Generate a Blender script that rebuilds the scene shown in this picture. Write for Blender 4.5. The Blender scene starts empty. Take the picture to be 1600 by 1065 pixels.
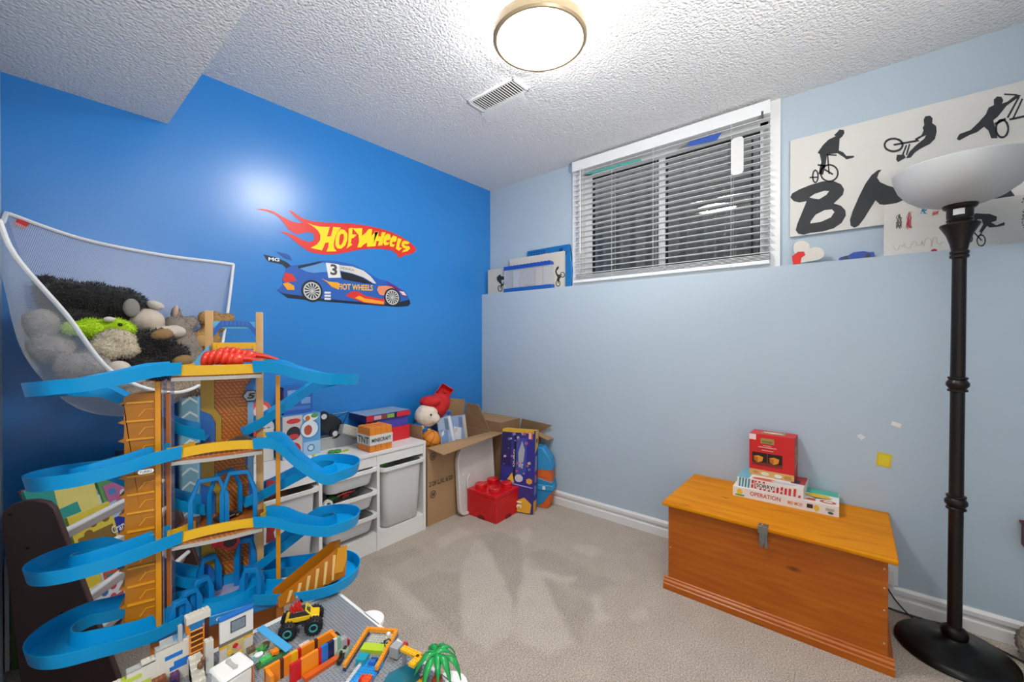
import bpy, bmesh, math, random
from mathutils import Vector, Matrix, Euler
from mathutils.geometry import tessellate_polygon
random.seed(7)
PI = math.pi
S = bpy.context.scene
C = S.collection
# ---------------------------------------------------------------- camera, world, exposure
cd = bpy.data.cameras.new('camera'); cam = bpy.data.objects.new('camera', cd); C.objects.link(cam)
cd.sensor_width = 36.0; cd.lens = 36.0*638.5/1600.0; cd.clip_start = 0.02
cam.location = (0, 0, 1.20)
cam.rotation_euler = (math.radians(90-0.314), 0, -math.atan2(765, 638.5))
S.camera = cam
W = bpy.data.worlds.new('world'); S.world = W; W.use_nodes = True
W.node_tree.nodes['Background'].inputs[0].default_value = (0.96, 0.98, 1.0, 1)
W.node_tree.nodes['Background'].inputs[1].default_value = 0.42
S.view_settings.view_transform = 'Standard'; S.view_settings.look = 'None'
S.view_settings.exposure = 1.06; S.view_settings.gamma = 1.0; S.view_settings.use_curve_mapping = False
LAMP_POWER = 35.0          # emission of the ceiling lamp's diffuser (built with the lamp)
# added fill light behind the camera for even brightness; no known lamp there
hl = bpy.data.lights.new('fill_light_rear', 'AREA'); hl.shape = 'DISK'; hl.size = 0.5; hl.energy = 38; hl.color = (1.0, 0.97, 0.93)
ho = bpy.data.objects.new('fill_light_rear', hl); C.objects.link(ho); ho.location = (-0.75, -0.75, 2.44)
# second added fill light, unseen, aimed upward to lift the ceiling and room
fl = bpy.data.lights.new('fill_light_up', 'AREA'); fl.shape = 'DISK'; fl.size = 0.16; fl.energy = 15; fl.color = (1.0, 0.99, 0.98)
fo = bpy.data.objects.new('fill_light_up', fl); C.objects.link(fo); fl.spread = math.radians(125); fo.location = (0.56, -0.52, 1.50)
fo.rotation_euler = Vector((-0.35, -0.80, -1.0)).to_track_quat('Z', 'Y').to_euler()
# ---------------------------------------------------------------- helpers
def lin(h):
    h = h.lstrip('#'); r = []
    if len(h) == 3: h = ''.join(c*2 for c in h)
    for i in (0, 2, 4):
        c = int(h[i:i+2], 16)/255.0
        r.append(c/12.92 if c <= 0.04045 else ((c+0.055)/1.055)**2.4)
    return (r[0], r[1], r[2], 1.0)
MATS = {}
def M(h, rough=0.5, bump=0.0, bscale=60.0, var=0.0, vscale=8.0, metal=0.0, trans=0.0, alpha=1.0, spec=0.5, coat=0.0, sheen=0.0, emit=0.0, key=None):
    k = (h, rough, bump, bscale, var, vscale, metal, trans, alpha, spec, coat, sheen, emit)
    if k in MATS: return MATS[k]
    m = bpy.data.materials.new('mat_%s_%d' % (h.lstrip('#'), len(MATS))); m.use_nodes = True
    nt = m.node_tree; b = nt.nodes['Principled BSDF']; col = lin(h)
    b.inputs['Base Color'].default_value = col; b.inputs['Roughness'].default_value = rough
    b.inputs['Metallic'].default_value = metal; b.inputs['Transmission Weight'].default_value = trans
    b.inputs['Alpha'].default_value = alpha; b.inputs['Specular IOR Level'].default_value = spec
    b.inputs['Coat Weight'].default_value = coat; b.inputs['Sheen Weight'].default_value = sheen
    if emit: b.inputs['Emission Color'].default_value = col; b.inputs['Emission Strength'].default_value = emit
    tc = nt.nodes.new('ShaderNodeTexCoord')
    vn = nt.nodes.new('ShaderNodeTexNoise'); vn.inputs['Scale'].default_value = vscale; vn.inputs['Detail'].default_value = 4
    nt.links.new(tc.outputs['Object'], vn.inputs['Vector'])
    v = max(var, 0.03)
    mx = nt.nodes.new('ShaderNodeMix'); mx.data_type = 'RGBA'
    mx.inputs[6].default_value = tuple(max(0, c*(1-v)) for c in col[:3])+(1,)
    mx.inputs[7].default_value = tuple(min(1, c*(1+v)) for c in col[:3])+(1,)
    nt.links.new(vn.outputs['Fac'], mx.inputs[0]); nt.links.new(mx.outputs[2], b.inputs['Base Color'])
    if bump:
        n = nt.nodes.new('ShaderNodeTexNoise'); n.inputs['Scale'].default_value = bscale; n.inputs['Detail'].default_value = 5
        bp = nt.nodes.new('ShaderNodeBump'); bp.inputs['Strength'].default_value = bump; bp.inputs['Distance'].default_value = 0.004
        nt.links.new(tc.outputs['Object'], n.inputs['Vector']); nt.links.new(n.outputs['Fac'], bp.inputs['Height']); nt.links.new(bp.outputs['Normal'], b.inputs['Normal'])
    MATS[k] = m
    return m
def newmat(name):
    m = bpy.data.materials.new(name); m.use_nodes = True
    return m, m.node_tree, m.node_tree.nodes['Principled BSDF']
def ramp(nt, fac, stops):
    r = nt.nodes.new('ShaderNodeValToRGB'); e = r.color_ramp.elements
    e[0].position, e[0].color = stops[0][0], lin(stops[0][1]); e[1].position, e[1].color = stops[-1][0], lin(stops[-1][1])
    for p, c in stops[1:-1]:
        x = e.new(p); x.color = lin(c)
    nt.links.new(fac, r.inputs[0]); return r.outputs[0]
def plastic(h, rough=0.28): return M(h, rough, spec=0.5)
def card(h): return M(h, 0.45, var=0.04)
class B:
    """collects primitives with a material slot each and links them as ONE mesh object"""
    def __init__(s): s.v = []; s.f = []; s.mi = []; s.cur = 0; s.mats = []; s.sm = []
    def m(s, mat):
        if mat not in s.mats: s.mats.append(mat)
        s.cur = s.mats.index(mat); return s
    def add(s, vs, fs, smooth=False, T=None):
        o = len(s.v)
        for p in vs:
            p = Vector(p)
            s.v.append(tuple(T @ p) if T is not None else tuple(p))
        for f in fs:
            s.f.append([i+o for i in f]); s.mi.append(s.cur); s.sm.append(smooth)
        return s
    def box(s, c, d, rot=None, T=None, bev=0.0):
        x, y, z = d[0]/2, d[1]/2, d[2]/2
        R = Matrix.Translation(c) @ (Euler(rot).to_matrix().to_4x4() if rot else Matrix())
        if T is not None: R = T @ R
        if bev > 0:
            bm = bmesh.new(); bmesh.ops.create_cube(bm, size=1.0)
            for v in bm.verts: v.co = Vector((v.co.x*d[0], v.co.y*d[1], v.co.z*d[2]))
            bmesh.ops.bevel(bm, geom=bm.edges[:], offset=bev, segments=2, affect='EDGES', profile=0.5)
            bm.verts.index_update()
            s.add([v.co.copy() for v in bm.verts], [[v.index for v in f.verts] for f in bm.faces], True, R); bm.free(); return s
        vs = [(-x,-y,-z),(x,-y,-z),(x,y,-z),(-x,y,-z),(-x,-y,z),(x,-y,z),(x,y,z),(-x,y,z)]
        return s.add(vs, [(0,3,2,1),(4,5,6,7),(0,1,5,4),(1,2,6,5),(2,3,7,6),(3,0,4,7)], False, R)
    def bb(s, a, b, bev=0.0, T=None):
        return s.box([(a[i]+b[i])/2 for i in range(3)], [abs(b[i]-a[i]) for i in range(3)], None, T, bev)
    def lathe(s, prof, n=24, T=None, smooth=True, cap=True):
        vs = []; fs = []
        for (r, z) in prof:
            for i in range(n): a = 2*PI*i/n; vs.append((r*math.cos(a), r*math.sin(a), z))
        k = len(prof)
        for j in range(k-1):
            for i in range(n): i2 = (i+1) % n; fs.append((j*n+i, j*n+i2, (j+1)*n+i2, (j+1)*n+i))
        if cap:
            if prof[0][0] > 1e-5: fs.append(tuple(reversed(range(n))))
            if prof[-1][0] > 1e-5: fs.append(tuple((k-1)*n+i for i in range(n)))
        return s.add(vs, fs, smooth, T)
    def cyl(s, a, b, r, n=12, r2=None, smooth=True):
        a = Vector(a); b = Vector(b); d = b-a
        T = Matrix.Translation(a) @ d.to_track_quat('Z', 'Y').to_matrix().to_4x4()
        return s.lathe([(r, 0), (r if r2 is None else r2, d.length)], n, T, smooth)
    def ball(s, c, r, rot=None, nu=16, nv=10, T=None):
        if isinstance(r, (int, float)): r = (r, r, r)
        R = Matrix.Translation(c) @ (Euler(rot).to_matrix().to_4x4() if rot else Matrix())
        if T is not None: R = T @ R
        vs = [(0, 0, -r[2])]; fs = []
        for j in range(1, nv):
            t = -PI/2+PI*j/nv
            for i in range(nu): a = 2*PI*i/nu; vs.append((r[0]*math.cos(t)*math.cos(a), r[1]*math.cos(t)*math.sin(a), r[2]*math.sin(t)))
        vs.append((0, 0, r[2])); L = len(vs)-1
        for i in range(nu): fs.append((0, 1+(i+1) % nu, 1+i)); fs.append((L, L-nu+i, L-nu+(i+1) % nu))
        for j in range(nv-2):
            for i in range(nu): a = 1+j*nu+i; b = 1+j*nu+(i+1) % nu; fs.append((a, b, b+nu, a+nu))
        return s.add(vs, fs, True, R)
    def prism(s, poly, h, T=None, smooth=False):
        """polygon in local XY extruded from z=0 to z=h"""
        A = sum(poly[i][0]*poly[(i+1) % len(poly)][1]-poly[(i+1) % len(poly)][0]*poly[i][1] for i in range(len(poly)))
        p = list(poly) if A > 0 else list(reversed(poly)); n = len(p)
        tr = tessellate_polygon([[Vector((x, y, 0)) for x, y in p]])
        vs = [(x, y, 0) for x, y in p]+[(x, y, h) for x, y in p]
        fs = []
        for t in tr:
            a, b, c = t
            ar = (p[b][0]-p[a][0])*(p[c][1]-p[a][1])-(p[c][0]-p[a][0])*(p[b][1]-p[a][1])
            if ar < 0: a, b, c = a, c, b
            fs.append((a+n, b+n, c+n)); fs.append((c, b, a))
        for i in range(n): j = (i+1) % n; fs.append((i, j, j+n, i+n))
        return s.add(vs, fs, smooth, T)
    def ring2(s, o, i, h, T=None):
        n = len(o); vs = [(x, y, 0) for x, y in o]+[(x, y, 0) for x, y in i]+[(x, y, h) for x, y in o]+[(x, y, h) for x, y in i]; fs = []
        for k in range(n):
            j = (k+1) % n
            fs += [(2*n+k, 2*n+j, 3*n+j, 3*n+k), (k, n+k, n+j, j), (k, j, 2*n+j, 2*n+k), (n+k, 3*n+k, 3*n+j, n+j)]
        return s.add(vs, fs, False, T)
    def tube(s, pts, r, n=8, closed=False, rads=None):
        pts = [Vector(p) for p in pts]; vs = []; fs = []; k = len(pts); up = None
        for i, p in enumerate(pts):
            a = pts[(i-1) % k] if (i or closed) else p; b = pts[(i+1) % k] if (i < k-1 or closed) else p
            d = (b-a).normalized()
            if up is None: up = Vector((0, 0, 1)) if abs(d.z) < 0.9 else Vector((1, 0, 0))
            x = d.cross(up).normalized(); up = x.cross(d).normalized(); rr = rads[i] if rads else r
            for j in range(n): t = 2*PI*j/n; vs.append(p+x*rr*math.cos(t)+up*rr*math.sin(t))
        for i in range(k if closed else k-1):
            i2 = (i+1) % k
            for j in range(n): j2 = (j+1) % n; fs.append((i*n+j, i2*n+j, i2*n+j2, i*n+j2))
        if not closed: fs.append(tuple(range(n))); fs.append(tuple(reversed(range((k-1)*n, k*n))))
        return s.add(vs, fs, True)
    def sweep(s, pts, sec, flip=False, banks=None, smooth=True):
        """closed cross-section sec [(side, up)] swept along pts with vertical kept up"""
        pts = [Vector(p) for p in pts]; k = len(pts); n = len(sec); vs = []; fs = []
        for i, p in enumerate(pts):
            d = (pts[min(i+1, k-1)]-pts[max(i-1, 0)]); d.normalize()
            x = Vector((d.y, -d.x, 0)).normalized(); u = Vector((0, 0, 1))
            for (a, b) in sec: vs.append(p+x*a+u*b)
        for i in range(k-1):
            for j in range(n): j2 = (j+1) % n; fs.append((i*n+j, i*n+j2, (i+1)*n+j2, (i+1)*n+j))
        fs.append(tuple(reversed(range(n)))); fs.append(tuple(range((k-1)*n, k*n)))
        return s.add(vs, fs, smooth)
    def grid(s, P, smooth=True):
        """rows of points -> quad sheet"""
        n = len(P[0]); vs = [p for r in P for p in r]; fs = []
        for i in range(len(P)-1):
            for j in range(n-1): fs.append((i*n+j, i*n+j+1, (i+1)*n+j+1, (i+1)*n+j))
        return s.add(vs, fs, smooth)
    def build(s, name, mat=None, parent=None, loc=None, rot=None, bevel=0.0, bseg=2, sub=0, fix=True):
        me = bpy.data.meshes.new(name); me.from_pydata([tuple(v) for v in s.v], [], s.f)
        if fix:
            bm = bmesh.new(); bm.from_mesh(me); bmesh.ops.recalc_face_normals(bm, faces=bm.faces[:]); bm.to_mesh(me); bm.free()
        ms = s.mats if s.mats else [mat]
        for x in ms: me.materials.append(x)
        if s.mats: me.polygons.foreach_set('material_index', s.mi)
        me.polygons.foreach_set('use_smooth', s.sm)
        if any(s.sm): me.set_sharp_from_angle(angle=math.radians(38))
        o = bpy.data.objects.new(name, me); C.objects.link(o)
        if parent: o.parent = parent
        if loc: o.location = loc
        if rot: o.rotation_euler = rot
        if bevel:
            md = o.modifiers.new('bevel', 'BEVEL'); md.width = bevel; md.segments = bseg; md.limit_method = 'ANGLE'; md.angle_limit = math.radians(50)
            me.polygons.foreach_set('use_smooth', [True]*len(me.polygons)); me.set_sharp_from_angle(angle=math.radians(38))
        if sub: md = o.modifiers.new('sub', 'SUBSURF'); md.levels = sub; md.render_levels = sub
        return o
def tag(o, label, cat, group=None):
    o['label'] = label; o['category'] = cat
    if group: o['group'] = group
    return o
def thing(name, label, cat, loc=(0,0,0), rot=(0,0,0), group=None):
    o = bpy.data.objects.new(name, None); C.objects.link(o); o.empty_display_size = 0.05
    o.location = loc; o.rotation_euler = rot
    return tag(o, label, cat, group)
def struct(o): o['kind'] = 'structure'; return o
def lab(o, l): o['label'] = l; return o
def copy_tree(o, parent=None):
    c = o.copy(); C.objects.link(c); c.parent = parent
    for ch in list(o.children): copy_tree(ch, c)
    return c
def frame(o, x, y):
    """4x4 whose local XY axes are x,y at origin o"""
    x = Vector(x).normalized(); y = Vector(y).normalized(); z = x.cross(y)
    return Matrix(((x.x, y.x, z.x, o[0]), (x.y, y.y, z.y, o[1]), (x.z, y.z, z.z, o[2]), (0, 0, 0, 1)))
TXT = {}
def text_geo(s, off=0.0):
    k = (s, off)
    if k in TXT: return TXT[k]
    cu = bpy.data.curves.new('t', 'FONT'); cu.body = s; cu.resolution_u = 3; cu.offset = off
    o = bpy.data.objects.new('t', cu); C.objects.link(o)
    dg = bpy.context.evaluated_depsgraph_get(); me = bpy.data.meshes.new_from_object(o.evaluated_get(dg))
    vs = [(v.co.x, v.co.y) for v in me.vertices]; fs = [list(p.vertices) for p in me.polygons]
    x0 = min(v[0] for v in vs); x1 = max(v[0] for v in vs); y0 = min(v[1] for v in vs); y1 = max(v[1] for v in vs)
    vs = [((x-x0)/(x1-x0), (y-y0)/(y1-y0)) for x, y in vs]
    bpy.data.objects.remove(o); bpy.data.curves.remove(cu); bpy.data.meshes.remove(me)
    TXT[k] = (vs, fs); return TXT[k]
def put_text(b, s, T, w, h, x=0, y=0, off=0.0, shear=0.0, fn=None):
    """flat lettering with its lower left at x,y of frame T"""
    vs, fs = text_geo(s, off)
    if fn: pts = [fn(u, v) for u, v in vs]
    else: pts = [(x+u*w+shear*v*h, y+v*h) for u, v in vs]
    b.add([(p[0], p[1], 0) for p in pts], fs, False, T)
    return b
def lettering(name, s, T, w, h, mat, parent, off=0.0, shear=0.0, fn=None, lift=0.0006):
    b = B(); put_text(b, s, T @ Matrix.Translation((0, 0, lift)), w, h, off=off, shear=shear, fn=fn)
    return b.build(name, mat, parent, fix=False)
def rrect(w, h, r, n=5, cx=0, cy=0):
    p = []
    for (sx, sy, a0) in ((1, -1, -90), (1, 1, 0), (-1, 1, 90), (-1, -1, 180)):
        for i in range(n+1):
            a = math.radians(a0+90*i/n); p.append((cx+sx*(w/2-r)+r*math.cos(a), cy+sy*(h/2-r)+r*math.sin(a)))
    return p
def spline(pts, n=8):
    """Catmull-Rom through pts"""
    pts = [Vector(p) for p in pts]; out = []
    for i in range(len(pts)-1):
        p0 = pts[max(i-1, 0)]; p1 = pts[i]; p2 = pts[i+1]; p3 = pts[min(i+2, len(pts)-1)]
        for k in range(n):
            t = k/n
            out.append(0.5*((2*p1)+(p2-p0)*t+(2*p0-5*p1+4*p2-p3)*t*t+(3*p1-p0-3*p2+p3)*t*t*t))
    out.append(pts[-1]); return out
def blob(name, balls, mat, parent, voxel=0.006, fur=0.0, fscale=0.012):
    """ellipsoids fused into one continuous skin"""
    b = B()
    for bl in balls: b.ball(bl[0], bl[1], bl[2] if len(bl) > 2 else None, 14, 9)
    o = b.build(name, mat, parent)
    md = o.modifiers.new('fuse', 'REMESH'); md.mode = 'VOXEL'; md.voxel_size = voxel; md.use_smooth_shade = True
    sm = o.modifiers.new('soft', 'SMOOTH'); sm.iterations = 3; sm.factor = 0.5
    if fur:
        k = 'fur%.4f' % fscale
        t = bpy.data.textures.get(k) or bpy.data.textures.new(k, 'CLOUDS'); t.noise_scale = fscale; t.noise_depth = 2
        d = o.modifiers.new('fur', 'DISPLACE'); d.texture = t; d.strength = fur; d.mid_level = 0.5
    return o

def fur(o, n, length, mat, seed=1, width=.0014, droop=.4):
    """short strands growing out of a plush body: one 'stuff' part of that plush"""
    dg = bpy.context.evaluated_depsgraph_get(); ev = o.evaluated_get(dg); me = ev.to_mesh(); me.calc_loop_triangles()
    rs = random.Random(seed); tris = me.loop_triangles; V = me.vertices; acc = []; t = 0.0
    for q in tris: t += q.area; acc.append(t)
    import bisect
    b = B()
    for i in range(n):
        q = tris[min(bisect.bisect(acc, rs.random()*t), len(tris)-1)]; u, v = rs.random(), rs.random()
        if u+v > 1: u, v = 1-u, 1-v
        p0, p1, p2 = (V[k].co for k in q.vertices); p = p0+(p1-p0)*u+(p2-p0)*v; nn = q.normal
        d = (nn+Vector((rs.uniform(-.7, .7), rs.uniform(-.7, .7), rs.uniform(-.7, .7)-droop))).normalized(); s = nn.cross(d)
        if s.length < 1e-4: s = nn.orthogonal()
        s = s.normalized()*width; L = length*(.6+.7*rs.random())
        b.add([p-s, p+s, p+d*L], [(0, 1, 2)], False)
    ev.to_mesh_clear()
    f = b.build('fur', mat, o.parent, fix=False); f['kind'] = 'stuff'; return f
HW_D = {'flame':[(0.79,1.881),(0.817,1.89),(0.845,1.893),(0.876,1.89),(0.91,1.876),(0.943,1.864),(0.976,1.855),(1.01,1.857),(1.029,1.863),(1.01,1.873),(0.985,1.887),(0.964,1.904),(0.948,1.919),(0.973,1.913),(0.998,1.899),(1.029,1.887),(1.074,1.883),(1.14,1.889),(1.224,1.903),(1.327,1.922),(1.438,1.931),(1.529,1.932),(1.617,1.925),(1.691,1.909),(1.758,1.886),(1.807,1.858),(1.82,1.843),(1.797,1.815),(1.758,1.797),(1.71,1.779),(1.672,1.758),(1.649,1.787),(1.608,1.802),(1.529,1.798),(1.446,1.784),(1.366,1.764),(1.29,1.735),(1.224,1.714),(1.154,1.701),(1.1,1.698),(1.061,1.705),(1.023,1.723),(0.985,1.748),(0.949,1.774),(0.905,1.788),(0.943,1.79),(0.985,1.781),(1.023,1.764),(1.061,1.758),(1.087,1.77),(1.095,1.792),(1.084,1.813),(1.054,1.814),(1.023,1.802),(1.004,1.792),(0.976,1.795),(0.952,1.809),(0.931,1.833),(0.907,1.86),(0.881,1.875),(0.845,1.882),(0.812,1.882)],'L_H1':[(1.054,1.866),(1.087,1.861),(1.127,1.86),(1.185,1.871),(1.175,1.834),(1.168,1.809),(1.192,1.817),(1.206,1.875),(1.253,1.881),(1.231,1.846),(1.217,1.812),(1.208,1.772),(1.213,1.745),(1.228,1.732),(1.164,1.719),(1.175,1.746),(1.178,1.777),(1.157,1.77),(1.147,1.744),(1.137,1.722),(1.071,1.726),(1.107,1.751),(1.127,1.781),(1.128,1.812),(1.113,1.836),(1.087,1.853)],'L_O':[(1.253,1.871),(1.278,1.871),(1.296,1.851),(1.296,1.816),(1.282,1.778),(1.256,1.752),(1.231,1.75),(1.218,1.77),(1.22,1.809),(1.233,1.846)],'L_O_in':[(1.256,1.844),(1.271,1.845),(1.273,1.819),(1.264,1.789),(1.251,1.771),(1.242,1.776),(1.243,1.806),(1.248,1.832)],'L_T':[(1.305,1.887),(1.331,1.896),(1.327,1.854),(1.358,1.858),(1.337,1.834),(1.323,1.828),(1.318,1.795),(1.331,1.792),(1.305,1.771),(1.29,1.758),(1.301,1.796),(1.303,1.839)],'L_W':[(1.331,1.893),(1.397,1.907),(1.393,1.856),(1.421,1.883),(1.442,1.911),(1.466,1.915),(1.462,1.869),(1.487,1.9),(1.512,1.909),(1.491,1.863),(1.475,1.827),(1.462,1.801),(1.429,1.794),(1.429,1.822),(1.405,1.803),(1.385,1.782),(1.362,1.779),(1.374,1.816),(1.37,1.859)],'L_H2':[(1.483,1.902),(1.512,1.911),(1.511,1.879),(1.529,1.879),(1.538,1.911),(1.568,1.914),(1.547,1.87),(1.542,1.824),(1.508,1.814),(1.517,1.846),(1.497,1.844),(1.491,1.809),(1.462,1.801),(1.477,1.835),(1.485,1.874)],'L_e1':[(1.577,1.908),(1.601,1.908),(1.604,1.885),(1.595,1.868),(1.571,1.861),(1.571,1.848),(1.592,1.852),(1.586,1.835),(1.56,1.825),(1.547,1.84),(1.551,1.879)],'L_e2':[(1.628,1.905),(1.654,1.901),(1.652,1.878),(1.64,1.863),(1.617,1.859),(1.617,1.845),(1.64,1.845),(1.626,1.827),(1.601,1.826),(1.595,1.847),(1.604,1.881)],'L_L':[(1.663,1.896),(1.694,1.891),(1.677,1.855),(1.674,1.832),(1.698,1.833),(1.672,1.808),(1.646,1.818),(1.654,1.855)],'L_S':[(1.71,1.885),(1.743,1.886),(1.762,1.877),(1.738,1.864),(1.714,1.863),(1.717,1.853),(1.758,1.853),(1.765,1.838),(1.738,1.816),(1.695,1.801),(1.71,1.821),(1.733,1.829),(1.705,1.835),(1.691,1.85),(1.695,1.87)],'body':[(0.937,1.591),(0.952,1.607),(0.998,1.617),(1.061,1.63),(1.113,1.655),(1.154,1.665),(1.224,1.672),(1.327,1.668),(1.405,1.645),(1.454,1.622),(1.512,1.595),(1.564,1.593),(1.626,1.573),(1.681,1.547),(1.719,1.534),(1.743,1.504),(1.758,1.477),(1.762,1.449),(1.748,1.432),(1.663,1.423),(1.555,1.424),(1.327,1.424),(1.182,1.424),(1.035,1.427),(0.952,1.429),(0.89,1.466),(0.919,1.494),(0.919,1.532),(0.934,1.571)],'under':[(0.89,1.466),(0.919,1.451),(0.955,1.448),(1.035,1.444),(1.14,1.438),(1.327,1.435),(1.555,1.435),(1.681,1.456),(1.758,1.477),(1.765,1.448),(1.746,1.43),(1.663,1.42),(1.555,1.42),(1.327,1.42),(1.182,1.421),(1.035,1.424),(0.946,1.427)],'wing1':[(0.825,1.649),(0.887,1.643),(0.903,1.636),(0.925,1.63),(0.946,1.621),(0.964,1.607),(0.94,1.59),(0.919,1.609),(0.848,1.615)],'wing2':[(0.888,1.675),(0.943,1.671),(0.956,1.663),(0.971,1.64),(0.946,1.642),(0.925,1.649)],'roofstrip':[(1.001,1.613),(1.12,1.654),(1.144,1.655),(1.087,1.629),(1.004,1.597)],'glassr':[(1.01,1.599),(1.087,1.628),(1.144,1.652),(1.159,1.646),(1.169,1.601),(1.087,1.583),(1.048,1.586)],'plate':[(1.159,1.653),(1.24,1.654),(1.253,1.575),(1.176,1.564)],'strip':[(1.241,1.65),(1.327,1.653),(1.405,1.637),(1.454,1.607),(1.496,1.563),(1.475,1.563),(1.405,1.594),(1.327,1.61),(1.249,1.618)],'glassf':[(1.251,1.611),(1.327,1.607),(1.397,1.59),(1.472,1.558),(1.405,1.556),(1.262,1.566)],'flame_a':[(0.92,1.53),(0.935,1.568),(0.973,1.56),(0.993,1.526),(0.952,1.518),(0.931,1.509)],'flame_b':[(0.919,1.504),(0.949,1.513),(0.979,1.497),(0.982,1.475),(0.943,1.471)],'flame_c':[(1.282,1.467),(1.32,1.495),(1.366,1.501),(1.413,1.479),(1.47,1.47),(1.56,1.466),(1.555,1.426),(1.405,1.431),(1.35,1.447)],'flame_d':[(1.343,1.457),(1.374,1.474),(1.413,1.459),(1.47,1.456),(1.552,1.449),(1.552,1.431),(1.413,1.435)],'flame_e':[(1.512,1.548),(1.564,1.556),(1.617,1.556),(1.663,1.537),(1.626,1.538),(1.573,1.529),(1.56,1.489),(1.521,1.492),(1.5,1.522)],'flame_f':[(1.133,1.556),(1.182,1.542),(1.231,1.543),(1.253,1.534),(1.231,1.518),(1.238,1.5),(1.196,1.512),(1.168,1.536)],'hood':[(1.564,1.588),(1.626,1.569),(1.691,1.54),(1.729,1.519),(1.738,1.488),(1.7,1.501),(1.654,1.536),(1.599,1.558)],'badge1':[(1.151,1.48),(1.189,1.482),(1.189,1.47),(1.151,1.468)],'badge2':[(1.151,1.462),(1.189,1.464),(1.189,1.452),(1.151,1.45)],'badge3':[(1.151,1.444),(1.189,1.446),(1.189,1.434),(1.151,1.432)],'lamp':[(1.672,1.53),(1.71,1.529),(1.733,1.503),(1.7,1.505)]}
BM_D = {'B':[(0.255,1.939),(0.247,1.958),(0.216,1.972),(0.17,1.984),(0.119,1.99),(0.076,1.98),(0.048,1.958),(0.036,1.93),(0.041,1.905),(0.062,1.883),(0.076,1.87),(0.048,1.853),(0.031,1.827),(0.029,1.801),(0.045,1.768),(0.076,1.747),(0.119,1.739),(0.17,1.74),(0.197,1.735),(0.22,1.744),(0.231,1.764),(0.224,1.796),(0.208,1.84),(0.185,1.905),(0.216,1.905),(0.239,1.916)],'B_in1':[(0.174,1.921),(0.152,1.934),(0.112,1.941),(0.094,1.935),(0.105,1.919),(0.134,1.903),(0.15,1.909)],'B_in2':[(0.17,1.788),(0.167,1.8),(0.148,1.828),(0.112,1.844),(0.083,1.842),(0.073,1.827),(0.087,1.803),(0.126,1.788)],'M':[(-0.1,1.99),(-0.09,1.977),(-0.084,1.957),(-0.094,1.934),(-0.122,1.91),(-0.146,1.896),(-0.185,1.837),(-0.152,1.824),(-0.122,1.819),(-0.094,1.83),(-0.079,1.852),(-0.059,1.814),(-0.039,1.775),(-0.019,1.744),(-0.003,1.736),(0.011,1.749),(0.014,1.776),(0.004,1.818),(-0.019,1.882),(-0.042,1.938),(-0.065,1.975),(-0.087,1.992)],'M2':[(-0.182,1.838),(-0.223,1.894),(-0.246,1.936),(-0.28,1.944),(-0.291,1.909),(-0.274,1.834),(-0.269,1.779),(-0.24,1.785),(-0.246,1.856),(-0.212,1.815)],'X1':[(-0.559,1.954),(-0.527,1.936),(-0.481,1.905),(-0.459,1.881),(-0.449,1.858),(-0.412,1.82),(-0.361,1.783),(-0.374,1.779),(-0.412,1.809),(-0.457,1.852),(-0.527,1.907),(-0.559,1.923)],'X2':[(-0.412,1.818),(-0.449,1.858),(-0.469,1.838),(-0.488,1.808),(-0.501,1.779),(-0.439,1.776),(-0.427,1.799)],'r1':[(0.038,2.22),(0.055,2.228),(0.064,2.217),(0.076,2.208),(0.069,2.2),(0.097,2.192),(0.119,2.172),(0.141,2.139),(0.132,2.13),(0.125,2.087),(0.13,2.07),(0.137,2.031),(0.119,2.022),(0.11,2.056),(0.103,2.117),(0.09,2.118),(0.062,2.114),(0.035,2.084),(0.028,2.074),(0.001,2.075),(-0.001,2.083),(0.028,2.091),(0.041,2.113),(0.057,2.126),(0.054,2.183),(0.045,2.189),(0.036,2.204)],'r2':[(-0.24,2.151),(-0.238,2.176),(-0.243,2.189),(-0.258,2.187),(-0.266,2.173),(-0.265,2.151),(-0.277,2.135),(-0.279,2.111),(-0.274,2.08),(-0.258,2.062),(-0.229,2.05),(-0.212,2.039),(-0.197,2.019),(-0.182,2.02),(-0.194,2.048),(-0.215,2.071),(-0.24,2.091),(-0.246,2.105),(-0.232,2.1),(-0.218,2.092),(-0.213,2.101),(-0.232,2.11),(-0.238,2.128),(-0.235,2.141)],'r2f':[(-0.152,2.045),(-0.176,2.038),(-0.181,2.023),(-0.155,2.01),(-0.149,2.024)],'r3':[(-0.444,2.166),(-0.443,2.188),(-0.452,2.198),(-0.464,2.192),(-0.469,2.175),(-0.465,2.163),(-0.481,2.167),(-0.504,2.187),(-0.516,2.178),(-0.478,2.151),(-0.464,2.129),(-0.454,2.114),(-0.442,2.103),(-0.449,2.063),(-0.454,2.026),(-0.437,2.031),(-0.429,2.066),(-0.417,2.085),(-0.397,2.069),(-0.376,2.064),(-0.347,2.05),(-0.339,2.059),(-0.347,2.077),(-0.379,2.084),(-0.402,2.109),(-0.422,2.136),(-0.429,2.16)]}
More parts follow.
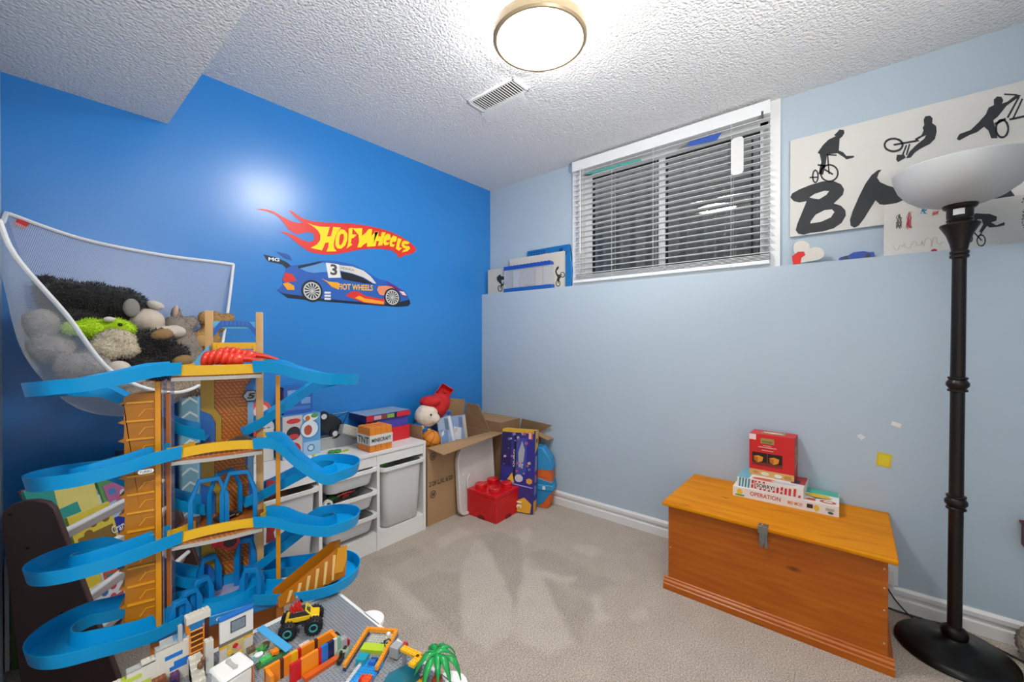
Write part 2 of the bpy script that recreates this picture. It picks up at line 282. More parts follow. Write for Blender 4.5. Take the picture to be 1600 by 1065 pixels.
BMr_D = {'w1':([(0.057,2.015),(0.058,2.005),(0.061,1.996),(0.066,1.988),(0.073,1.982),(0.081,1.979),(0.089,1.979),(0.098,1.981),(0.107,1.986),(0.115,1.993),(0.122,2.002),(0.127,2.012),(0.13,2.023),(0.131,2.034),(0.13,2.045),(0.127,2.054),(0.122,2.062),(0.115,2.067),(0.107,2.07),(0.098,2.07),(0.089,2.068),(0.081,2.063),(0.073,2.056),(0.066,2.047),(0.061,2.037),(0.058,2.026)],[(0.064,2.017),(0.064,2.008),(0.067,2.001),(0.071,1.994),(0.077,1.99),(0.083,1.987),(0.09,1.987),(0.098,1.989),(0.105,1.993),(0.111,1.999),(0.117,2.006),(0.121,2.014),(0.124,2.023),(0.125,2.033),(0.124,2.041),(0.121,2.049),(0.117,2.055),(0.111,2.059),(0.105,2.062),(0.098,2.062),(0.09,2.06),(0.083,2.056),(0.077,2.05),(0.071,2.043),(0.067,2.035),(0.064,2.026)]),'w2':([(0.136,2.019),(0.136,2.011),(0.137,2.003),(0.139,1.997),(0.142,1.992),(0.145,1.989),(0.148,1.988),(0.151,1.988),(0.154,1.991),(0.158,1.996),(0.16,2.002),(0.162,2.009),(0.163,2.018),(0.164,2.026),(0.163,2.034),(0.162,2.042),(0.16,2.048),(0.158,2.053),(0.154,2.056),(0.151,2.058),(0.148,2.057),(0.145,2.054),(0.142,2.049),(0.139,2.043),(0.137,2.035),(0.136,2.027)],[(0.142,2.021),(0.142,2.014),(0.143,2.009),(0.144,2.004),(0.145,2),(0.147,1.997),(0.149,1.996),(0.15,1.996),(0.152,1.998),(0.154,2.002),(0.155,2.006),(0.156,2.012),(0.157,2.018),(0.157,2.024),(0.157,2.031),(0.156,2.037),(0.155,2.042),(0.154,2.046),(0.152,2.048),(0.15,2.049),(0.149,2.049),(0.147,2.047),(0.145,2.043),(0.144,2.039),(0.143,2.033),(0.142,2.027)]),'w3':([(-0.174,2.083),(-0.173,2.075),(-0.17,2.068),(-0.166,2.063),(-0.16,2.059),(-0.152,2.058),(-0.144,2.058),(-0.136,2.06),(-0.128,2.065),(-0.121,2.071),(-0.114,2.078),(-0.11,2.086),(-0.107,2.095),(-0.106,2.104),(-0.107,2.111),(-0.11,2.118),(-0.114,2.124),(-0.121,2.127),(-0.128,2.129),(-0.136,2.128),(-0.144,2.126),(-0.152,2.121),(-0.16,2.115),(-0.166,2.108),(-0.17,2.1),(-0.173,2.091)],[(-0.167,2.085),(-0.166,2.08),(-0.164,2.075),(-0.16,2.071),(-0.155,2.069),(-0.15,2.068),(-0.143,2.068),(-0.137,2.07),(-0.131,2.073),(-0.125,2.078),(-0.12,2.083),(-0.116,2.089),(-0.114,2.095),(-0.113,2.101),(-0.114,2.107),(-0.116,2.112),(-0.12,2.115),(-0.125,2.118),(-0.131,2.119),(-0.137,2.118),(-0.143,2.116),(-0.15,2.113),(-0.155,2.108),(-0.16,2.103),(-0.164,2.097),(-0.166,2.091)]),'w4':([(-0.485,2.055),(-0.485,2.046),(-0.483,2.037),(-0.481,2.03),(-0.477,2.025),(-0.473,2.022),(-0.469,2.021),(-0.464,2.022),(-0.459,2.026),(-0.455,2.032),(-0.452,2.039),(-0.449,2.048),(-0.447,2.058),(-0.447,2.067),(-0.447,2.077),(-0.449,2.086),(-0.452,2.092),(-0.455,2.098),(-0.459,2.101),(-0.464,2.102),(-0.469,2.1),(-0.473,2.096),(-0.477,2.09),(-0.481,2.083),(-0.483,2.074),(-0.485,2.064)],[(-0.48,2.057),(-0.479,2.049),(-0.478,2.043),(-0.476,2.037),(-0.474,2.033),(-0.471,2.03),(-0.468,2.03),(-0.465,2.031),(-0.461,2.034),(-0.459,2.038),(-0.456,2.044),(-0.454,2.05),(-0.453,2.058),(-0.453,2.066),(-0.453,2.073),(-0.454,2.079),(-0.456,2.085),(-0.459,2.089),(-0.461,2.092),(-0.465,2.092),(-0.468,2.091),(-0.471,2.089),(-0.474,2.084),(-0.476,2.078),(-0.478,2.071),(-0.479,2.064)])}
BMl_D = {'l1':[(0.104,2.122),(0.097,2.021),(0.092,2.02),(0.098,2.121)],'l2':[(0.114,2.044),(0.081,2.011),(0.078,2.017),(0.11,2.05)],'l3':[(0.105,2.116),(0.066,2.101),(0.065,2.108),(0.104,2.123)],'l4':[(0.174,2.019),(0.141,2.013),(0.141,2.02),(0.174,2.026)],'l4b':[(0.141,2.074),(0.108,2.06),(0.108,2.068),(0.14,2.082)],'l5':[(-0.141,2.089),(-0.218,2.084),(-0.217,2.093),(-0.14,2.098)],'l6':[(-0.181,2.082),(-0.168,2.041),(-0.173,2.036),(-0.186,2.078)],'l7':[(-0.191,2.083),(-0.181,2.037),(-0.186,2.033),(-0.196,2.079)],'l8':[(-0.471,2.197),(-0.504,2.182),(-0.504,2.188),(-0.471,2.203)],'l9':[(-0.508,2.177),(-0.478,2.103),(-0.483,2.098),(-0.512,2.172)],'l10':[(-0.517,2.166),(-0.493,2.094),(-0.497,2.09),(-0.521,2.161)],'l11':[(-0.526,2.096),(-0.485,2.096),(-0.486,2.087),(-0.527,2.087)],'l12':[(-0.448,2.081),(-0.477,2.094),(-0.474,2.103),(-0.445,2.091)],'l13':[(-0.21,2.098),(-0.222,2.082),(-0.225,2.086),(-0.213,2.102)]}
S3_D = {'r':[(-0.386,1.719),(-0.394,1.729),(-0.416,1.722),(-0.434,1.718),(-0.454,1.703),(-0.452,1.687),(-0.438,1.682),(-0.452,1.668),(-0.474,1.677),(-0.474,1.664),(-0.454,1.661),(-0.434,1.662),(-0.427,1.67),(-0.412,1.643),(-0.405,1.65),(-0.416,1.677),(-0.412,1.7),(-0.401,1.702),(-0.39,1.682),(-0.379,1.669),(-0.375,1.676),(-0.386,1.694),(-0.392,1.707)]}
S3r_D = {'a':([(-0.388,1.624),(-0.387,1.618),(-0.386,1.613),(-0.383,1.609),(-0.379,1.607),(-0.375,1.605),(-0.37,1.604),(-0.365,1.605),(-0.36,1.607),(-0.356,1.61),(-0.352,1.614),(-0.349,1.619),(-0.347,1.625),(-0.347,1.63),(-0.347,1.635),(-0.349,1.64),(-0.352,1.644),(-0.356,1.647),(-0.36,1.649),(-0.365,1.65),(-0.37,1.649),(-0.375,1.647),(-0.379,1.643),(-0.383,1.639),(-0.386,1.634),(-0.387,1.629)],[(-0.384,1.624),(-0.384,1.62),(-0.382,1.617),(-0.38,1.614),(-0.377,1.611),(-0.373,1.61),(-0.369,1.61),(-0.365,1.61),(-0.361,1.612),(-0.358,1.614),(-0.355,1.617),(-0.353,1.621),(-0.351,1.625),(-0.351,1.629),(-0.351,1.633),(-0.353,1.637),(-0.355,1.64),(-0.358,1.642),(-0.361,1.644),(-0.365,1.644),(-0.369,1.643),(-0.373,1.642),(-0.377,1.639),(-0.38,1.636),(-0.382,1.632),(-0.384,1.628)]),'b':([(-0.424,1.61),(-0.423,1.604),(-0.422,1.598),(-0.42,1.593),(-0.418,1.59),(-0.415,1.587),(-0.412,1.586),(-0.409,1.587),(-0.406,1.589),(-0.403,1.592),(-0.401,1.596),(-0.399,1.602),(-0.398,1.608),(-0.397,1.614),(-0.398,1.62),(-0.399,1.625),(-0.401,1.63),(-0.403,1.634),(-0.406,1.636),(-0.409,1.637),(-0.412,1.637),(-0.415,1.635),(-0.418,1.631),(-0.42,1.627),(-0.422,1.622),(-0.423,1.616)],[(-0.42,1.61),(-0.42,1.605),(-0.419,1.601),(-0.418,1.597),(-0.416,1.595),(-0.414,1.593),(-0.412,1.592),(-0.409,1.592),(-0.407,1.593),(-0.405,1.596),(-0.403,1.599),(-0.402,1.604),(-0.401,1.608),(-0.401,1.613),(-0.401,1.618),(-0.402,1.622),(-0.403,1.626),(-0.405,1.629),(-0.407,1.631),(-0.409,1.632),(-0.412,1.631),(-0.414,1.63),(-0.416,1.627),(-0.418,1.624),(-0.419,1.62),(-0.42,1.615)])}
S3l_D = {'a':[(-0.382,1.659),(-0.411,1.609),(-0.414,1.612),(-0.385,1.663)],'b':[(-0.385,1.662),(-0.366,1.629),(-0.369,1.625),(-0.388,1.658)],'c':[(-0.403,1.623),(-0.414,1.643),(-0.411,1.646),(-0.4,1.626)]}
S4_D = {'r':[(2.292,1.715),(2.272,1.728),(2.252,1.735),(2.244,1.719),(2.204,1.712),(2.208,1.686),(2.242,1.686),(2.236,1.659),(2.218,1.643),(2.237,1.632),(2.252,1.657),(2.272,1.671),(2.29,1.69)]}
S4r_D = {'a':([(2.145,1.651),(2.146,1.644),(2.148,1.638),(2.152,1.633),(2.157,1.629),(2.163,1.627),(2.17,1.626),(2.176,1.626),(2.183,1.629),(2.189,1.632),(2.194,1.637),(2.198,1.643),(2.2,1.649),(2.201,1.655),(2.2,1.662),(2.198,1.668),(2.194,1.673),(2.189,1.677),(2.183,1.679),(2.176,1.68),(2.17,1.68),(2.163,1.677),(2.157,1.674),(2.152,1.669),(2.148,1.663),(2.146,1.657)],[(2.154,1.651),(2.154,1.647),(2.156,1.642),(2.158,1.638),(2.162,1.635),(2.166,1.633),(2.171,1.632),(2.175,1.633),(2.18,1.634),(2.184,1.637),(2.187,1.641),(2.19,1.645),(2.192,1.65),(2.192,1.655),(2.192,1.66),(2.19,1.664),(2.187,1.668),(2.184,1.671),(2.18,1.673),(2.175,1.674),(2.171,1.673),(2.166,1.672),(2.162,1.669),(2.158,1.665),(2.156,1.661),(2.154,1.656)]),'b':([(2.229,1.616),(2.23,1.61),(2.232,1.604),(2.236,1.599),(2.241,1.595),(2.246,1.592),(2.252,1.591),(2.259,1.591),(2.265,1.593),(2.271,1.597),(2.275,1.601),(2.279,1.607),(2.281,1.614),(2.282,1.62),(2.281,1.627),(2.279,1.633),(2.275,1.638),(2.271,1.642),(2.265,1.645),(2.259,1.646),(2.252,1.645),(2.246,1.643),(2.241,1.64),(2.236,1.635),(2.232,1.629),(2.23,1.623)],[(2.238,1.617),(2.239,1.612),(2.24,1.607),(2.242,1.603),(2.245,1.6),(2.249,1.598),(2.253,1.597),(2.258,1.598),(2.262,1.599),(2.265,1.602),(2.269,1.605),(2.271,1.61),(2.273,1.615),(2.273,1.62),(2.273,1.625),(2.271,1.629),(2.269,1.633),(2.265,1.636),(2.262,1.638),(2.258,1.639),(2.253,1.639),(2.249,1.637),(2.245,1.635),(2.242,1.631),(2.24,1.627),(2.239,1.622)])}
S4l_D = {'a':[(2.227,1.646),(2.172,1.65),(2.174,1.656),(2.228,1.652)],'b':[(2.247,1.64),(2.259,1.62),(2.252,1.617),(2.24,1.637)],'c':[(2.208,1.684),(2.232,1.638),(2.224,1.636),(2.2,1.681)]}
S5_D = {'r':[(1.697,1.727),(1.681,1.739),(1.672,1.727),(1.685,1.712),(1.694,1.705),(1.688,1.681),(1.669,1.671),(1.656,1.653),(1.672,1.639),(1.678,1.623),(1.694,1.636),(1.685,1.656),(1.7,1.679),(1.707,1.701)]}
S5r_D = {'a':([(1.62,1.668),(1.621,1.663),(1.623,1.659),(1.626,1.655),(1.63,1.652),(1.635,1.65),(1.64,1.649),(1.645,1.65),(1.65,1.651),(1.655,1.654),(1.659,1.658),(1.662,1.663),(1.664,1.668),(1.664,1.673),(1.664,1.678),(1.662,1.682),(1.659,1.686),(1.655,1.689),(1.65,1.691),(1.645,1.692),(1.64,1.691),(1.635,1.69),(1.63,1.687),(1.626,1.683),(1.623,1.678),(1.621,1.673)],[(1.627,1.669),(1.628,1.665),(1.629,1.662),(1.631,1.659),(1.634,1.657),(1.637,1.656),(1.64,1.655),(1.644,1.655),(1.648,1.657),(1.651,1.659),(1.653,1.661),(1.656,1.665),(1.657,1.668),(1.657,1.672),(1.657,1.676),(1.656,1.679),(1.653,1.682),(1.651,1.684),(1.648,1.685),(1.644,1.686),(1.64,1.686),(1.637,1.684),(1.634,1.682),(1.631,1.68),(1.629,1.676),(1.628,1.673)]),'b':([(1.661,1.609),(1.661,1.603),(1.663,1.598),(1.666,1.593),(1.669,1.59),(1.674,1.588),(1.679,1.587),(1.684,1.587),(1.689,1.589),(1.693,1.592),(1.697,1.596),(1.7,1.601),(1.702,1.607),(1.702,1.612),(1.702,1.618),(1.7,1.623),(1.697,1.627),(1.693,1.631),(1.689,1.633),(1.684,1.634),(1.679,1.633),(1.674,1.632),(1.669,1.629),(1.666,1.625),(1.663,1.62),(1.661,1.614)],[(1.667,1.609),(1.668,1.605),(1.669,1.601),(1.671,1.598),(1.673,1.595),(1.676,1.593),(1.68,1.593),(1.683,1.593),(1.686,1.594),(1.689,1.597),(1.692,1.6),(1.694,1.603),(1.695,1.607),(1.695,1.612),(1.695,1.616),(1.694,1.62),(1.692,1.623),(1.689,1.626),(1.686,1.627),(1.683,1.628),(1.68,1.628),(1.676,1.627),(1.673,1.624),(1.671,1.621),(1.669,1.617),(1.668,1.613)])}
S5l_D = {'a':[(1.675,1.668),(1.642,1.668),(1.643,1.673),(1.675,1.674)],'b':[(1.672,1.65),(1.685,1.611),(1.678,1.609),(1.665,1.648)]}
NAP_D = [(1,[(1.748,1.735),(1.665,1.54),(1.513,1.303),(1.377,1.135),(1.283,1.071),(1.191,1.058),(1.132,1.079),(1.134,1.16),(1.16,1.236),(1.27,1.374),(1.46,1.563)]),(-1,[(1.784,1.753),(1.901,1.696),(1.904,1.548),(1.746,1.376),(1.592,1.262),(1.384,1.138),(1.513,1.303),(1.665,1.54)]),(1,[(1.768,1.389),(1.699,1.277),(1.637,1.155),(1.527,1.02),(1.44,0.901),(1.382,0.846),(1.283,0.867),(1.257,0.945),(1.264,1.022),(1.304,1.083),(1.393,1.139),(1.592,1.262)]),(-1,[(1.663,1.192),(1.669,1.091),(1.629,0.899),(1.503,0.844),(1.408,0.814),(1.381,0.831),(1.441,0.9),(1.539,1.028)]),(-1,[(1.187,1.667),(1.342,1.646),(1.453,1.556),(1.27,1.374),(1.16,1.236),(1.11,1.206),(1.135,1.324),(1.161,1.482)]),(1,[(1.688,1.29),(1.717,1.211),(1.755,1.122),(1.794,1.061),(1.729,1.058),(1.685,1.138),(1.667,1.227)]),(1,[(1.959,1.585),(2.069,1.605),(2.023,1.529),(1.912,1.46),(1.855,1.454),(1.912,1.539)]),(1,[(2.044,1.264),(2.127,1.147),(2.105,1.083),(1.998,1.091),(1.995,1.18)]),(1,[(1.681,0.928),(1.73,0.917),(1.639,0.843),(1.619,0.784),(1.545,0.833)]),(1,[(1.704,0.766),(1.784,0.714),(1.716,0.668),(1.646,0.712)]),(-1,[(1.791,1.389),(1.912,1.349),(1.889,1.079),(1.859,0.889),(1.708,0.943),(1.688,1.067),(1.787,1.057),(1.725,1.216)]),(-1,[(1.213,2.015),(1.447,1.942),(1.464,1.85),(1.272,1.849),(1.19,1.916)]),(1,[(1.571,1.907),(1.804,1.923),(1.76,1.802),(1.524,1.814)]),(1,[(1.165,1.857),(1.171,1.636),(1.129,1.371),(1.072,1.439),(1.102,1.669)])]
# ---------------------------------------------------------------- the room
XL, XU, YB, ZC, ZL = 2.496, 2.599, 2.415, 2.477, 1.574     # lower / upper right wall, back wall, ceiling, ledge
XW = -0.048; YF = -1.05
def wallmat(name, h, rough, bump=0.05, sc=220, spec=0.5):
    m, nt, b = newmat(name); tc = nt.nodes.new('ShaderNodeTexCoord')
    n = nt.nodes.new('ShaderNodeTexNoise'); n.inputs['Scale'].default_value = sc; n.inputs['Detail'].default_value = 3
    n2 = nt.nodes.new('ShaderNodeTexNoise'); n2.inputs['Scale'].default_value = 3.0
    bp = nt.nodes.new('ShaderNodeBump'); bp.inputs['Strength'].default_value = bump; bp.inputs['Distance'].default_value = 0.003
    nt.links.new(tc.outputs['Object'], n.inputs['Vector']); nt.links.new(tc.outputs['Object'], n2.inputs['Vector'])
    nt.links.new(n.outputs['Fac'], bp.inputs['Height']); nt.links.new(bp.outputs['Normal'], b.inputs['Normal'])
    c = lin(h); mx = nt.nodes.new('ShaderNodeMix'); mx.data_type = 'RGBA'
    mx.inputs[6].default_value = tuple(x*0.97 for x in c[:3])+(1,); mx.inputs[7].default_value = tuple(min(1, x*1.03) for x in c[:3])+(1,)
    nt.links.new(n2.outputs['Fac'], mx.inputs[0]); nt.links.new(mx.outputs[2], b.inputs['Base Color'])
    b.inputs['Roughness'].default_value = rough; b.inputs['Specular IOR Level'].default_value = spec
    return m
m_blue = wallmat('paint_strong_blue', '#2180ce', 0.29, 0.05, spec=0.8)
m_pale = wallmat('paint_pale_blue', '#b3c2cd', 0.55, 0.03)
m_white = M('#e9e9e8', 0.35)
m_trim = M('#e4e2df', 0.35)
# popcorn ceiling
m_ceil, nt, b = newmat('popcorn_ceiling'); tc = nt.nodes.new('ShaderNodeTexCoord')
vo = nt.nodes.new('ShaderNodeTexVoronoi'); vo.inputs['Scale'].default_value = 95; vo.feature = 'SMOOTH_F1'
no = nt.nodes.new('ShaderNodeTexNoise'); no.inputs['Scale'].default_value = 130; no.inputs['Detail'].default_value = 5
ad = nt.nodes.new('ShaderNodeMath'); ad.operation = 'SUBTRACT'
nt.links.new(tc.outputs['Object'], vo.inputs['Vector']); nt.links.new(tc.outputs['Object'], no.inputs['Vector'])
nt.links.new(no.outputs['Fac'], ad.inputs[0]); nt.links.new(vo.outputs['Distance'], ad.inputs[1])
bp = nt.nodes.new('ShaderNodeBump'); bp.inputs['Strength'].default_value = 0.75; bp.inputs['Distance'].default_value = 0.012
nt.links.new(ad.outputs[0], bp.inputs['Height']); nt.links.new(bp.outputs['Normal'], b.inputs['Normal'])
b.inputs['Base Color'].default_value = lin('#e9e9e9'); b.inputs['Roughness'].default_value = 0.9
# carpet
m_carpet, nt, b = newmat('carpet'); tc = nt.nodes.new('ShaderNodeTexCoord')
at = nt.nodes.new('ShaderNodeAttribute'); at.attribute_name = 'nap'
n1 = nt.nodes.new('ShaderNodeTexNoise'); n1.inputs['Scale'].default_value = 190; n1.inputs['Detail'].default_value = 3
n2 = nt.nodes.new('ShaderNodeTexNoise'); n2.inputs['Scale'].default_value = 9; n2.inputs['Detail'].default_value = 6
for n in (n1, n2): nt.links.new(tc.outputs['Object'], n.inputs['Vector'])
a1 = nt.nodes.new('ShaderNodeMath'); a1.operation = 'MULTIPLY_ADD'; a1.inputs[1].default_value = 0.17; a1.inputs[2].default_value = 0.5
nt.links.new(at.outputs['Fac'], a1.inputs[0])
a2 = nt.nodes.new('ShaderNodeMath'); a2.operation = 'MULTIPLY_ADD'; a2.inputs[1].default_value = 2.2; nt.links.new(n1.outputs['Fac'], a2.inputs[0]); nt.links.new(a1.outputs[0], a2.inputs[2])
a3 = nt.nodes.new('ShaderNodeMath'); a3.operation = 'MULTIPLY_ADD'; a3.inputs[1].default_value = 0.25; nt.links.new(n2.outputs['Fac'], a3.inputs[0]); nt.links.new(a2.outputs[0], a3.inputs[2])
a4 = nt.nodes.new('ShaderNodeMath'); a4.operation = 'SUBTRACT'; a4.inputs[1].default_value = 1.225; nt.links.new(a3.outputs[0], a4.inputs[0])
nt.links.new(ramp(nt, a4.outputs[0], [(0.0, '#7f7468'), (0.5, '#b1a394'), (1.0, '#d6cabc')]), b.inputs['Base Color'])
bp = nt.nodes.new('ShaderNodeBump'); bp.inputs['Strength'].default_value = 0.8; bp.inputs['Distance'].default_value = 0.006
nt.links.new(n1.outputs['Fac'], bp.inputs['Height']); nt.links.new(bp.outputs['Normal'], b.inputs['Normal'])
b.inputs['Roughness'].default_value = 1.0; b.inputs['Specular IOR Level'].default_value = 0.1; b.inputs['Sheen Weight'].default_value = 0.25
def inside(x, y, p):
    c = False; j = len(p)-1
    for i in range(len(p)):
        if (p[i][1] > y) != (p[j][1] > y) and x < (p[j][0]-p[i][0])*(y-p[i][1])/(p[j][1]-p[i][1])+p[i][0]: c = not c
        j = i
    return c
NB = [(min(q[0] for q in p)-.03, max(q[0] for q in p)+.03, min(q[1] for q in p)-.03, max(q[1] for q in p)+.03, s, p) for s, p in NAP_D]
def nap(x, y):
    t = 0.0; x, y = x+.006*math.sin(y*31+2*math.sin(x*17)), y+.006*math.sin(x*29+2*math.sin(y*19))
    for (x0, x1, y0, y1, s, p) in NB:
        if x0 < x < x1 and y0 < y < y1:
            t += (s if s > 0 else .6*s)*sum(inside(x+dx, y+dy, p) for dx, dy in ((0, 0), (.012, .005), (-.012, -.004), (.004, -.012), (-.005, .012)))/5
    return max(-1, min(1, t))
b = B(); st = 0.016; xs = [-1.9+st*i for i in range(int(4.6/st)+1)]; ys = [-1.9+st*i for i in range(int(4.4/st)+1)]
P = [[(x, y, 0.0) for x in xs] for y in ys]; b.grid(P, False)
floor = struct(b.build('floor', m_carpet, fix=False))
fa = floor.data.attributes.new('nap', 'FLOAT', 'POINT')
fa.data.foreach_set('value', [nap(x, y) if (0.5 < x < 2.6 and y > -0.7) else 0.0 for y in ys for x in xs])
b = B(); b.bb((-1.9, -1.9, ZC), (2.75, YB+.1, ZC+.1)); struct(b.build('ceiling', m_ceil))
b = B(); b.bb((-0.55, -1.9, 2.184), (0.432, YB, ZC)); struct(b.build('ceiling_bulkhead', m_ceil))
b = B(); b.bb((XW-.1, YB, 0), (2.75, YB+.1, ZC)); struct(b.build('wall_back', m_blue))
b = B(); b.bb((XW-.1, 1.22, 0), (XW, YB, ZC)); struct(b.build('wall_left', m_pale))
b = B(); b.bb((-1.95, -1.9, 0), (-1.85, YB+.1, ZC)); struct(b.build('wall_hall_left', m_pale)); b = B(); b.bb((-1.85, YB, 0), (XW-.1, YB+.1, ZC)); struct(b.build('wall_hall_end', m_pale))
b = B(); b.bb((1.15, YF-.1, 0), (2.75, YF, ZC)); struct(b.build('wall_front', m_pale))
WY0, WY1, WZ0, WZ1 = 0.345, 1.535, 1.60, 2.44
b = B(); b.bb((XL, YF, 0), (2.75, YB, ZL)); b.bb((XU, YF, ZL), (2.75, YB, WZ0)); b.bb((XU, YF, WZ1), (2.75, YB, ZC))
b.bb((XU, YF, WZ0), (2.75, WY0, WZ1)); b.bb((XU, WY1, WZ0), (2.75, YB, WZ1)); struct(b.build('wall_right', m_pale))
def baseboard(name, pts):
    sec = [(0, 0), (-.017, 0), (-.017, .046), (-.006, .050), (-.005, .064), (-.015, .069), (-.015, .086), (-.007, .096), (0, .096)]
    b = B(); b.sweep(pts, sec, smooth=False); return struct(b.build(name, m_trim, fix=True))
baseboard('baseboard_right', [(XL, YF, 0), (XL, 0.5, 0), (XL, YB, 0)])
baseboard('baseboard_back', [(XL, YB, 0), (1.0, YB, 0), (XW, YB, 0)])
# window: casing, sash frames, two panes, corrugated well outside
win = struct(thing('window_1', 'x', 'x')); del win['label']; del win['category']
b = B()
for (a, c) in (((2.582, .30, ZL), (2.60, .347, 2.476)), ((2.582, 1.533, ZL), (2.60, 1.578, 2.476)), ((2.582, .347, 2.43), (2.60, 1.533, 2.476)), ((2.582, .347, ZL), (2.60, 1.533, 1.602))): b.bb(a, c)
for (a, c) in (((2.60, WY0, WZ0), (2.75, WY0+.012, WZ1)), ((2.60, WY1-.012, WZ0), (2.75, WY1, WZ1)), ((2.60, WY0, WZ1-.012), (2.75, WY1, WZ1)), ((2.60, WY0, WZ0), (2.75, WY1, WZ0+.012))): b.bb(a, c)
b.build('casing', m_white, win)
b = B(); y0, y1, z0, z1, ym = WY0+.012, WY1-.012, WZ0+.012, WZ1-.012, 0.96
for (a, c) in (((2.68, y0, z0), (2.73, y0+.05, z1)), ((2.68, y1-.05, z0), (2.73, y1, z1)), ((2.68, y0, z1-.05), (2.73, y1, z1)), ((2.68, y0, z0), (2.73, y1, z0+.05)), ((2.675, ym-.02, z0), (2.735, ym+.02, z1))): b.bb(a, c)
b.build('sash_frame', m_white, win)
b = B()
for (a, c) in (((2.69, y0+.05, z0+.05), (2.72, y0+.056, z1-.05)), ((2.69, ym-.026, z0+.05), (2.72, ym-.02, z1-.05)), ((2.69, ym+.02, z0+.05), (2.72, ym+.026, z1-.05)), ((2.69, y0+.05, z1-.056), (2.72, y1-.05, z1-.05)), ((2.69, y1-.056, z0+.05), (2.72, y1-.05, z1-.05)), ((2.69, y0+.05, z0+.05), (2.72, y1-.05, z0+.056)), ((2.69, y0+.09, z0+.05), (2.715, y0+.096, z1-.05))): b.bb(a, c)
lab(b.build('gasket', M('#1a1b1c', .6), win), 'black rubber gasket')
m_glass = M('#f2f6f6', 0.02, trans=1.0, spec=0.5)
for ya, yb in ((y0+.05, ym-.02), (ym+.02, y1-.05)):
    b = B(); b.bb((2.703, ya, z0+.05), (2.708, yb, z1-.05)); lab(b.build('pane', m_glass, win), 'clear glass pane')
b = B(); n = 150; P = []
for z in (1.35, 2.75):
    r = []
    for i in range(n+1):
        t = i/n; y = -.05+t*2.0; k = abs(2*t-1)
        x = 3.28-0.45*k**6+0.018*math.sin(t*2*PI*15)
        r.append((x, y, z))
    P.append(r)
b.grid(P); well = struct(b.build('window_well', M('#8d9092', .45, metal=.35, var=.18, vscale=14), fix=False))
b = B(); b.bb((2.76, -.05, 1.30), (3.33, 1.95, 1.36)); struct(b.build('window_well_gravel', M('#6e6a64', .95, bump=1, bscale=60, var=.3, vscale=60)))
# blind
bl = thing('window_blind', 'white slatted venetian blind hanging in front of the high window', 'blind', (2.562, 0.945, 1.60))
b = B(); n = 6; sl = []
for i in range(n+1):
    t = i/n-.5; sl.append((t*.05, .0028*(1-4*t*t)))
sec = [(a, z+.0012) for a, z in sl]+[(a, z-.0012) for a, z in reversed(sl)]
sb = B(); vs = []; L = 1.205
for s in (-1, 1):
    for (a, z) in sec: vs.append((a, s*L/2, z))
k = len(sec); sb.add(vs, [tuple(reversed(range(k))), tuple(range(k, 2*k))]+[(j, (j+1) % k, (j+1) % k+k, j+k) for j in range(k)], True)
m_slat = M('#eceded', .38)
s0 = sb.build('slat', m_slat, bl); NS = 20
for i in range(NS):
    o = s0 if i == 0 else s0.copy()
    if i: C.objects.link(o); o.parent = bl
    o.location = (0, 0, .062+i*.0375); o.rotation_euler = (0, math.radians(-5+random.uniform(-1, 1)), random.uniform(-.0015, .0015))
for i in range(4):
    o = s0.copy(); C.objects.link(o); o.parent = bl; o.location = (0, 0, .026+i*.0075); o.rotation_euler = (0, math.radians(-3), 0)
b = B(); b.bb((-.026, -L/2, -.002), (.026, L/2, .020)); b.build('bottom_rail', m_slat, bl, bevel=.003)
b = B(); b.bb((-.022, -L/2, .80), (.03, L/2, .845)); b.bb((-.034, -L/2-.004, .792), (-.028, L/2+.004, .862)); b.build('headrail', m_slat, bl, bevel=.002)
for y in (-.42, 0.02, .30, .52):
    b = B()
    for dx in (-.027, .027): b.cyl((dx, y, .01), (dx, y, .81), .0009, 5)
    for q in (-.006, .004): b.cyl((-.030, y+q, .012), (-.032, y+q*2.5, -.006), .0016, 5)
    b.build('ladder_cord', m_slat, bl)
b = B(); b.cyl((-.04, .535, .80), (-.04, .535, .20), .0035, 6); b.build('wand', m_slat, bl)
b = B(); b.bb((-.036, -.575, .775), (-.022, -.565, .81)); lab(b.build('clip', M('#777', .3, metal=1), bl), 'small steel clip')
# strips behind the slats
def strip(name, label, cat, poly, x, mat, th=.002):
    b = B(); b.prism(poly, th, frame((x, 0, 0), (0, 1, 0), (0, 0, 1))); return tag(b.build(name, mat), label, cat)
strip('tape_strip', 'bright blue tape strip stuck across the upper blind slats', 'tape', [(.598, 2.326), (.765, 2.336), (.738, 2.364), (.572, 2.362)], 2.529, M('#1f4fa8', .4))
strip('measuring_strip', 'thin teal strip stuck across the top left of the window', 'strip', [(1.04, 2.332), (1.43, 2.343), (1.43, 2.357), (1.04, 2.346)], 2.529, M('#3fa69b', .4))
pl = rrect(.062, .205, .02, 6, .493, 2.205); strip('paper_tag', 'white paper tag hanging at the upper right of the window', 'paper', pl, 2.523, M('#dededb', .7))
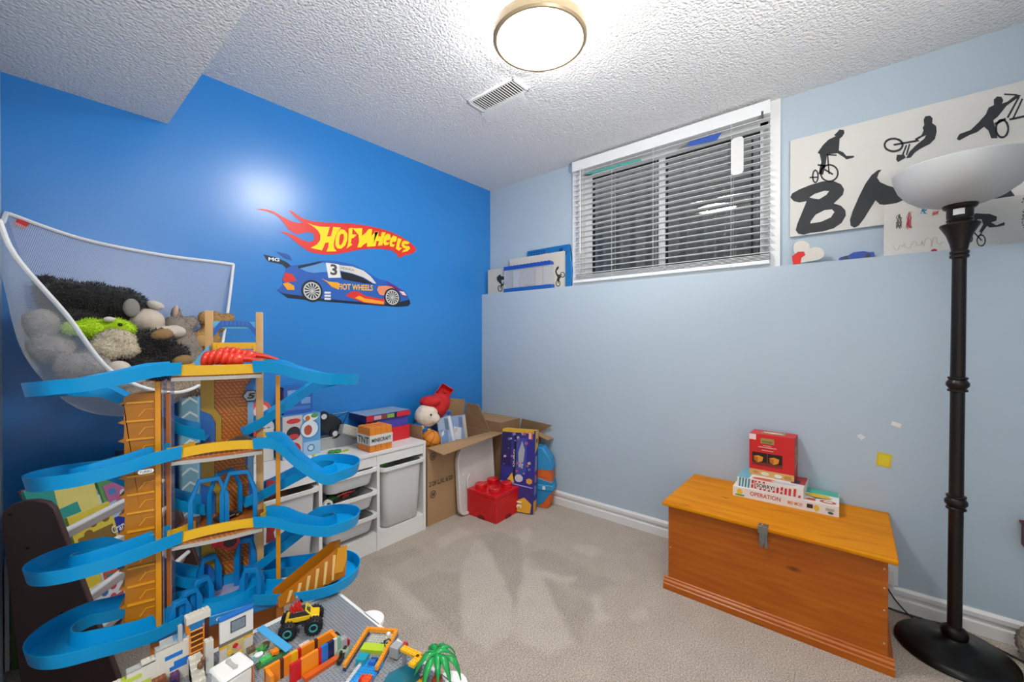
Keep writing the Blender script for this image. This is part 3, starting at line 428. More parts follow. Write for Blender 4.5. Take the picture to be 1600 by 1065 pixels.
# ceiling lamp
cl = thing('ceiling_lamp', 'round flush ceiling lamp glowing white in a beige metal ring', 'ceiling lamp', (1.333, 0.968, ZC))
b = B(); b.lathe([(.06, -.002), (.135, -.002), (.135, -.02), (.06, -.02)], 48); b.build('backplate', M('#dedede', .4), cl)
b = B(); b.lathe([(.168, -.044), (.180, -.042), (.187, -.049), (.187, -.084), (.181, -.091), (.172, -.091), (.167, -.085)], 64, cap=False)
rg = b.build('ring', M('#8d7c5f', .4, metal=.15), cl)
m_dif, nt, bs = newmat('lamp_diffuser'); bs.inputs['Base Color'].default_value = (.9, .9, .9, 1); bs.inputs['Emission Color'].default_value = (1, .975, .94, 1); bs.inputs['Emission Strength'].default_value = LAMP_POWER
b = B(); b.lathe([(.150, -.016), (.166, -.020), (.1655, -.080), (.150, -.088), (.10, -.094), (.05, -.096), (.0001, -.0965)], 48, cap=False); b.build('diffuser', m_dif, cl, fix=False)
# vent
vt = thing('ceiling_vent', 'white slotted air vent with clear deflector on the ceiling', 'vent', (1.60, 1.435, ZC))
b = B()
for (a, c) in (((-.065, -.16, -.012), (-.052, .16, 0)), ((.052, -.16, -.012), (.065, .16, 0)), ((-.065, -.16, -.012), (.065, -.147, 0)), ((-.065, .147, -.012), (.065, .16, 0))): b.bb(a, c)
b.build('frame', m_white, vt, bevel=.002)
b = B(); b.bb((-.052, -.147, -.003), (.052, .147, 0)); b.build('duct_opening', M('#55565a', .7), vt)
lb = B(); lb.box((0, 0, -.008), (.104, .0022, .011), (math.radians(-38), 0, 0)); lv = lb.build('louver', m_white, vt)
for i in range(18):
    o = lv if i == 0 else lv.copy()
    if i: C.objects.link(o); o.parent = vt
    o.location = (0, -.137+i*.0161, 0)
b = B(); b.grid([[(.05, y, -.012), (.075, y, -.03), (.11, y, -.04)] for y in (-.13, .17)]); lab(b.build('deflector', M('#e8ecee', .1, alpha=.25), vt, fix=False), 'clear plastic deflector')
# ---------------------------------------------------------------- wall decals on the blue wall
TW = frame((0, YB-.0012, 0), (1, 0, 0), (0, 0, 1))          # local xy = world x,z ; local +z points into the room
def dec(name, keys, mat, parent, lay, D=HW_D, T=TW, th=.0006):
    b = B()
    for k in keys: b.prism(D[k], th, T @ Matrix.Translation((0, 0, lay*.0006)))
    return b.build(name, mat, parent)
m_red = M('#e0342c', .35); m_yel = M('#f3dc1c', .35)
lg = thing('wall_logo_decal', 'red flame logo decal with yellow lettering on the blue wall', 'wall decal')
dec('flame', ['flame'], m_red, lg, 0)
dec('lettering', [k for k in HW_D if k.startswith('L_') and k != 'L_O_in'], m_yel, lg, 1); dec('letter_counter', ['L_O_in'], m_red, lg, 2)
cr = thing('race_car_decal', 'blue race car decal with flames and number three below the red logo', 'wall decal')
m_db = M('#1d2536', .35)
dec('car_body', ['body'], M('#2a5fb4', .35), cr, 0); dec('rear_wing', ['wing1'], m_db, cr, 1); dec('wing_endplate', ['wing2'], M('#2456a6', .35), cr, 1)
dec('underbody', ['under'], m_db, cr, 1); dec('roof_pillar', ['roofstrip'], m_db, cr, 2); dec('rear_glass', ['glassr'], M('#5c98d3', .35), cr, 1)
dec('window', ['glassf'], M('#20242c', .3), cr, 2); dec('number_plate', ['plate'], M('#ecebe6', .4), cr, 2); dec('window_banner', ['strip'], M('#d8d6d0', .4), cr, 1)
dec('flame_print', ['flame_a', 'flame_c'], M('#d8322a', .35), cr, 2); dec('flame_print', ['flame_b', 'flame_d', 'flame_f'], M('#f0a326', .35), cr, 3); dec('flame_print', ['flame_e'], M('#e88e6c', .35), cr, 2)
dec('hood_print', ['hood'], M('#6a2f86', .35), cr, 2); dec('headlight', ['lamp'], M('#f3d8cf', .3), cr, 3); dec('sponsor_badge', ['badge1', 'badge2', 'badge3'], M('#dfe3ea', .4), cr, 3)
def car_wheel(cx, cz, rx, rz):
    e = lambda k: [(cx+rx*k*math.cos(2*PI*i/32), cz+rz*k*math.sin(2*PI*i/32)) for i in range(32)]
    b = B(); b.prism(e(1), .0006, TW @ Matrix.Translation((0, 0, .0020))); w = b.build('tyre', M('#17191d', .4), cr)
    b = B(); T = TW @ Matrix.Translation((0, 0, .0027)); b.ring2(e(.82), e(.70), .0004, T); b.prism(e(.14), .0004, T)
    for i in range(14):
        a = 2*PI*i/14; da = .10
        b.prism([(cx+rx*r*math.cos(a+s), cz+rz*r*math.sin(a+s)) for r, s in ((.1, -da*2), (.74, -da), (.74, da), (.1, da*2))], .0004, T)
    b.build('rim', M('#cfcfcd', .3), w)
car_wheel(1.079, 1.477, .061, .063); car_wheel(1.617, 1.482, .064, .062)
lettering('number', '3', TW @ Matrix.Translation((1.187, 1.584, .0024)), .042, .066, M('#4a4a4a', .4), cr, off=.03)
lettering('driver_name', 'SERRA', frame((1.248, YB-.004, 1.629), (1, 0, -.06), (.0, 0, 1)), .095, .013, M('#8c8a86', .4), cr, off=.01)
lettering('side_lettering', 'HOT WHEELS', frame((1.234, YB-.0045, 1.499), (1, 0, .06), (0, 0, 1)), .235, .038, M('#f2b84a', .4), cr, off=.03)
lettering('wing_lettering', 'MG', frame((.848, YB-.0035, 1.619), (1, 0, .05), (0, 0, 1)), .055, .019, M('#f2f2f2', .4), cr, off=.03)
# ---------------------------------------------------------------- pictures on the pale wall
TR = lambda x: frame((x, 0, 0), (0, -1, 0), (0, 0, 1))       # local x = -world y, local z into the room
def neg(p): return [(-a, z) for a, z in p]
m_canvas = M('#d9d6cf', .75, bump=.15, bscale=400); m_ink = M('#26282b', .6)
def canvas(name, label, ya, yb, za, zb, x, th, mat=m_canvas, rot=0.0):
    t = thing(name, label, 'picture'); b = B(); b.prism([(-ya, za), (-yb, za), (-yb, zb), (-ya, zb)], th, TR(x)); b.build('canvas', mat, t); return t
cv = canvas('bike_canvas', 'long white canvas with three stunt rider silhouettes and big black lettering', .256, -.80, 1.733, 2.236, XU-.002, .018)
def ink(name, parent, polys, rings, x, mat=m_ink, lay=0):
    b = B()
    for p in polys: b.prism(neg(p), .0006, TR(x-.0006*lay))
    for o, i in rings: b.ring2(neg(o), neg(i), .0006, TR(x-.0006*lay))
    return b.build(name, mat, parent)
XB = XU-.0205
ink('letter', cv, [BM_D['B']], [], XB); ink('letter_counter', cv, [BM_D['B_in1']], [], XB, m_canvas, 1); ink('letter_counter', cv, [BM_D['B_in2']], [], XB, m_canvas, 1)
ink('letter', cv, [BM_D['M'], BM_D['M2']], [], XB); ink('letter', cv, [BM_D['X1'], BM_D['X2']], [], XB)
R_, L_ = BMr_D, BMl_D
ink('rider_silhouette', cv, [BM_D['r1']]+[L_[k] for k in ('l1', 'l2', 'l3', 'l4', 'l4b')], [R_['w1'], R_['w2']], XB)
ink('rider_silhouette', cv, [BM_D['r2'], BM_D['r2f']]+[L_[k] for k in ('l5', 'l6', 'l7', 'l13')], [R_['w3']], XB)
ink('rider_silhouette', cv, [BM_D['r3']]+[L_[k] for k in ('l8', 'l9', 'l10', 'l11', 'l12')], [R_['w4']], XB)
c3 = canvas('bike_canvas', 'grey dotted canvas with one jumping bike rider behind the floor lamp', -.335, -.82, 1.578, 1.778, XU-.006, .016, M('#cbc8c3', .75))
ink('rider_silhouette', c3, [S3_D['r']]+list(S3l_D.values()), list(S3r_D.values()), XU-.0225)
b = B(); rs = random.Random(3)
for i in range(420):
    y = -.52-abs(rs.gauss(0, .09)); z = 1.70+rs.gauss(0, .035)
    if y < -.80 or not (1.585 < z < 1.772): continue
    d = .0012+rs.random()*.0012; b.prism([(-y-d, z-d), (-y+d, z-d), (-y+d, z+d), (-y-d, z+d)], .0004, TR(XU-.0225))
b.build('spray_dots', m_ink, c3)['kind'] = 'stuff'
dr = canvas('childs_drawing', 'white drawing paper with crayon scribbles leaning beside the floor lamp', -.108, -.345, 1.585, 1.822, XU-.026, .0015, M('#dfdad2', .8, var=.05, vscale=12))
b = B(); b.prism(neg([(-.262, 1.585), (-.282, 1.585), (-.280, 1.592), (-.272, 1.596), (-.264, 1.592)]), .0006, TR(XU-.0285)); lab(b.build('pin', M('#c3203a', .4), dr), 'red pin')
for (y, z, col, h) in ((-.160, 1.735, '#5a5a5a', .075), (-.192, 1.735, '#c8525f', .08), (-.240, 1.775, '#3e9ac0', .05), (-.275, 1.752, '#e06a5a', .02)):
    b = B(); pts = [(XU-.0283, y+rs.uniform(-.011, .011), z+(rs.random()-.5)*h) for i in range(26)]
    for i in range(25):
        a, c = Vector(pts[i]), Vector(pts[i+1]); b.tube([a, c], .0008, 4)
    b.build('crayon_scribble', M(col, .8), dr)
b = B(); pts = [(XU-.0283, -.14+i*-.006+rs.uniform(-.004, .004), 1.62+rs.uniform(-.022, .03)) for i in range(28)]; b.tube(pts, .0006, 4); b.build('crayon_scribble', M('#d9b98e', .8), dr)
# ledge, left of the window
s4 = canvas('small_canvas', 'small cream canvas with bike rider standing next to the blue wall corner', 2.395, 2.165, 1.575, 1.785, 2.566, .018, M('#cfc6ba', .75))
ink('rider_silhouette', s4, [S4_D['r']]+list(S4l_D.values()), list(S4r_D.values()), 2.5475)
s5 = canvas('small_canvas', 'cream canvas with wheelie bike rider half behind the clear case', 2.15, 1.63, 1.575, 1.845, 2.566, .018, M('#d2cabd', .75))
ink('rider_silhouette', s5, [S5_D['r']]+list(S5l_D.values()), list(S5r_D.values()), 2.5475)
cs = thing('car_carry_case', 'blue curved carry case with checkered print standing behind the small canvases', 'case')
b = B(); b.prism([(-1.585, 1.575), (-1.572, 1.70), (-1.60, 1.895), (-1.99, 1.895), (-2.0, 1.80), (-1.99, 1.575)], .028, TR(2.598)); b.build('shell', M('#1a6fae', .35), cs, bevel=.004)
b = B()
for (y, z) in [(1.975-.024*i, 1.868-.02*(j)) for j in range(2) for i in range(j % 2, 7)]:
    b.prism([(-y, z), (-y+.012, z), (-y+.016, z+.014), (-y+.004, z+.014)], .0006, TR(2.5695))
for (y, z) in ((1.69, 1.845), (1.655, 1.815)): b.prism([(-y, z), (-y+.03, z), (-y+.04, z+.028), (-y+.01, z+.028)], .0006, TR(2.5695))
b.build('checker_print', M('#173a86', .4), cs)
b = B(); b.prism([(-1.90, 1.80), (-1.86, 1.845), (-1.80, 1.855), (-1.74, 1.84), (-1.72, 1.80)], .0006, TR(2.569)); lab(b.build('car_print', M('#d9783f', .4), cs), 'orange car print')
b = B(); b.prism([(-1.93, 1.80), (-1.885, 1.855), (-1.86, 1.855), (-1.895, 1.80)], .0006, TR(2.568)); b.build('car_print', M('#22242c', .4), cs)
cc = thing('display_case', 'clear plastic display case with blue lid and base on the left ledge', 'case', (2.519, 1.94, ZL))
b = B(); b.bb((-.02, -.235, .001), (.02, .235, .03)); b.build('base', plastic('#1e5fae'), cc, bevel=.003)
b = B(); b.bb((-.02, -.225, .175), (.02, .235, .20))
for i in range(14): b.bb((-.021, -.215+i*.033, .2), (.018, -.195+i*.033, .207))
b.build('lid', plastic('#1f4fb0'), cc, bevel=.002)
b = B(); b.bb((-.018, -.23, .03), (-.016, .232, .175)); b.bb((.014, -.23, .03), (.016, .232, .175)); b.bb((-.016, .229, .03), (.014, .232, .175)); b.bb((-.016, -.23, .03), (.014, -.227, .175))
lab(b.build('window', M('#eef2f5', .1, alpha=.25), cc), 'clear walls')
for i in range(6):
    b = B(); b.bb((-.012, -.21+i*.074, .034), (.010, -.155+i*.074, .165)); b.build('stored_card', card(['#a9a4a6', '#b6a69c', '#8f8a94', '#9c8f88', '#a8a7ad', '#7f7f8b'][i]), cc)
# ledge, right of the window
hb = thing('paper_heart', 'white paper heart with red figure standing on the ledge beside the window', 'paper craft')
def heart(cx, cz, s): return [(cx+s*0.062*(math.sin(t)**3)*1.15, cz+s*(.05*math.cos(t)-.02*math.cos(2*t)-.008*math.cos(3*t)-.004*math.cos(4*t))) for t in [2*PI*i/36 for i in range(36)]]
b = B(); b.prism(heart(0, 0, 1.0), .004, frame((2.535, .182, 1.632), (0, -.82, -.57), (0, -.57, .82))); b.build('heart', M('#d9d2c8', .8, var=.08, vscale=90), hb)
b = B(); b.prism([(-.065, -.045), (-.07, .0), (-.045, .02), (-.02, .018), (-.014, .0), (-.03, -.012), (-.035, -.045)], .001, frame((2.530, .172, 1.622), (0, -1, 0), (0, 0, 1))); b.build('red_cutout', M('#d8241e', .6), hb)
tc_ = thing('toy_car', 'small dark blue toy car parked on the ledge beneath the long canvas', 'toy car', (2.530, -.012, ZL), (0, 0, math.radians(2)))
b = B(); b.prism([(-.062, .008), (.064, .008), (.067, .016), (.058, .023), (.030, .028), (.012, .040), (-.024, .042), (-.046, .034), (-.062, .033), (-.065, .018)], .046, frame((.023, 0, 0), (0, 1, 0), (0, 0, 1))); b.build('body', M('#1a44a4', .25, coat=.4), tc_, bevel=.002)
b = B(); b.prism([(.024, .030), (.011, .0385), (-.023, .0405), (-.038, .034)], .0475, frame((.02375, 0, 0), (0, 1, 0), (0, 0, 1))); b.build('windows', M('#15181c', .1), tc_)
for y in (-.04, .04):
    for x in (-.021, .021):
        b = B(); b.cyl((x-.004, y, .0095), (x+.004, y, .0095), .0095, 14); b.build('wheel', M('#3a3c40', .4), tc_)
# tape scraps on the lower wall
for (nm, lb_, y, z, w, h, r, col) in (('tape_scrap', 'upper right white tape scrap on the pale wall', -.149, .818, .032, .018, .3, '#e6e2d8'), ('tape_scrap', 'white diamond tape scrap on the pale wall over the chest', -.03, .745, .024, .02, .8, '#dcdcd8')):
    b = B(); b.box((0, 0, 0), (.001, w, h), (r, 0, 0)); tag(b.build(nm, M(col, .7), loc=(XL-.0006, y, z)), lb_, 'tape')
yn = thing('sticky_note', 'yellow sticky note on the pale wall over the chest', 'note', (XL-.001, -.109, .652))
b = B(); b.box((0, 0, 0), (.0015, .05, .062), (.08, 0, 0)); b.build('sheet', M('#d9bf33', .6), yn); b = B(); b.box((-.0012, 0, -.002), (.0008, .036, .046), (.08, 0, 0)); b.build('print', M('#e4cb2a', .6), yn)
# ---------------------------------------------------------------- pine chest with games on top
def wood(name, c0, c1, c2, axis='y', rough=.35):
    m, nt, b = newmat(name); tc = nt.nodes.new('ShaderNodeTexCoord'); mp = nt.nodes.new('ShaderNodeMapping')
    mp.inputs['Scale'].default_value = {'y': (9, 1.2, 9), 'x': (1.2, 9, 9), 'z': (9, 9, 1.2)}[axis]
    nt.links.new(tc.outputs['Object'], mp.inputs['Vector'])
    n = nt.nodes.new('ShaderNodeTexNoise'); n.inputs['Scale'].default_value = 2.2; n.inputs['Detail'].default_value = 7; n.inputs['Distortion'].default_value = 1.3
    w = nt.nodes.new('ShaderNodeTexWave'); w.wave_type = 'BANDS'; w.bands_direction = 'Z' if axis != 'z' else 'X'; w.inputs['Scale'].default_value = 1.3; w.inputs['Distortion'].default_value = 6; w.inputs['Detail'].default_value = 3
    vk = nt.nodes.new('ShaderNodeTexVoronoi'); vk.inputs['Scale'].default_value = 1.0; vk.inputs['Randomness'].default_value = 1.0
    mk = nt.nodes.new('ShaderNodeMapping'); mk.inputs['Scale'].default_value = {'y': (7, 3.2, 7), 'x': (3.2, 7, 7), 'z': (7, 7, 3.2)}[axis]
    nt.links.new(tc.outputs['Object'], mk.inputs['Vector']); nt.links.new(mk.outputs[0], vk.inputs['Vector'])
    nt.links.new(mp.outputs[0], n.inputs['Vector']); nt.links.new(mp.outputs[0], w.inputs['Vector'])
    a = nt.nodes.new('ShaderNodeMath'); a.operation = 'MULTIPLY_ADD'; a.inputs[1].default_value = .12; nt.links.new(w.outputs['Fac'], a.inputs[0]); nt.links.new(n.outputs['Fac'], a.inputs[2])
    col = ramp(nt, a.outputs[0], [(.25, c0), (.6, c1), (.95, c2)])
    kr = nt.nodes.new('ShaderNodeValToRGB'); kr.color_ramp.elements[0].position = .05; kr.color_ramp.elements[0].color = (1, 1, 1, 1); kr.color_ramp.elements[1].position = .11; kr.color_ramp.elements[1].color = (0, 0, 0, 1)
    nt.links.new(vk.outputs['Distance'], kr.inputs[0])
    mx = nt.nodes.new('ShaderNodeMix'); mx.data_type = 'RGBA'; mx.inputs[7].default_value = lin('#5a2d10')
    nt.links.new(kr.outputs[0], mx.inputs[0]); nt.links.new(col, mx.inputs[6]); nt.links.new(mx.outputs[2], b.inputs['Base Color'])
    b.inputs['Roughness'].default_value = rough; b.inputs['Specular IOR Level'].default_value = .3 if rough < .5 else .12; b.inputs['Coat Weight'].default_value = .04 if rough < .5 else 0; b.inputs['Coat Roughness'].default_value = .25
    bp = nt.nodes.new('ShaderNodeBump'); bp.inputs['Strength'].default_value = .08; nt.links.new(n.outputs['Fac'], bp.inputs['Height']); nt.links.new(bp.outputs['Normal'], b.inputs['Normal'])
    return m
m_pine = wood('pine_orange', '#a04c0c', '#b05a10', '#bf6c18'); m_pinelid = wood('pine_lid', '#b86606', '#d68406', '#dc9410', rough=.55)
ch = thing('wooden_chest', 'orange pine blanket chest standing against the pale wall', 'chest', (2.235, .285, 0))
X0, X1, Y0, Y1, H0, H1 = -.245, .245, -.385, .395, .0, .400
b = B()
b.bb((X0, Y0, .012), (X0+.018, Y1, H1)); b.bb((X1-.018, Y0, .012), (X1, Y1, H1)); b.bb((X0+.018, Y0+.003, .012), (X1-.018, Y0+.021, H1)); b.bb((X0+.018, Y1-.021, .012), (X1-.018, Y1-.003, H1)); b.bb((X0+.018, Y0+.021, .012), (X1-.018, Y1-.021, .03))
b.build('body', m_pine, ch, bevel=.0015)
sec = [(0, 0), (.018, 0), (.018, .026), (.013, .030), (.013, .040), (.006, .046), (.006, .052), (0, .056)]
b = B(); b.sweep([(X1, Y0, 0), (X0, Y0, 0)], [(-a, z) for a, z in sec], smooth=False); b.sweep([(X0, Y0-.018, 0), (X0, Y1+.018, 0)], [(-a, z) for a, z in sec], smooth=False); b.sweep([(X0, Y1, 0), (X1, Y1, 0)], [(-a, z) for a, z in sec], smooth=False)
b.build('base_moulding', m_pine, ch)
b = B(); b.bb((-.270, -.412, .401), (.256, .418, .420)); b.build('lid', m_pinelid, ch, bevel=.006, bseg=3)
hs = thing('hasp', '', ''); del hs['label']; del hs['category']; hs.parent = ch
m_st = M('#8d8d8c', .35, metal=.9, bump=.2, bscale=80)
b = B(); b.bb((-.274, -.018, .392), (-.270, .018, .4215)); b.bb((-.274, -.018, .4195), (-.238, .018, .4225)); b.build('hinge_plate', m_st, hs, bevel=.001)
b = B(); b.bb((-.262, -.015, .352), (-.2585, .015, .40)); b.bb((-.266, -.007, .345), (-.260, .007, .395)); b.build('strap', m_st, hs, bevel=.001)
b = B(); b.bb((-.2485, -.015, .325), (-.245, -.004, .372)); b.bb((-.2485, .004, .325), (-.245, .015, .372)); b.tube([(-.247, -.003, .352), (-.268, -.003, .352), (-.268, .003, .352), (-.247, .003, .352)], .002, 6); b.build('staple_plate', m_st, hs)
b = B(); b.ball((-.254, .004, .4228), (.006, .006, .003)); lab(b.build('rivet', M('#c9a25a', .3, metal=.9), hs), 'brass rivet')
for (y, z) in ((Y0+.01, .10), (Y0+.01, .22), (Y0+.01, .37), (Y0+.01, .30), (Y1-.01, .2)):
    b = B(); b.ball((X0-.0002, y, z), (.0012, .0035, .0035), None, 10, 6); b.build('nail_head', M('#c7b79a', .35, metal=.7), ch)
# printed cardboard box helper: front face looks to -X (toward the room), width along -Y
def pbox(name, label, cat, c, d, rotz, colors, group=None, rot=None):
    """c = centre of the base, d = (depth, width, height); colors: dict of face name -> material. front = local -X"""
    t = thing(name, label, cat, c, rot or (0, 0, rotz), group); x, y, z = d[0]/2, d[1]/2, d[2]
    b = B(); bx = B().box((0, 0, z/2), d)
    order = ['bottom', 'top', 'ymin', 'back', 'ymax', 'front']
    for i, nm in enumerate(order):
        b.m(colors.get(nm, colors['all'])); b.add(bx.v, [bx.f[i]])
    o = b.build('box', None, t); md = o.modifiers.new('bevel', 'BEVEL'); md.width = .0012; md.segments = 1
    FT = dict(front=frame((-x, y, 0), (0, -1, 0), (0, 0, 1)), ymin=frame((-x, -y, 0), (1, 0, 0), (0, 0, 1)), top=frame((-x, y, z), (0, -1, 0), (1, 0, 0)), ymax=frame((x, y, 0), (-1, 0, 0), (0, 0, 1)), back=frame((x, -y, 0), (0, 1, 0), (0, 0, 1)))
    return t, FT
def prn(t, T, items, lift=.0006):
    """flat print on a face: (name, polygon or rect, colour)"""
    for k, (nm, p, col) in enumerate(items):
        if isinstance(p, tuple): p = [(p[0], p[1]), (p[2], p[1]), (p[2], p[3]), (p[0], p[3])]
        b = B(); b.prism(p, .0004, T @ Matrix.Translation((0, 0, lift+.0001*k))); b.build(nm, M(col, .45), t)
def ell(cx, cy, rx, ry=None, n=20): return [(cx+rx*math.cos(2*PI*i/n), cy+(ry or rx)*math.sin(2*PI*i/n)) for i in range(n)]
op, F = pbox('board_game_box', 'flat white board game box with red lettering lying on the chest lid', 'board game', (2.376, .253, .4205), (.205, .414, .046), math.radians(1), dict(all=card('#e6e2dc'), top=card('#e9e6e0')))
lettering('lettering', 'OPERATION', F['front'] @ Matrix.Translation((.075, .016, 0)), .125, .020, M('#b8402f', .5), op, off=.012)
lettering('lettering', 'ME! MOI!', F['front'] @ Matrix.Translation((.228, .014, 0)), .055, .016, M('#e07a35', .5), op, off=.02)
prn(op, F['front'], [('print', ell(.03, .024, .012, .015), '#e4c33a'), ('print', (.012, .005, .05, .012), '#5aa06a'), ('print', (.300, .016, .322, .034), '#3a2a2a'), ('print', ell(.335, .022, .010, .014), '#e3bd3c'), ('print', ell(.385, .012, .010, .005), '#2f5a48'), ('print', (.366, .022, .398, .024), '#777777'), ('print', (.368, .028, .398, .030), '#777777')])
prn(op, F['top'], [('print', (.275, .13, .412, .203), '#4fb39a'), ('print', [(.28, .09), (.33, .065), (.39, .085), (.37, .12), (.31, .13)], '#e0b628'), ('print', [(.29, .085), (.33, .055), (.385, .078), (.33, .07)], '#2a2a2a'), ('print', ell(.375, .035, .030, .02), '#d2452f'), ('print', ell(.375, .035, .017, .010), '#e9e6e0'), ('print', [(.29, .018), (.305, .048), (.33, .048), (.33, .018)], '#d2452f')])
so, F = pbox('board_game_box', 'white board game box with red and teal stripes between the other games', 'board game', (2.385, .305, .4672), (.20, .270, .046), math.radians(-1), dict(all=card('#e8e4de')))
it = []
for i in range(4): it.append(('stripe', [(.006+i*.013, .0), (.013+i*.013, .0), (.017+i*.013, .045), (.010+i*.013, .045)], '#2f8aa0'))
for i, (x, z0, z1) in enumerate([(.06, .004, .022), (.062, .027, .043), (.074, .004, .043), (.09, .02, .044), (.108, .03, .044), (.095, .002, .010), (.112, .002, .010), (.13, .002, .010), (.15, .002, .018), (.165, .004, .030), (.18, .003, .014), (.182, .02, .036), (.197, .004, .034), (.213, .003, .036), (.232, .004, .040), (.25, .003, .014)]): it.append(('stripe', [(x, z0), (x+.009, z0), (x+.011, z1), (x+.002, z1)], '#cf2f33'))
it.append(('print', (.079, .011, .163, .036), '#e8e4de')); prn(so, F['front'], it); lettering('lettering', 'SORRY!', F['front'] @ Matrix.Translation((.083, .014, .003)), .075, .018, M('#1c1c1e', .5), so, off=.02)
prn(so, F['top'], [('print', (.0, .0, .05, .198), '#6fb2c2'), ('print', ell(.12, .03, .06, .02), '#d8564a'), ('print', ell(.19, .028, .05, .018), '#c9ccd2'), ('print', (.215, .06, .27, .19), '#b9353b'), ('print', ell(.235, .09, .016, .03), '#1f3448')])
rd, F = pbox('toy_box', 'red cardboard gift box standing on top of the board games', 'box', (2.425, .307, .5138), (.115, .19, .208), math.radians(-2), dict(all=card('#cf1f22'), ymin=card('#c01c20')))
prn(rd, F['front'], [('print', (0, .0, .19, .030), '#d9a962'), ('print', (.014, .052, .142, .116), '#2a1410'), ('print', (.0785, .052, .0805, .116), '#8a5a3a'), ('print', (.014, .052, .142, .068), '#7a2a1a'), ('print', (0, .178, .03, .206), '#ecd9d6'), ('print', (.05, .163, .108, .190), '#a68d4a'), ('print', (.056, .168, .10, .178), '#6d7a3a'), ('print', (.04, .143, .118, .147), '#e8b9b0'), ('print', (.06, .152, .096, .155), '#e8b9b0'), ('print', (.055, .128, .105, .131), '#e8b9b0')])
for k, x in enumerate((.040, .108)):
    prn(rd, F['front'], [('print', [(x-.020, .096), (x, .102), (x+.022, .096), (x+.018, .075), (x-.002, .066), (x-.017, .075)], '#e0922c'), ('print', [(x-.020, .096), (x-.001, .091), (x-.002, .066), (x-.017, .075)], '#b9661c')], lift=.004)
prn(rd, F['front'], [('print', ell(.07, .014, .018, .009), '#e6dcc2'), ('print', ell(.125, .013, .016, .009), '#e8e4d8'), ('print', ell(.03, .016, .012, .006), '#c4853a'), ('print', (.15, .006, .18, .022), '#c98a3e')], lift=.0022)
prn(rd, F['ymin'], [('print', (.02, .13, .085, .16), '#b08a58'), ('print', (.02, .095, .085, .125), '#b08a58'), ('print', [(.015, .055), (.095, .085), (.095, .087), (.015, .057)], '#e8c9c2'), ('print', [(.015, .065), (.095, .095), (.095, .097), (.015, .067)], '#e8c9c2')])
prn(rd, F['top'], [('print', (.045, .03, .145, .085), '#a58c54'), ('print', (.055, .05, .135, .07), '#e9dfc0'), ('print', (.06, .095, .14, .099), '#e8b9b0')])
# ---------------------------------------------------------------- floor lamp
lp = thing('floor_lamp', 'tall dark bronze torchiere floor lamp with white glass bowl', 'floor lamp', (2.272, -.300, 0), (math.radians(.2), math.radians(-.6), 0))
m_br = M('#2a2320', .32, metal=.55)
b = B(); b.lathe([(.001, .0), (.166, .0), (.169, .008), (.165, .020), (.150, .030), (.128, .033), (.120, .037), (.075, .046), (.045, .056), (.034, .066)], 64); lab(b.build('base', M('#15130f', .30, metal=.4), lp), 'black weighted round base')
b = B(); b.lathe([(.034, .064), (.037, .070), (.039, .082), (.036, .096), (.026, .104), (.0205, .108)], 32); b.build('base_collar', M('#15130f', .3, metal=.4), lp)
b = B(); b.lathe([(.0205, .10), (.0205, .56)], 28); b.build('pole', m_br, lp)
b = B(); b.lathe([(.0205, 1.05), (.0195, 1.52)], 28); b.lathe([(.0205, .60), (.020, 1.01)], 28); b.build('pole', m_br, lp)
kn = [(.0205, -.03), (.028, -.028), (.028, -.022), (.024, -.018), (.032, -.006), (.032, .004), (.024, .016), (.028, .019), (.028, .025), (.0205, .028)]
for z in (.582, 1.030):
    b = B(); b.lathe([(r, z+h) for r, h in kn], 28); b.build('collar', m_br, lp)
b = B(); b.lathe([(.0195, 1.50), (.0265, 1.505), (.0265, 1.513), (.023, 1.516), (.0265, 1.520), (.0265, 1.528), (.022, 1.532), (.026, 1.555), (.036, 1.59), (.050, 1.617), (.0545, 1.626), (.053, 1.630), (.034, 1.630)], 36); b.build('bell_cup', m_br, lp)
b = B(); b.lathe([(.034, 1.628), (.037, 1.634), (.034, 1.639), (.037, 1.645), (.034, 1.650), (.036, 1.656), (.036, 1.684), (.045, 1.690), (.048, 1.699), (.044, 1.706), (.001, 1.706)], 36); b.build('socket_neck', m_br, lp)
b = B(); T = Matrix.Translation((0, 0, 1.671)) @ Matrix.Rotation(math.radians(168), 4, 'Z'); vs = []
for a in (-.42, -.14, .14, .42):
    for z in (-.011, .011): vs.append((.0366*math.cos(a), .0366*math.sin(a), z))
b.add(vs, [(i*2, i*2+2, i*2+3, i*2+1) for i in range(3)], True, T); lab(b.build('rating_sticker', M('#d8d8d6', .5), lp, fix=False), 'white rating sticker')
bow = [(.040, 1.700), (.075, 1.706), (.115, 1.722), (.150, 1.750), (.172, 1.782), (.184, 1.815), (.190, 1.842), (.187, 1.846), (.181, 1.816), (.168, 1.786), (.146, 1.755), (.112, 1.729), (.075, 1.713), (.040, 1.708)]
m_bowl, nt, bs = newmat('frosted_bowl'); bs.inputs['Base Color'].default_value = lin('#c2c3c2'); bs.inputs['Roughness'].default_value = .45; bs.inputs['Subsurface Weight'].default_value = .15; bs.inputs['Subsurface Radius'].default_value = (.02, .02, .02)
b = B(); b.lathe(bow, 72, cap=False); lab(b.build('glass_bowl', m_bowl, lp), 'frosted white glass bowl')
b = B(); b.tube(spline([(2.49, -.08, .17), (2.46, -.14, .06), (2.42, -.20, .012), (2.40, -.25, .006), (2.36, -.27, .02), (2.30, -.285, .045)], 6), .003, 6); tag(b.build('power_cord', M('#141312', .5)), 'black power cord running from the wall outlet to the lamp base', 'cord')
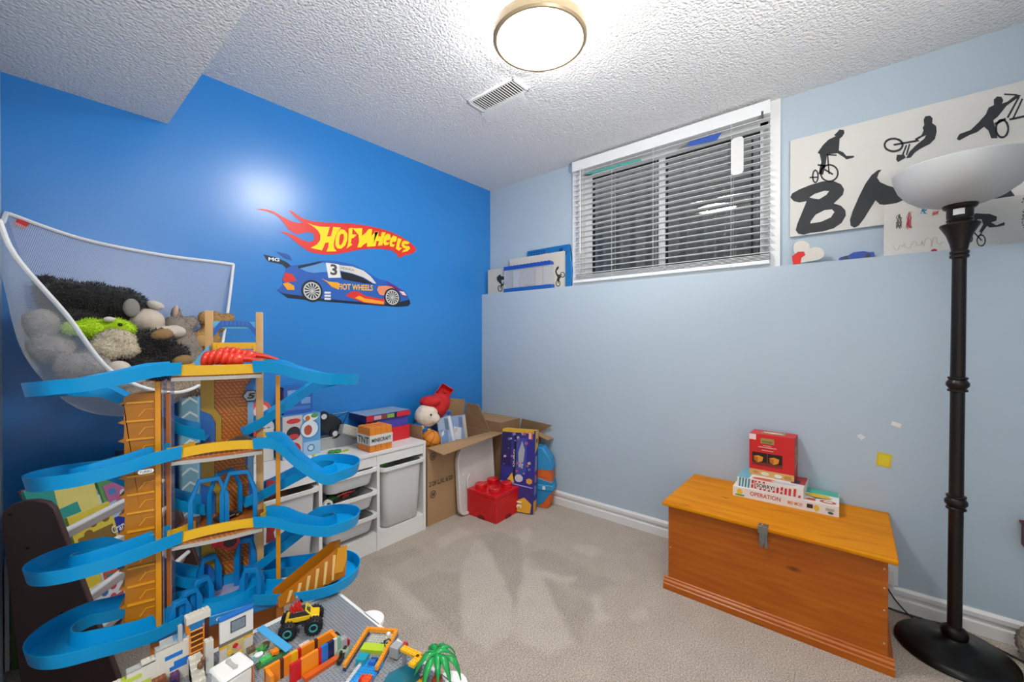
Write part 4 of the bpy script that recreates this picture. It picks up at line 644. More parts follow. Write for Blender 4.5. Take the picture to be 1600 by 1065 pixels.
b = B(); b.tube(spline([(2.47, -.05, .006), (2.455, -.15, .006), (2.45, -.28, .006), (2.42, -.40, .006), (2.36, -.50, .006), (2.30, -.60, .006)], 6), .0035, 6); tag(b.build('extension_cord', M('#1b1917', .5)), 'black extension cord lying on the carpet along the baseboard', 'cord')
ou = thing('wall_outlet', 'white outlet adapter on the wall right behind the chest', 'outlet', (XL-.001, -.118, .155))
b = B(); b.bb((-.006, -.04, -.055), (0, .04, .055)); b.build('cover_plate', m_white, ou, bevel=.002)
b = B(); b.bb((-.03, -.028, -.05), (-.006, .02, .02)); b.build('adapter', M('#e2e0dc', .4), ou, bevel=.003)
b = B(); b.bb((-.0305, -.006, -.045), (-.0298, -.004, .015)); b.build('adapter_slot', M('#444', .5), ou)
# things cut by the right edge of the photograph
fz = blob('fluffy_rug_roll', [((2.37, -.53, .07), (.09, .06, .07)), ((2.44, -.55, .06), (.05, .06, .06)), ((2.33, -.57, .06), (.07, .07, .06))], M('#8d8274', 1.0, var=.5, vscale=120), None, .006, .02, .008); tag(fz, 'fluffy grey brown throw bundled on the floor right of the lamp', 'throw')
b = B(); b.ball((2.215, -.52, .03), (.03, .04, .03)); tag(b.build('green_ball', plastic('#43b52a')), 'bright green plastic toy at the lower right edge', 'toy')
b = B(); b.bb((2.43, -.72, .40), (2.49, -.505, .49)); b.bb((2.425, -.725, .485), (2.493, -.50, .495)); tag(b.build('wall_shelf_box', M('#5e1d1c', .5), bevel=.003), 'dark red box on the wall at the right edge of the photo', 'box')
# ---------------------------------------------------------------- white storage cabinet with bins
CX0, CX1, CY0, CY1 = .625, 1.622, 2.058, 2.410
m_lam = M('#e8e7e4', .35)
cb = thing('storage_cabinet', 'low white three bay toy cabinet against the blue wall', 'cabinet', (CX0, CY0, 0))
W_, D_ = CX1-CX0, CY1-CY0
b = B(); b.bb((0, 0, .542), (W_, D_, .56)); b.build('top', m_lam, cb, bevel=.0015)
for x in (0, .327, .654, W_-.018):
    b = B(); b.bb((x, .002, .0), (x+.018, D_, .542)); b.build('upright', m_lam, cb, bevel=.001)
b = B(); b.bb((.018, .006, .088), (W_-.018, D_, .104)); b.build('bottom_shelf', m_lam, cb)
b = B(); b.bb((.018, .008, 0), (W_-.018, .024, .088)); b.build('plinth', m_lam, cb, bevel=.001)
for x in (.018, .345, .672):
    b = B(); b.bb((x, .006, .484), (x+(.309 if x < .6 else W_-.018-.672), .022, .542)); b.build('top_rail', m_lam, cb, bevel=.001)
b = B(); b.bb((.018, D_-.006, .104), (W_-.018, D_, .542)); b.build('back_panel', m_lam, cb)
for x in (.336, .345, .663, .672, W_-.018, .018):
    for z in (.19, .29, .33, .42):
        b = B(); b.cyl((x-.0006, .05, z), (x+.0006, .05, z), .003, 8); b.build('peg_hole', M('#8d8c88', .6), cb)
def rr3(w, d, r, n=4): return rrect(w, d, r, n)
def make_bin(label, x0, x1, zt, h, taper, mat, group):
    w = x1-x0-.036; d = D_-.04
    t = thing('storage_bin', label, 'bin', ((x0+x1)/2, CY0-.018+d/2+.004, zt-h), (0, 0, 0), group)
    b = B(); lv = []
    for (z, k) in ((0, taper+.004), (.006, taper), (h*.5, taper*.45), (h-.012, 0)): lv.append([(x, y, z) for x, y in rrect(w-2*k, d-2*k, .035, 5)])
    for (z, k) in ((h-.012, .003), (h*.5, taper*.45+.003), (.010, taper+.003)): lv.append([(x, y, z) for x, y in rrect(w-2*k, d-2*k, .033, 5)])
    n = len(lv[0]); vs = [p for r in lv for p in r]; fs = []
    for i in range(len(lv)-1):
        for j in range(n): fs.append((i*n+j, i*n+(j+1) % n, (i+1)*n+(j+1) % n, (i+1)*n+j))
    fs.append(tuple(reversed(range(n)))); fs.append(tuple(range((len(lv)-1)*n, len(lv)*n)))
    b.add(vs, fs, True); b.build('tub', mat, t)
    b = B(); b.ring2(rrect(w+.036, d+.02, .03, 5), rrect(w-.004, d-.004, .033, 5), .006, Matrix.Translation((0, 0, h-.006))); b.ring2(rrect(w+.036, d+.02, .03, 5), rrect(w+.031, d+.015, .03, 5), .014, Matrix.Translation((0, 0, h-.02))); b.build('rim', M('#e4e3e0', .35), t, bevel=.0015)
    return t
m_tub = M('#dcdcdb', .35, alpha=.86); m_tubo = M('#d6d7d7', .38)
GB = 'white storage bins in the cabinet'
r_bin = make_bin('tall cloudy white bin in the right bay of the cabinet', CX0+.672, CX1-.018, .462, .352, .016, m_tub, GB)
b_l = make_bin('tall white bin in the left bay of the cabinet behind the track tower', CX0+.018, CX0+.327, .462, .352, .016, m_tubo, GB)
make_bin('topmost of three shallow white bins in the middle bay', CX0+.345, CX0+.654, .482, .088, .014, m_tubo, GB)
s2 = make_bin('middle shallow white bin with dark toys in the middle bay', CX0+.345, CX0+.654, .352, .088, .014, m_tubo, GB)
s3 = make_bin('lowest shallow white bin in the middle bay of the cabinet', CX0+.345, CX0+.654, .222, .090, .014, m_tubo, GB)
rs = random.Random(11)
for i in range(9):
    x, z = 1.36+rs.random()*.18, .14+rs.random()*.16
    b = B(); b.box((0, 0, 0), (.02+rs.random()*.04, .004, .02+rs.random()*.05), (rs.random()*.5, rs.random()*3, 0)); tag(b.build('paper_piece', M('#f4f2ee', .7), loc=(x, CY0+.012+.012*rs.random(), z)), 'pale piece of paper inside the tall cloudy bin', 'paper', 'paper pieces in the tall bin')
b = B(); b.prism([(0, 0), (.07, .01), (.06, .05), (.02, .06)], .02, frame((1.335, 2.15, .43), (1, 0, .1), (-.1, .3, 1))); tag(b.build('green_toy', plastic('#6fbf3a')), 'lime green toy poking out of the tall right bin', 'toy')
for i, (x, y, z, r, col, l) in enumerate([(1.02, 2.10, 0.339, .022, '#2a2a2c', 'black toy part at the left front of the middle bin'), (1.06, 2.13, 0.346, .026, '#2f6b35', 'dark green toy part in the middle bin'), (1.12, 2.12, 0.349, .022, '#b03a30', 'red toy loop in the middle bin'), (1.18, 2.15, 0.349, .028, '#303033', 'black toy part at the right of the middle bin'), (1.10, 2.2, 0.349, .035, '#3a3a3d', 'black toy lump at the back of the middle bin')]):
    b = B(); b.ball((0, 0, 0), (r*1.4, r, r*.8), (0, .2*i, .5*i)); b.cyl((r, 0, 0), (r*2, .01, r*.4), r*.3, 10); tag(b.build('toy_part', plastic(col), loc=(x, y, z)), l, 'toy', 'toys in the middle bin')
b = B(); T = Matrix.Translation((1.00, 2.075, .352)) @ Matrix.Rotation(PI/2, 4, 'X'); b.ring2(ell(0, 0, .022), ell(0, 0, .011), .02, T); tag(b.build('cream_ring', plastic('#dcdcd4')), 'cream toy wheel at the front of the middle bin', 'toy')
b = B(); b.tube(spline([(1.06, 2.085, .368), (1.10, 2.08, .376), (1.16, 2.09, .37), (1.12, 2.11, .366)], 5), .004, 6); tag(b.build('toy_rope', M('#c2443a', .5)), 'red cord lying on the toys in the middle bin', 'toy')
for i in range(4):
    b = B(); b.box((0, 0, 0), (.08, .05, .03), (.2*i, .3, .4*i), bev=.006); tag(b.build('toy_part', plastic('#26282b'), loc=(1.02+.06*i, 2.14+.02*(i % 2), .215)), 'black toy piece lying in the lowest middle bin, %s' % ['far left', 'left of centre', 'right of centre', 'far right'][i], 'toy', 'toys in the lowest bin')
b = B(); b.ball((.76, 2.16, .44), (.09, .06, .035)); tag(b.build('toy_bag', M('#a0674a', .8, var=.3)), 'brown soft toy showing in the left bin', 'toy')
# ---- on the cabinet top (z = .56)
tn = thing('block_box', 'orange and white block shaped toy box with black lettering on the cabinet', 'toy box', (1.3165, 2.141, .5605))
m_or = M('#e2852b', .5, var=.12, vscale=60); b = B(); b.bb((-.0172, -.0158, 0), (.0172, .0158, .136)); b.bb((-.011, -.010, .136), (.011, .010, .139)); stk = b.build('stick', m_or, tn, bevel=.002)
for i in range(4):
    for j in range(4):
        o = stk if i+j == 0 else stk.copy()
        if i+j: C.objects.link(o); o.parent = tn
        o.location = ((i-1.5)*.0355, (j-1.5)*.0328, 0)
b = B(); b.bb((-.0735, -.0685, .038), (.0735, .0685, .093)); b.build('band', M('#d8d6d2', .6), tn)
lettering('lettering', 'TNT', frame((-.0735, .058, .046), (0, -1, 0), (0, 0, 1)), .116, .038, M('#2a2a2b', .6), tn, off=.02)
lettering('lettering', 'MINECRAFT', frame((-.062, -.0685, .054), (1, 0, 0), (0, 0, 1)), .124, .022, M('#2a2a2b', .6), tn, off=.03)
tr = thing('clear_tray', 'clear plastic tray lying on the cabinet against the wall', 'tray', (1.19, 2.365, .5605))
b = B(); b.ring2(rrect(.29, .07, .008, 3), rrect(.285, .065, .006, 3), .066); b.bb((-.143, -.033, 0), (.143, .033, .003)); b.build('tub', M('#dfe3e4', .15, alpha=.35), tr)
b = B(); b.ring2(rrect(.30, .08, .01, 3), rrect(.284, .064, .006, 3), .003, Matrix.Translation((0, 0, .066))); b.build('rim', M('#e6eaea', .15, alpha=.6), tr)
for i in range(6):
    b = B(); b.box((0, 0, 0), (.03, .02, .018), (.3*i, .2, i)); tag(b.build('toy_piece', plastic(['#7b6a78', '#9aa08a', '#b7a04a', '#6d5f80', '#b9b4b0', '#8a8f94'][i]), loc=(1.08+.04*i, 2.365, .578)), 'small %s toy piece in the clear tray' % ['mauve', 'sage', 'ochre', 'purple', 'pale grey', 'grey'][i], 'toy', 'pieces in the clear tray')
rs = random.Random(5); TX = sorted(1.01+.19*rs.random() for i in range(13)); ORD = ['leftmost', 'second', 'third', 'fourth', 'fifth', 'sixth', 'seventh', 'eighth', 'ninth', 'tenth', 'eleventh', 'twelfth', 'rightmost']
for i in range(13):
    x = TX[i]; y = 2.265-.055*(x-1.01)/.19+.03*(rs.random()-.5); col = ['#c9d860', '#d8e08a', '#b8d04a'][i % 3]
    b = B(); b.prism(rrect(.024, .012, .005, 3), .004, Matrix.Rotation(rs.random()*3, 4, 'Z')); b.cyl((0, 0, .003), (0, 0, .007), .004, 8); tag(b.build('yellow_token', plastic(col), loc=(x, y, .5605)), 'little yellow green token on the cabinet top, %s from the left' % ORD[i] if 0 < i < 12 else '%s little yellow green token on the cabinet top' % ORD[i], 'token', 'tokens on the cabinet top')
for x, y, l in ((1.105, 2.235, 'left green jelly disc among the tokens'), (1.135, 2.225, 'right green jelly disc among the tokens')):
    b = B(); b.lathe([(.018, 0), (.020, .004), (.018, .014), (.012, .016)], 16); tag(b.build('jelly_disc', M('#58b04a', .15, trans=.4), loc=(x, y, .5605)), l, 'token')
# black toy truck with grey block against the wall
tk = thing('toy_truck', 'black toy truck tilted on the tray in front of the blue wall', 'toy truck', (1.15, 2.374, .70), (0, math.radians(28), math.radians(-8)))
b = B(); b.prism([(-.085, -.045), (.075, -.06), (.09, -.01), (.06, .045), (.0, .06), (-.05, .035), (-.085, .0)], .055, frame((0, .0275, 0), (1, 0, 0), (0, 0, 1))); b.build('body', plastic('#1f2226', .4), tk, bevel=.008, bseg=3)
for x in (-.055, .05):
    b = B(); T = Matrix.Translation((x, -.028, -.035 if x > 0 else .03)) @ Matrix.Rotation(PI/2, 4, 'X'); b.lathe([(.016, -.004), (.028, -.004), (.03, .0), (.03, .014), (.028, .018), (.016, .018)], 20, T); w = b.build('wheel', M('#15161a', .7), tk)
    b = B(); b.lathe([(.001, .014), (.015, .014), (.0155, .019), (.001, .02)], 16, T); b.build('hub', plastic('#c9cdd2'), w)
b = B(); b.tube([(.03, 0, .05), (.075, -.01, .105), (.085, 0, .0)], .003, 6); b.tube([(.0, 0, .058), (.075, -.01, .105)], .003, 6); b.build('roll_bar', plastic('#1f2226'), tk)
rb = thing('grey_toy_block', 'grey toy robot block with yellow bolt leaning on the black truck', 'toy', (1.238, 2.285, .655), (math.radians(-12), math.radians(24), 0))
b = B(); b.box((0, 0, 0), (.115, .05, .055), bev=.004); b.build('body', M('#a9a6a2', .5), rb); b = B(); b.prism([(-.008, -.02), (.004, -.004), (-.002, -.002), (.010, .02), (-.006, .002), (.0, .0)], .0008, frame((-.0, -.0254, 0), (1, 0, 0), (0, 0, 1))); b.build('bolt_print', M('#e0a32b', .5), rb)
for x in (.018, .04):
    b = B(); b.cyl((x, -.0253, .012), (x, -.0262, .012), .003, 8); b.build('dot', M('#222', .5), rb)
def flatbox(name, label, cat, a, c, colors, group=None):
    d = [c[i]-a[i] for i in range(3)]
    return pbox(name, label, cat, ((a[0]+c[0])/2, (a[1]+c[1])/2, a[2]), d, 0, colors, group)
g1, F = flatbox('game_box', 'red game box at the bottom of the stack beside the cardboard box', 'game box', (1.41, 2.20, .5605), (1.603, 2.40, .645), dict(all=card('#d2202a')))
g2, F = flatbox('game_box', 'purple blue game box in the middle of the cabinet stack', 'game box', (1.375, 2.215, .6455), (1.598, 2.405, .705), dict(all=card('#4a45a8')))
g3, F = flatbox('game_box', 'navy game box with colourful strip on top of the cabinet stack', 'game box', (1.30, 2.205, .7055), (1.61, 2.405, .742), dict(all=card('#3a2f86'), front=card('#2a2a66'), top=card('#8fa2b6')))
prn(g3, F['ymin'], [('print', (.0, 0, .045, .036), '#b3202c'), ('print', (.05, .006, .10, .030), '#c9a39b'), ('print', (.105, .004, .135, .034), '#7e3f30'), ('print', (.14, .006, .19, .03), '#7fae3c'), ('print', (.195, 0, .205, .036), '#1a1a1a'), ('print', (.21, .004, .309, .034), '#cf2630')])
# picture box with round badges, blue box on it, red spinner behind the tower
bx1, F = flatbox('sticker_box', 'blue and grey toy box covered in round badges on the cabinet', 'toy box', (.87, 2.29, .5605), (1.068, 2.40, .79), dict(all=card('#4f93d0'), ymin=card('#5c9bd2')))
prn(bx1, F['ymin'], [('print', (.0, .0, .10, .229), '#c3bdbb'), ('badge', ell(.055, .135, .036), '#2c2a33'), ('badge', ell(.055, .118, .028, .014), '#c23b3e'), ('badge', ell(.055, .20, .036, .014), '#c9393a'), ('badge', ell(.05, .045, .042), '#c52a2c'), ('badge', ell(.138, .145, .052), '#3f7fb4'), ('badge', ell(.138, .145, .046), '#d6dfe6'), ('print', ell(.13, .14, .022, .028), '#b5523f'), ('badge', ell(.145, .208, .04, .02), '#e3e4e2'), ('print', ell(.128, .205, .014), '#c4663a'), ('print', ell(.165, .215, .02, .012), '#5f9a4a'), ('print', (.105, .0, .197, .075), '#9cc3e4'), ('print', ell(.145, .04, .02), '#3f74a8'), ('print', ell(.145, .04, .014), '#bcd6ea')])
lettering('lettering', '110', F['ymin'] @ Matrix.Translation((.03, .03, .005)), .045, .024, M('#f2e9e4', .5), bx1, off=.02)
bx2, F = flatbox('brick_set_box', 'dark blue brick set box standing against the blue wall', 'toy box', (.893, 2.335, .7905), (1.045, 2.40, .938), dict(all=card('#2a55a0'), front=card('#1c2a5c'), ymin=card('#2f5fae'), top=card('#3a6ab4')))
prn(bx2, F['ymin'], [('print', (.09, .105, .112, .135), '#c2402f'), ('print', (.116, .10, .14, .14), '#b9cfe6'), ('print', (.02, .06, .075, .13), '#7fa3d2'), ('print', (.09, .05, .14, .085), '#6f9ad0'), ('print', (.02, .02, .14, .04), '#4478c0')])
prn(bx2, F['front'], [('print', (.03, .02, .055, .07), '#20232c'), ('print', (.045, .08, .06, .13), '#a83a3a')])
sp = thing('spinner_toy', 'red and white round spinner toy standing behind the right tower post', 'toy', (.80, 2.36, .5605))
b = B(); b.bb((-.10, -.012, 0), (.05, .012, .17)); b.build('board', M('#d9d4cd', .5), sp, bevel=.004)
for (x, z, r, col) in ((-.01, .265, .052, '#d8554e'), (-.01, .265, .034, '#e9c9c4'), (.0, .17, .055, '#cdd3da')):
    b = B(); b.cyl((x, -.004-.0 if r > .04 else -.006, z), (x, .004, z), r, 28); b.build('disc', M(col, .4), sp)
b = B(); b.bb((-.07, -.016, .13), (-.015, -.012, .20)); b.build('panel', M('#cf3b38', .4), sp)
lettering('lettering', '20', frame((-.005, -.006, .155), (1, 0, 0), (0, 0, 1)), .04, .022, M('#5a6068', .5), sp, off=.02)
pm = thing('play_mat', 'light blue zigzag patterned mat standing against the wall behind the tower', 'mat', (.49, 2.375, 0))
b = B(); b.bb((-.035, -.02, 0), (.045, .02, .98)); b.build('roll', M('#7fb0c4', .7), pm, bevel=.012)
for i in range(14):
    z = .05+i*.065; b = B(); b.prism([(-.03, z), (.0, z+.025), (.03, z), (.03, z+.012), (.0, z+.037), (-.03, z+.012)], .0008, frame((.005, -.0205, 0), (1, 0, 0), (0, 0, 1))); b.build('zigzag_print', M('#d9e6e2', .7), pm)
# ---------------------------------------------------------------- cardboard boxes in the corner
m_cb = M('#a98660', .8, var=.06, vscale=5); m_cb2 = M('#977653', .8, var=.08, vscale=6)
bg = thing('cardboard_box', 'large open brown cardboard box between the cabinet and the corner', 'cardboard box', (1.652, 2.082, 0))
w, d, h = .605, .318, .505; th = .005
b = B()
for (a, c) in (((0, 0, 0), (w, th, h)), ((0, d-th, 0), (w, d, h)), ((0, th, 0), (th, d-th, h)), ((w-th, th, 0), (w, d-th, h)), ((th, th, 0), (w-th, d-th, th))): b.bb(a, c)
b.build('body', m_cb, bg)
def flap(parent, p, mat=m_cb, name='flap', th=.005):
    P = [Vector(q) for q in p]; n = (P[1]-P[0]).cross(P[3]-P[0]).normalized()*th; b = B(); b.add(P+[q+n for q in P], [(0, 1, 2, 3), (7, 6, 5, 4), (0, 4, 5, 1), (1, 5, 6, 2), (2, 6, 7, 3), (3, 7, 4, 0)]); return b.build(name, mat, parent)
flap(bg, [(.0, .0, h), (w, .0, h), (w+.005, -.125, h+.010), (.03, -.125, h-.028)])
flap(bg, [(.44, d-.004, h), (w, d-.004, h), (w+.004, d-.02, h+.21), (.40, d-.018, h+.25)])
flap(bg, [(w, .02, h), (w, d-.03, h), (w-.02, d-.06, h+.19), (w-.03, .11, h+.19)])
b = B(); b.bb((-.004, .05, h-.1), (.0, d-.02, h+.13)); b.build('flap', m_cb, bg)
lettering('stamp', '2/28 L,XL 6/20', frame((.012, -.0005, .245), (1, 0, 0), (0, 0, 1)), .20, .036, M('#2d2620', .7), bg, off=.015)
for z in (.44, .195):
    b = B(); T = frame((.045, -.0012, z), (1, 0, 0), (0, 0, 1)); b.ring2(ell(0, 0, .024), ell(0, 0, .020), .0004, T); put_text(b, '58', T @ Matrix.Translation((0, 0, .0004)), .024, .022, -.012, -.011, .02); b.build('stamp', M('#2d2620', .7), bg)
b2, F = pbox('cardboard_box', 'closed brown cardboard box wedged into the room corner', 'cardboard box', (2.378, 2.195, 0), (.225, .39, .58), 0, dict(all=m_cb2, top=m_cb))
b3 = thing('cardboard_box', 'open narrow cardboard box behind the purple brick set box', 'cardboard box', (2.424, 1.80, 0))
b = B(); w, d, h = .068, .19, .50
for (a, c) in (((0, 0, 0), (w, th, h)), ((0, d-th, 0), (w, d, h)), ((0, th, 0), (th, d-th, h)), ((w-th, th, 0), (w, d-th, h)), ((th, th, 0), (w-th, d-th, th))): b.bb(a, c)
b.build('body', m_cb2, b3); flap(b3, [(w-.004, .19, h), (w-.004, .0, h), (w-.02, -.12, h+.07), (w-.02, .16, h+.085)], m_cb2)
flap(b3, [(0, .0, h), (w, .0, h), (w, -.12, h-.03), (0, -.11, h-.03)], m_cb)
# inside the big box
ps = thing('plush_doll', 'cream plush bear in a red hat lying on the open cardboard box', 'plush toy', (0, 0, 0))
pb = blob('body', [((1.775, 2.245, .672), (.088, .075, .082)), ((1.725, 2.225, .715), (.024, .02, .026)), ((1.79, 2.255, .748), (.024, .02, .026)), ((1.80, 2.19, .655), (.04, .035, .034))], M('#e6d6c4', .95, bump=.3, bscale=150), ps, .006, .003)
b = B(); b.ball((1.80, 2.172, .655), .010); lab(b.build('nose', M('#5a4034', .6), ps), 'brown stitched nose')
for p in ((1.755, 2.172, .69), (1.825, 2.178, .692)):
    b = B(); b.ball(p, .007, None, 10, 6); b.build('eye', M('#1b1a1a', .3), ps)
blob('hat', [((1.865, 2.27, .715), (.095, .085, .085)), ((1.925, 2.29, .735), (.085, .075, .075)), ((1.81, 2.25, .765), (.075, .075, .04))], M('#cf1f22', .85, bump=.2, bscale=150), ps, .006, .003)
blob('overalls', [((1.735, 2.26, .585), (.06, .06, .06)), ((1.77, 2.27, .55), (.07, .06, .06))], M('#1f66bd', .9), ps, .007)
for p in ((1.70, 2.195, .61), (1.76, 2.20, .58)):
    b = B(); b.ball(p, (.014, .008, .014), None, 12, 8); b.build('button', M('#e6c34a', .4), ps)
rc = thing('red_tray', 'red plastic toy tray tipped up behind the plush in the box', 'toy', (2.00, 2.345, .775), (math.radians(35), math.radians(-30), math.radians(20)))
b = B(); b.ring2(rrect(.15, .10, .01, 3), rrect(.14, .09, .008, 3), .045); b.bb((-.07, -.045, 0), (.07, .045, .006))
for i in range(3): b.cyl((-.04+.04*i, 0, .006), (-.04+.04*i, 0, .016), .012, 10)
b.build('tray', plastic('#c71f22'), rc, bevel=.002)
b = B(); b.bb((-.075, -.055, 0), (-.070, .055, .03)); b.build('lip', plastic('#b91a1e'), rc)
bk = thing('mini_basketball', 'small orange basketball in the open cardboard box', 'ball', (1.745, 2.165, .525), (.4, .3, .2))
b = B(); b.ball((0, 0, 0), .066, None, 32, 20); b.build('ball', M('#d9821c', .6, bump=.2, bscale=300), bk)
b = B(); R = .0662
for ax in ((0, 0), (PI/2, 0)):
    T = Euler((ax[0], ax[1], 0)).to_matrix(); b.tube([T @ Vector((R*math.cos(2*PI*i/40), R*math.sin(2*PI*i/40), 0)) for i in range(40)], .0014, 5, True)
for s in (-1, 1): b.tube([Vector((s*.035+s*.012*math.cos(2*t), 0, 0))+Vector((0, math.cos(t), math.sin(t)))*math.sqrt(max(0, R*R-(.035+.012*math.cos(2*t))**2)) for t in [2*PI*i/36 for i in range(36)]], .0014, 5, True)
b.build('seam', M('#2a1a10', .7), bk)
for (nm, lb_, x, y, z, w, h, ry, cols) in (('comic_book', 'pale blue picture book with white letters in the open box', 1.925, 2.19, .45, .13, .20, -4, ('#a7b9d4', '#7f9ac4', '#e4e9ee', '#6b7f96')), ('comic_book', 'blue and white picture book at the right in the open box', 2.065, 2.215, .45, .14, .185, 2, ('#93a9cf', '#e3e6e8', '#d7c3ae', '#6f83b0')), ('comic_book', 'navy edged picture book at the back of the open box', 1.985, 2.26, .45, .16, .215, -6, ('#5f7fc0', '#8ea6d4', '#3a4f8e', '#a9b9da'))):
    t = thing(nm, lb_, 'book', (x, y, z), (math.radians(-12), math.radians(ry), 0)); b = B(); b.bb((-w/2, -.005, 0), (w/2, .005, h)); b.build('cover', M(cols[0], .35, var=.25, vscale=40), t, bevel=.001)
    T = frame((-w/2, -.0052, 0), (1, 0, 0), (0, 0, 1)); prn(t, T, [('print', [(w*.05, h*.1), (w*.5, h*.05), (w*.6, h*.5), (w*.1, h*.6)], cols[1]), ('print', [(w*.45, h*.55), (w*.7, h*.5), (w*.75, h*.9), (w*.5, h*.95)], cols[3]), ('print', (w*.78, h*.05, w*.97, h*.97), cols[2]), ('print', [(w*.1, h*.35), (w*.3, h*.4), (w*.35, h*.55), (w*.15, h*.5)], cols[2])])
# white plastic lid leaning on the box
ld = thing('plastic_lid', 'white rounded plastic lid leaning on the cardboard box', 'lid', (2.045, 2.020, .004), (math.radians(-4.5), 0, math.radians(-2)))
pl = []
W2, H2, R2 = .345, .485, .13
for (cx, cz, r, a0) in ((W2/2-.02, .02, .02, -90), (W2/2-.01, H2-.01, .01, 0), (-W2/2+R2, H2-R2, R2, 90), (-W2/2+.05, .05, .05, 180)):
    for i in range(7): a = math.radians(a0+90*i/6); pl.append((cx+r*math.cos(a), cz+r*math.sin(a)))
T = frame((0, 0, 0), (1, 0, 0), (0, 0, 1)); cxm, czm = sum(p[0] for p in pl)/len(pl), sum(p[1] for p in pl)/len(pl)
inn = [(cxm+(x-cxm)*.90, czm+(z-czm)*.93) for x, z in pl]
b = B(); b.prism(pl, .010, T @ Matrix.Translation((0, 0, -.014))); b.build('panel', M('#d2cdc8', .45), ld, bevel=.003)
b = B(); b.ring2(pl, inn, .018, T @ Matrix.Translation((0, 0, -.004))); b.build('raised_edge', M('#d8d4cf', .45), ld, bevel=.003)
for z in (.06, .13, .20, .27):
    b = B(); b.ball((-.128, -.016, z), (.004, .004, .006), None, 8, 6); b.build('clip_nub', M('#e2dfda', .4), ld)
b = B(); b.tube(spline([(-.085, -.006, .16), (-.095, -.012, .20), (-.085, -.014, .245), (-.06, -.008, .262)], 5), .006, 8); b.build('handle_recess', M('#dedad5', .45), ld)
# big red storage brick
sb = thing('storage_brick', 'large red storage brick with four round studs on the carpet', 'storage box', (2.08, 1.900, 0), (0, 0, math.radians(2)))
b = B(); b.bb((-.128, -.128, .0), (.128, .128, .150)); b.build('body', M('#cc1018', .30), sb, bevel=.004)
b = B(); b.bb((-.1285, -.1285, .1505), (.1285, .1285, .178)); b.build('lid', M('#d0131b', .28), sb, bevel=.004)
for x in (-.062, .062):
    for y in (-.062, .062):
        b = B(); b.lathe([(.040, .178), (.040, .206), (.037, .209), (.001, .209)], 32, Matrix.Translation((x, y, 0))); b.build('stud', M('#d0131b', .25), sb)
for T in (frame((-.06, -.1283, .0), (1, 0, 0), (0, 0, 1)), frame((-.1283, .06, 0), (0, -1, 0), (0, 0, 1))):
    b = B(); b.prism([(.03, 0), (.09, 0), (.09, .018), (.08, .026), (.04, .026), (.03, .018)], .0008, T); b.build('hand_notch', M('#7d0a10', .4), sb)
# brick set box leaning
lx, F = pbox('brick_set_box', 'tall purple brick set box with yellow top leaning beside the red brick', 'toy box', (2.222, 1.800, .002), (.095, .245, .555), 0, dict(all=card('#332a7c'), ymin=card('#3a3486'), top=card('#e3b428'), front=card('#2e2a86')), rot=(0, math.radians(7), math.radians(20.7)))
rs = random.Random(2); it = [('print', (.0, .535, .235, .555), '#d8a92a'), ('print', (.0, .30, .07, .535), '#2a1f58'), ('print', (.092, .21, .108, .535), '#15151d'), ('print', (.11, .25, .185, .50), '#3b4a9c'), ('print', [(.13, .30), (.16, .29), (.172, .42), (.15, .48), (.125, .40)], '#a9a7b0'), ('print', (.0, .0, .235, .165), '#3a2a72'), ('print', [(.0, .19), (.235, .165), (.235, .172), (.0, .197)], '#a79fd0'), ('print', (.195, .495, .225, .545), '#d8642a'), ('print', [(.19, .20), (.21, .19), (.232, .20), (.232, .222), (.21, .232), (.19, .222)], '#e39a2e'), ('print', [(.13, .005), (.145, -.0), (.225, .0), (.232, .06), (.18, .10), (.135, .08)], '#e2a82c'), ('print', [(.05, .21), (.10, .20), (.085, .26)], '#e6b432'), ('print', ell(.135, .225, .030, .026), '#c9c4c8')]
for i in range(26):
    x, z = .01+rs.random()*.2, .12+rs.random()*.40; s = .006+rs.random()*.012; it.append(('print', [(x, z), (x+s*1.3, z+s*.3), (x+s, z+s*1.4), (x-s*.2, z+s)], rs.choice(['#b9a7c4', '#8f86b4', '#d0c9cf', '#5d4a8e', '#b05a7a', '#5b74b8', '#c8b98e'])))
prn(lx, F['front'], it, lift=.0004)
lettering('lettering', '31', F['front'] @ Matrix.Translation((.165, .03, .012)) @ Matrix.Rotation(PI/2, 4, 'Z'), .045, .035, M('#f4f1e6', .5), lx, off=.03)
lettering('lettering', 'LEGO', F['front'] @ Matrix.Translation((.217, .50, .012)) @ Matrix.Rotation(PI/2, 4, 'Z'), .042, .015, M('#f4f1e6', .5), lx, off=.03)
lettering('lettering', 'OURO', F['front'] @ Matrix.Translation((.104, .30, .012)) @ Matrix.Rotation(PI/2, 4, 'Z'), .12, .012, M('#d9d6dc', .5), lx, off=.02)
prn(lx, F['ymin'], [('print', [(.0, .40), (.078, .44), (.078, .553), (0, .553)], '#e0b02a'), ('print', (.0, .0, .078, .08), '#d9a72a'), ('print', (.01, .28, .06, .38), '#8f96b0'), ('print', (.015, .20, .06, .25), '#a9709a'), ('print', (.01, .12, .06, .18), '#7a86b8'), ('print', (.02, .47, .05, .50), '#3a3a3a')])
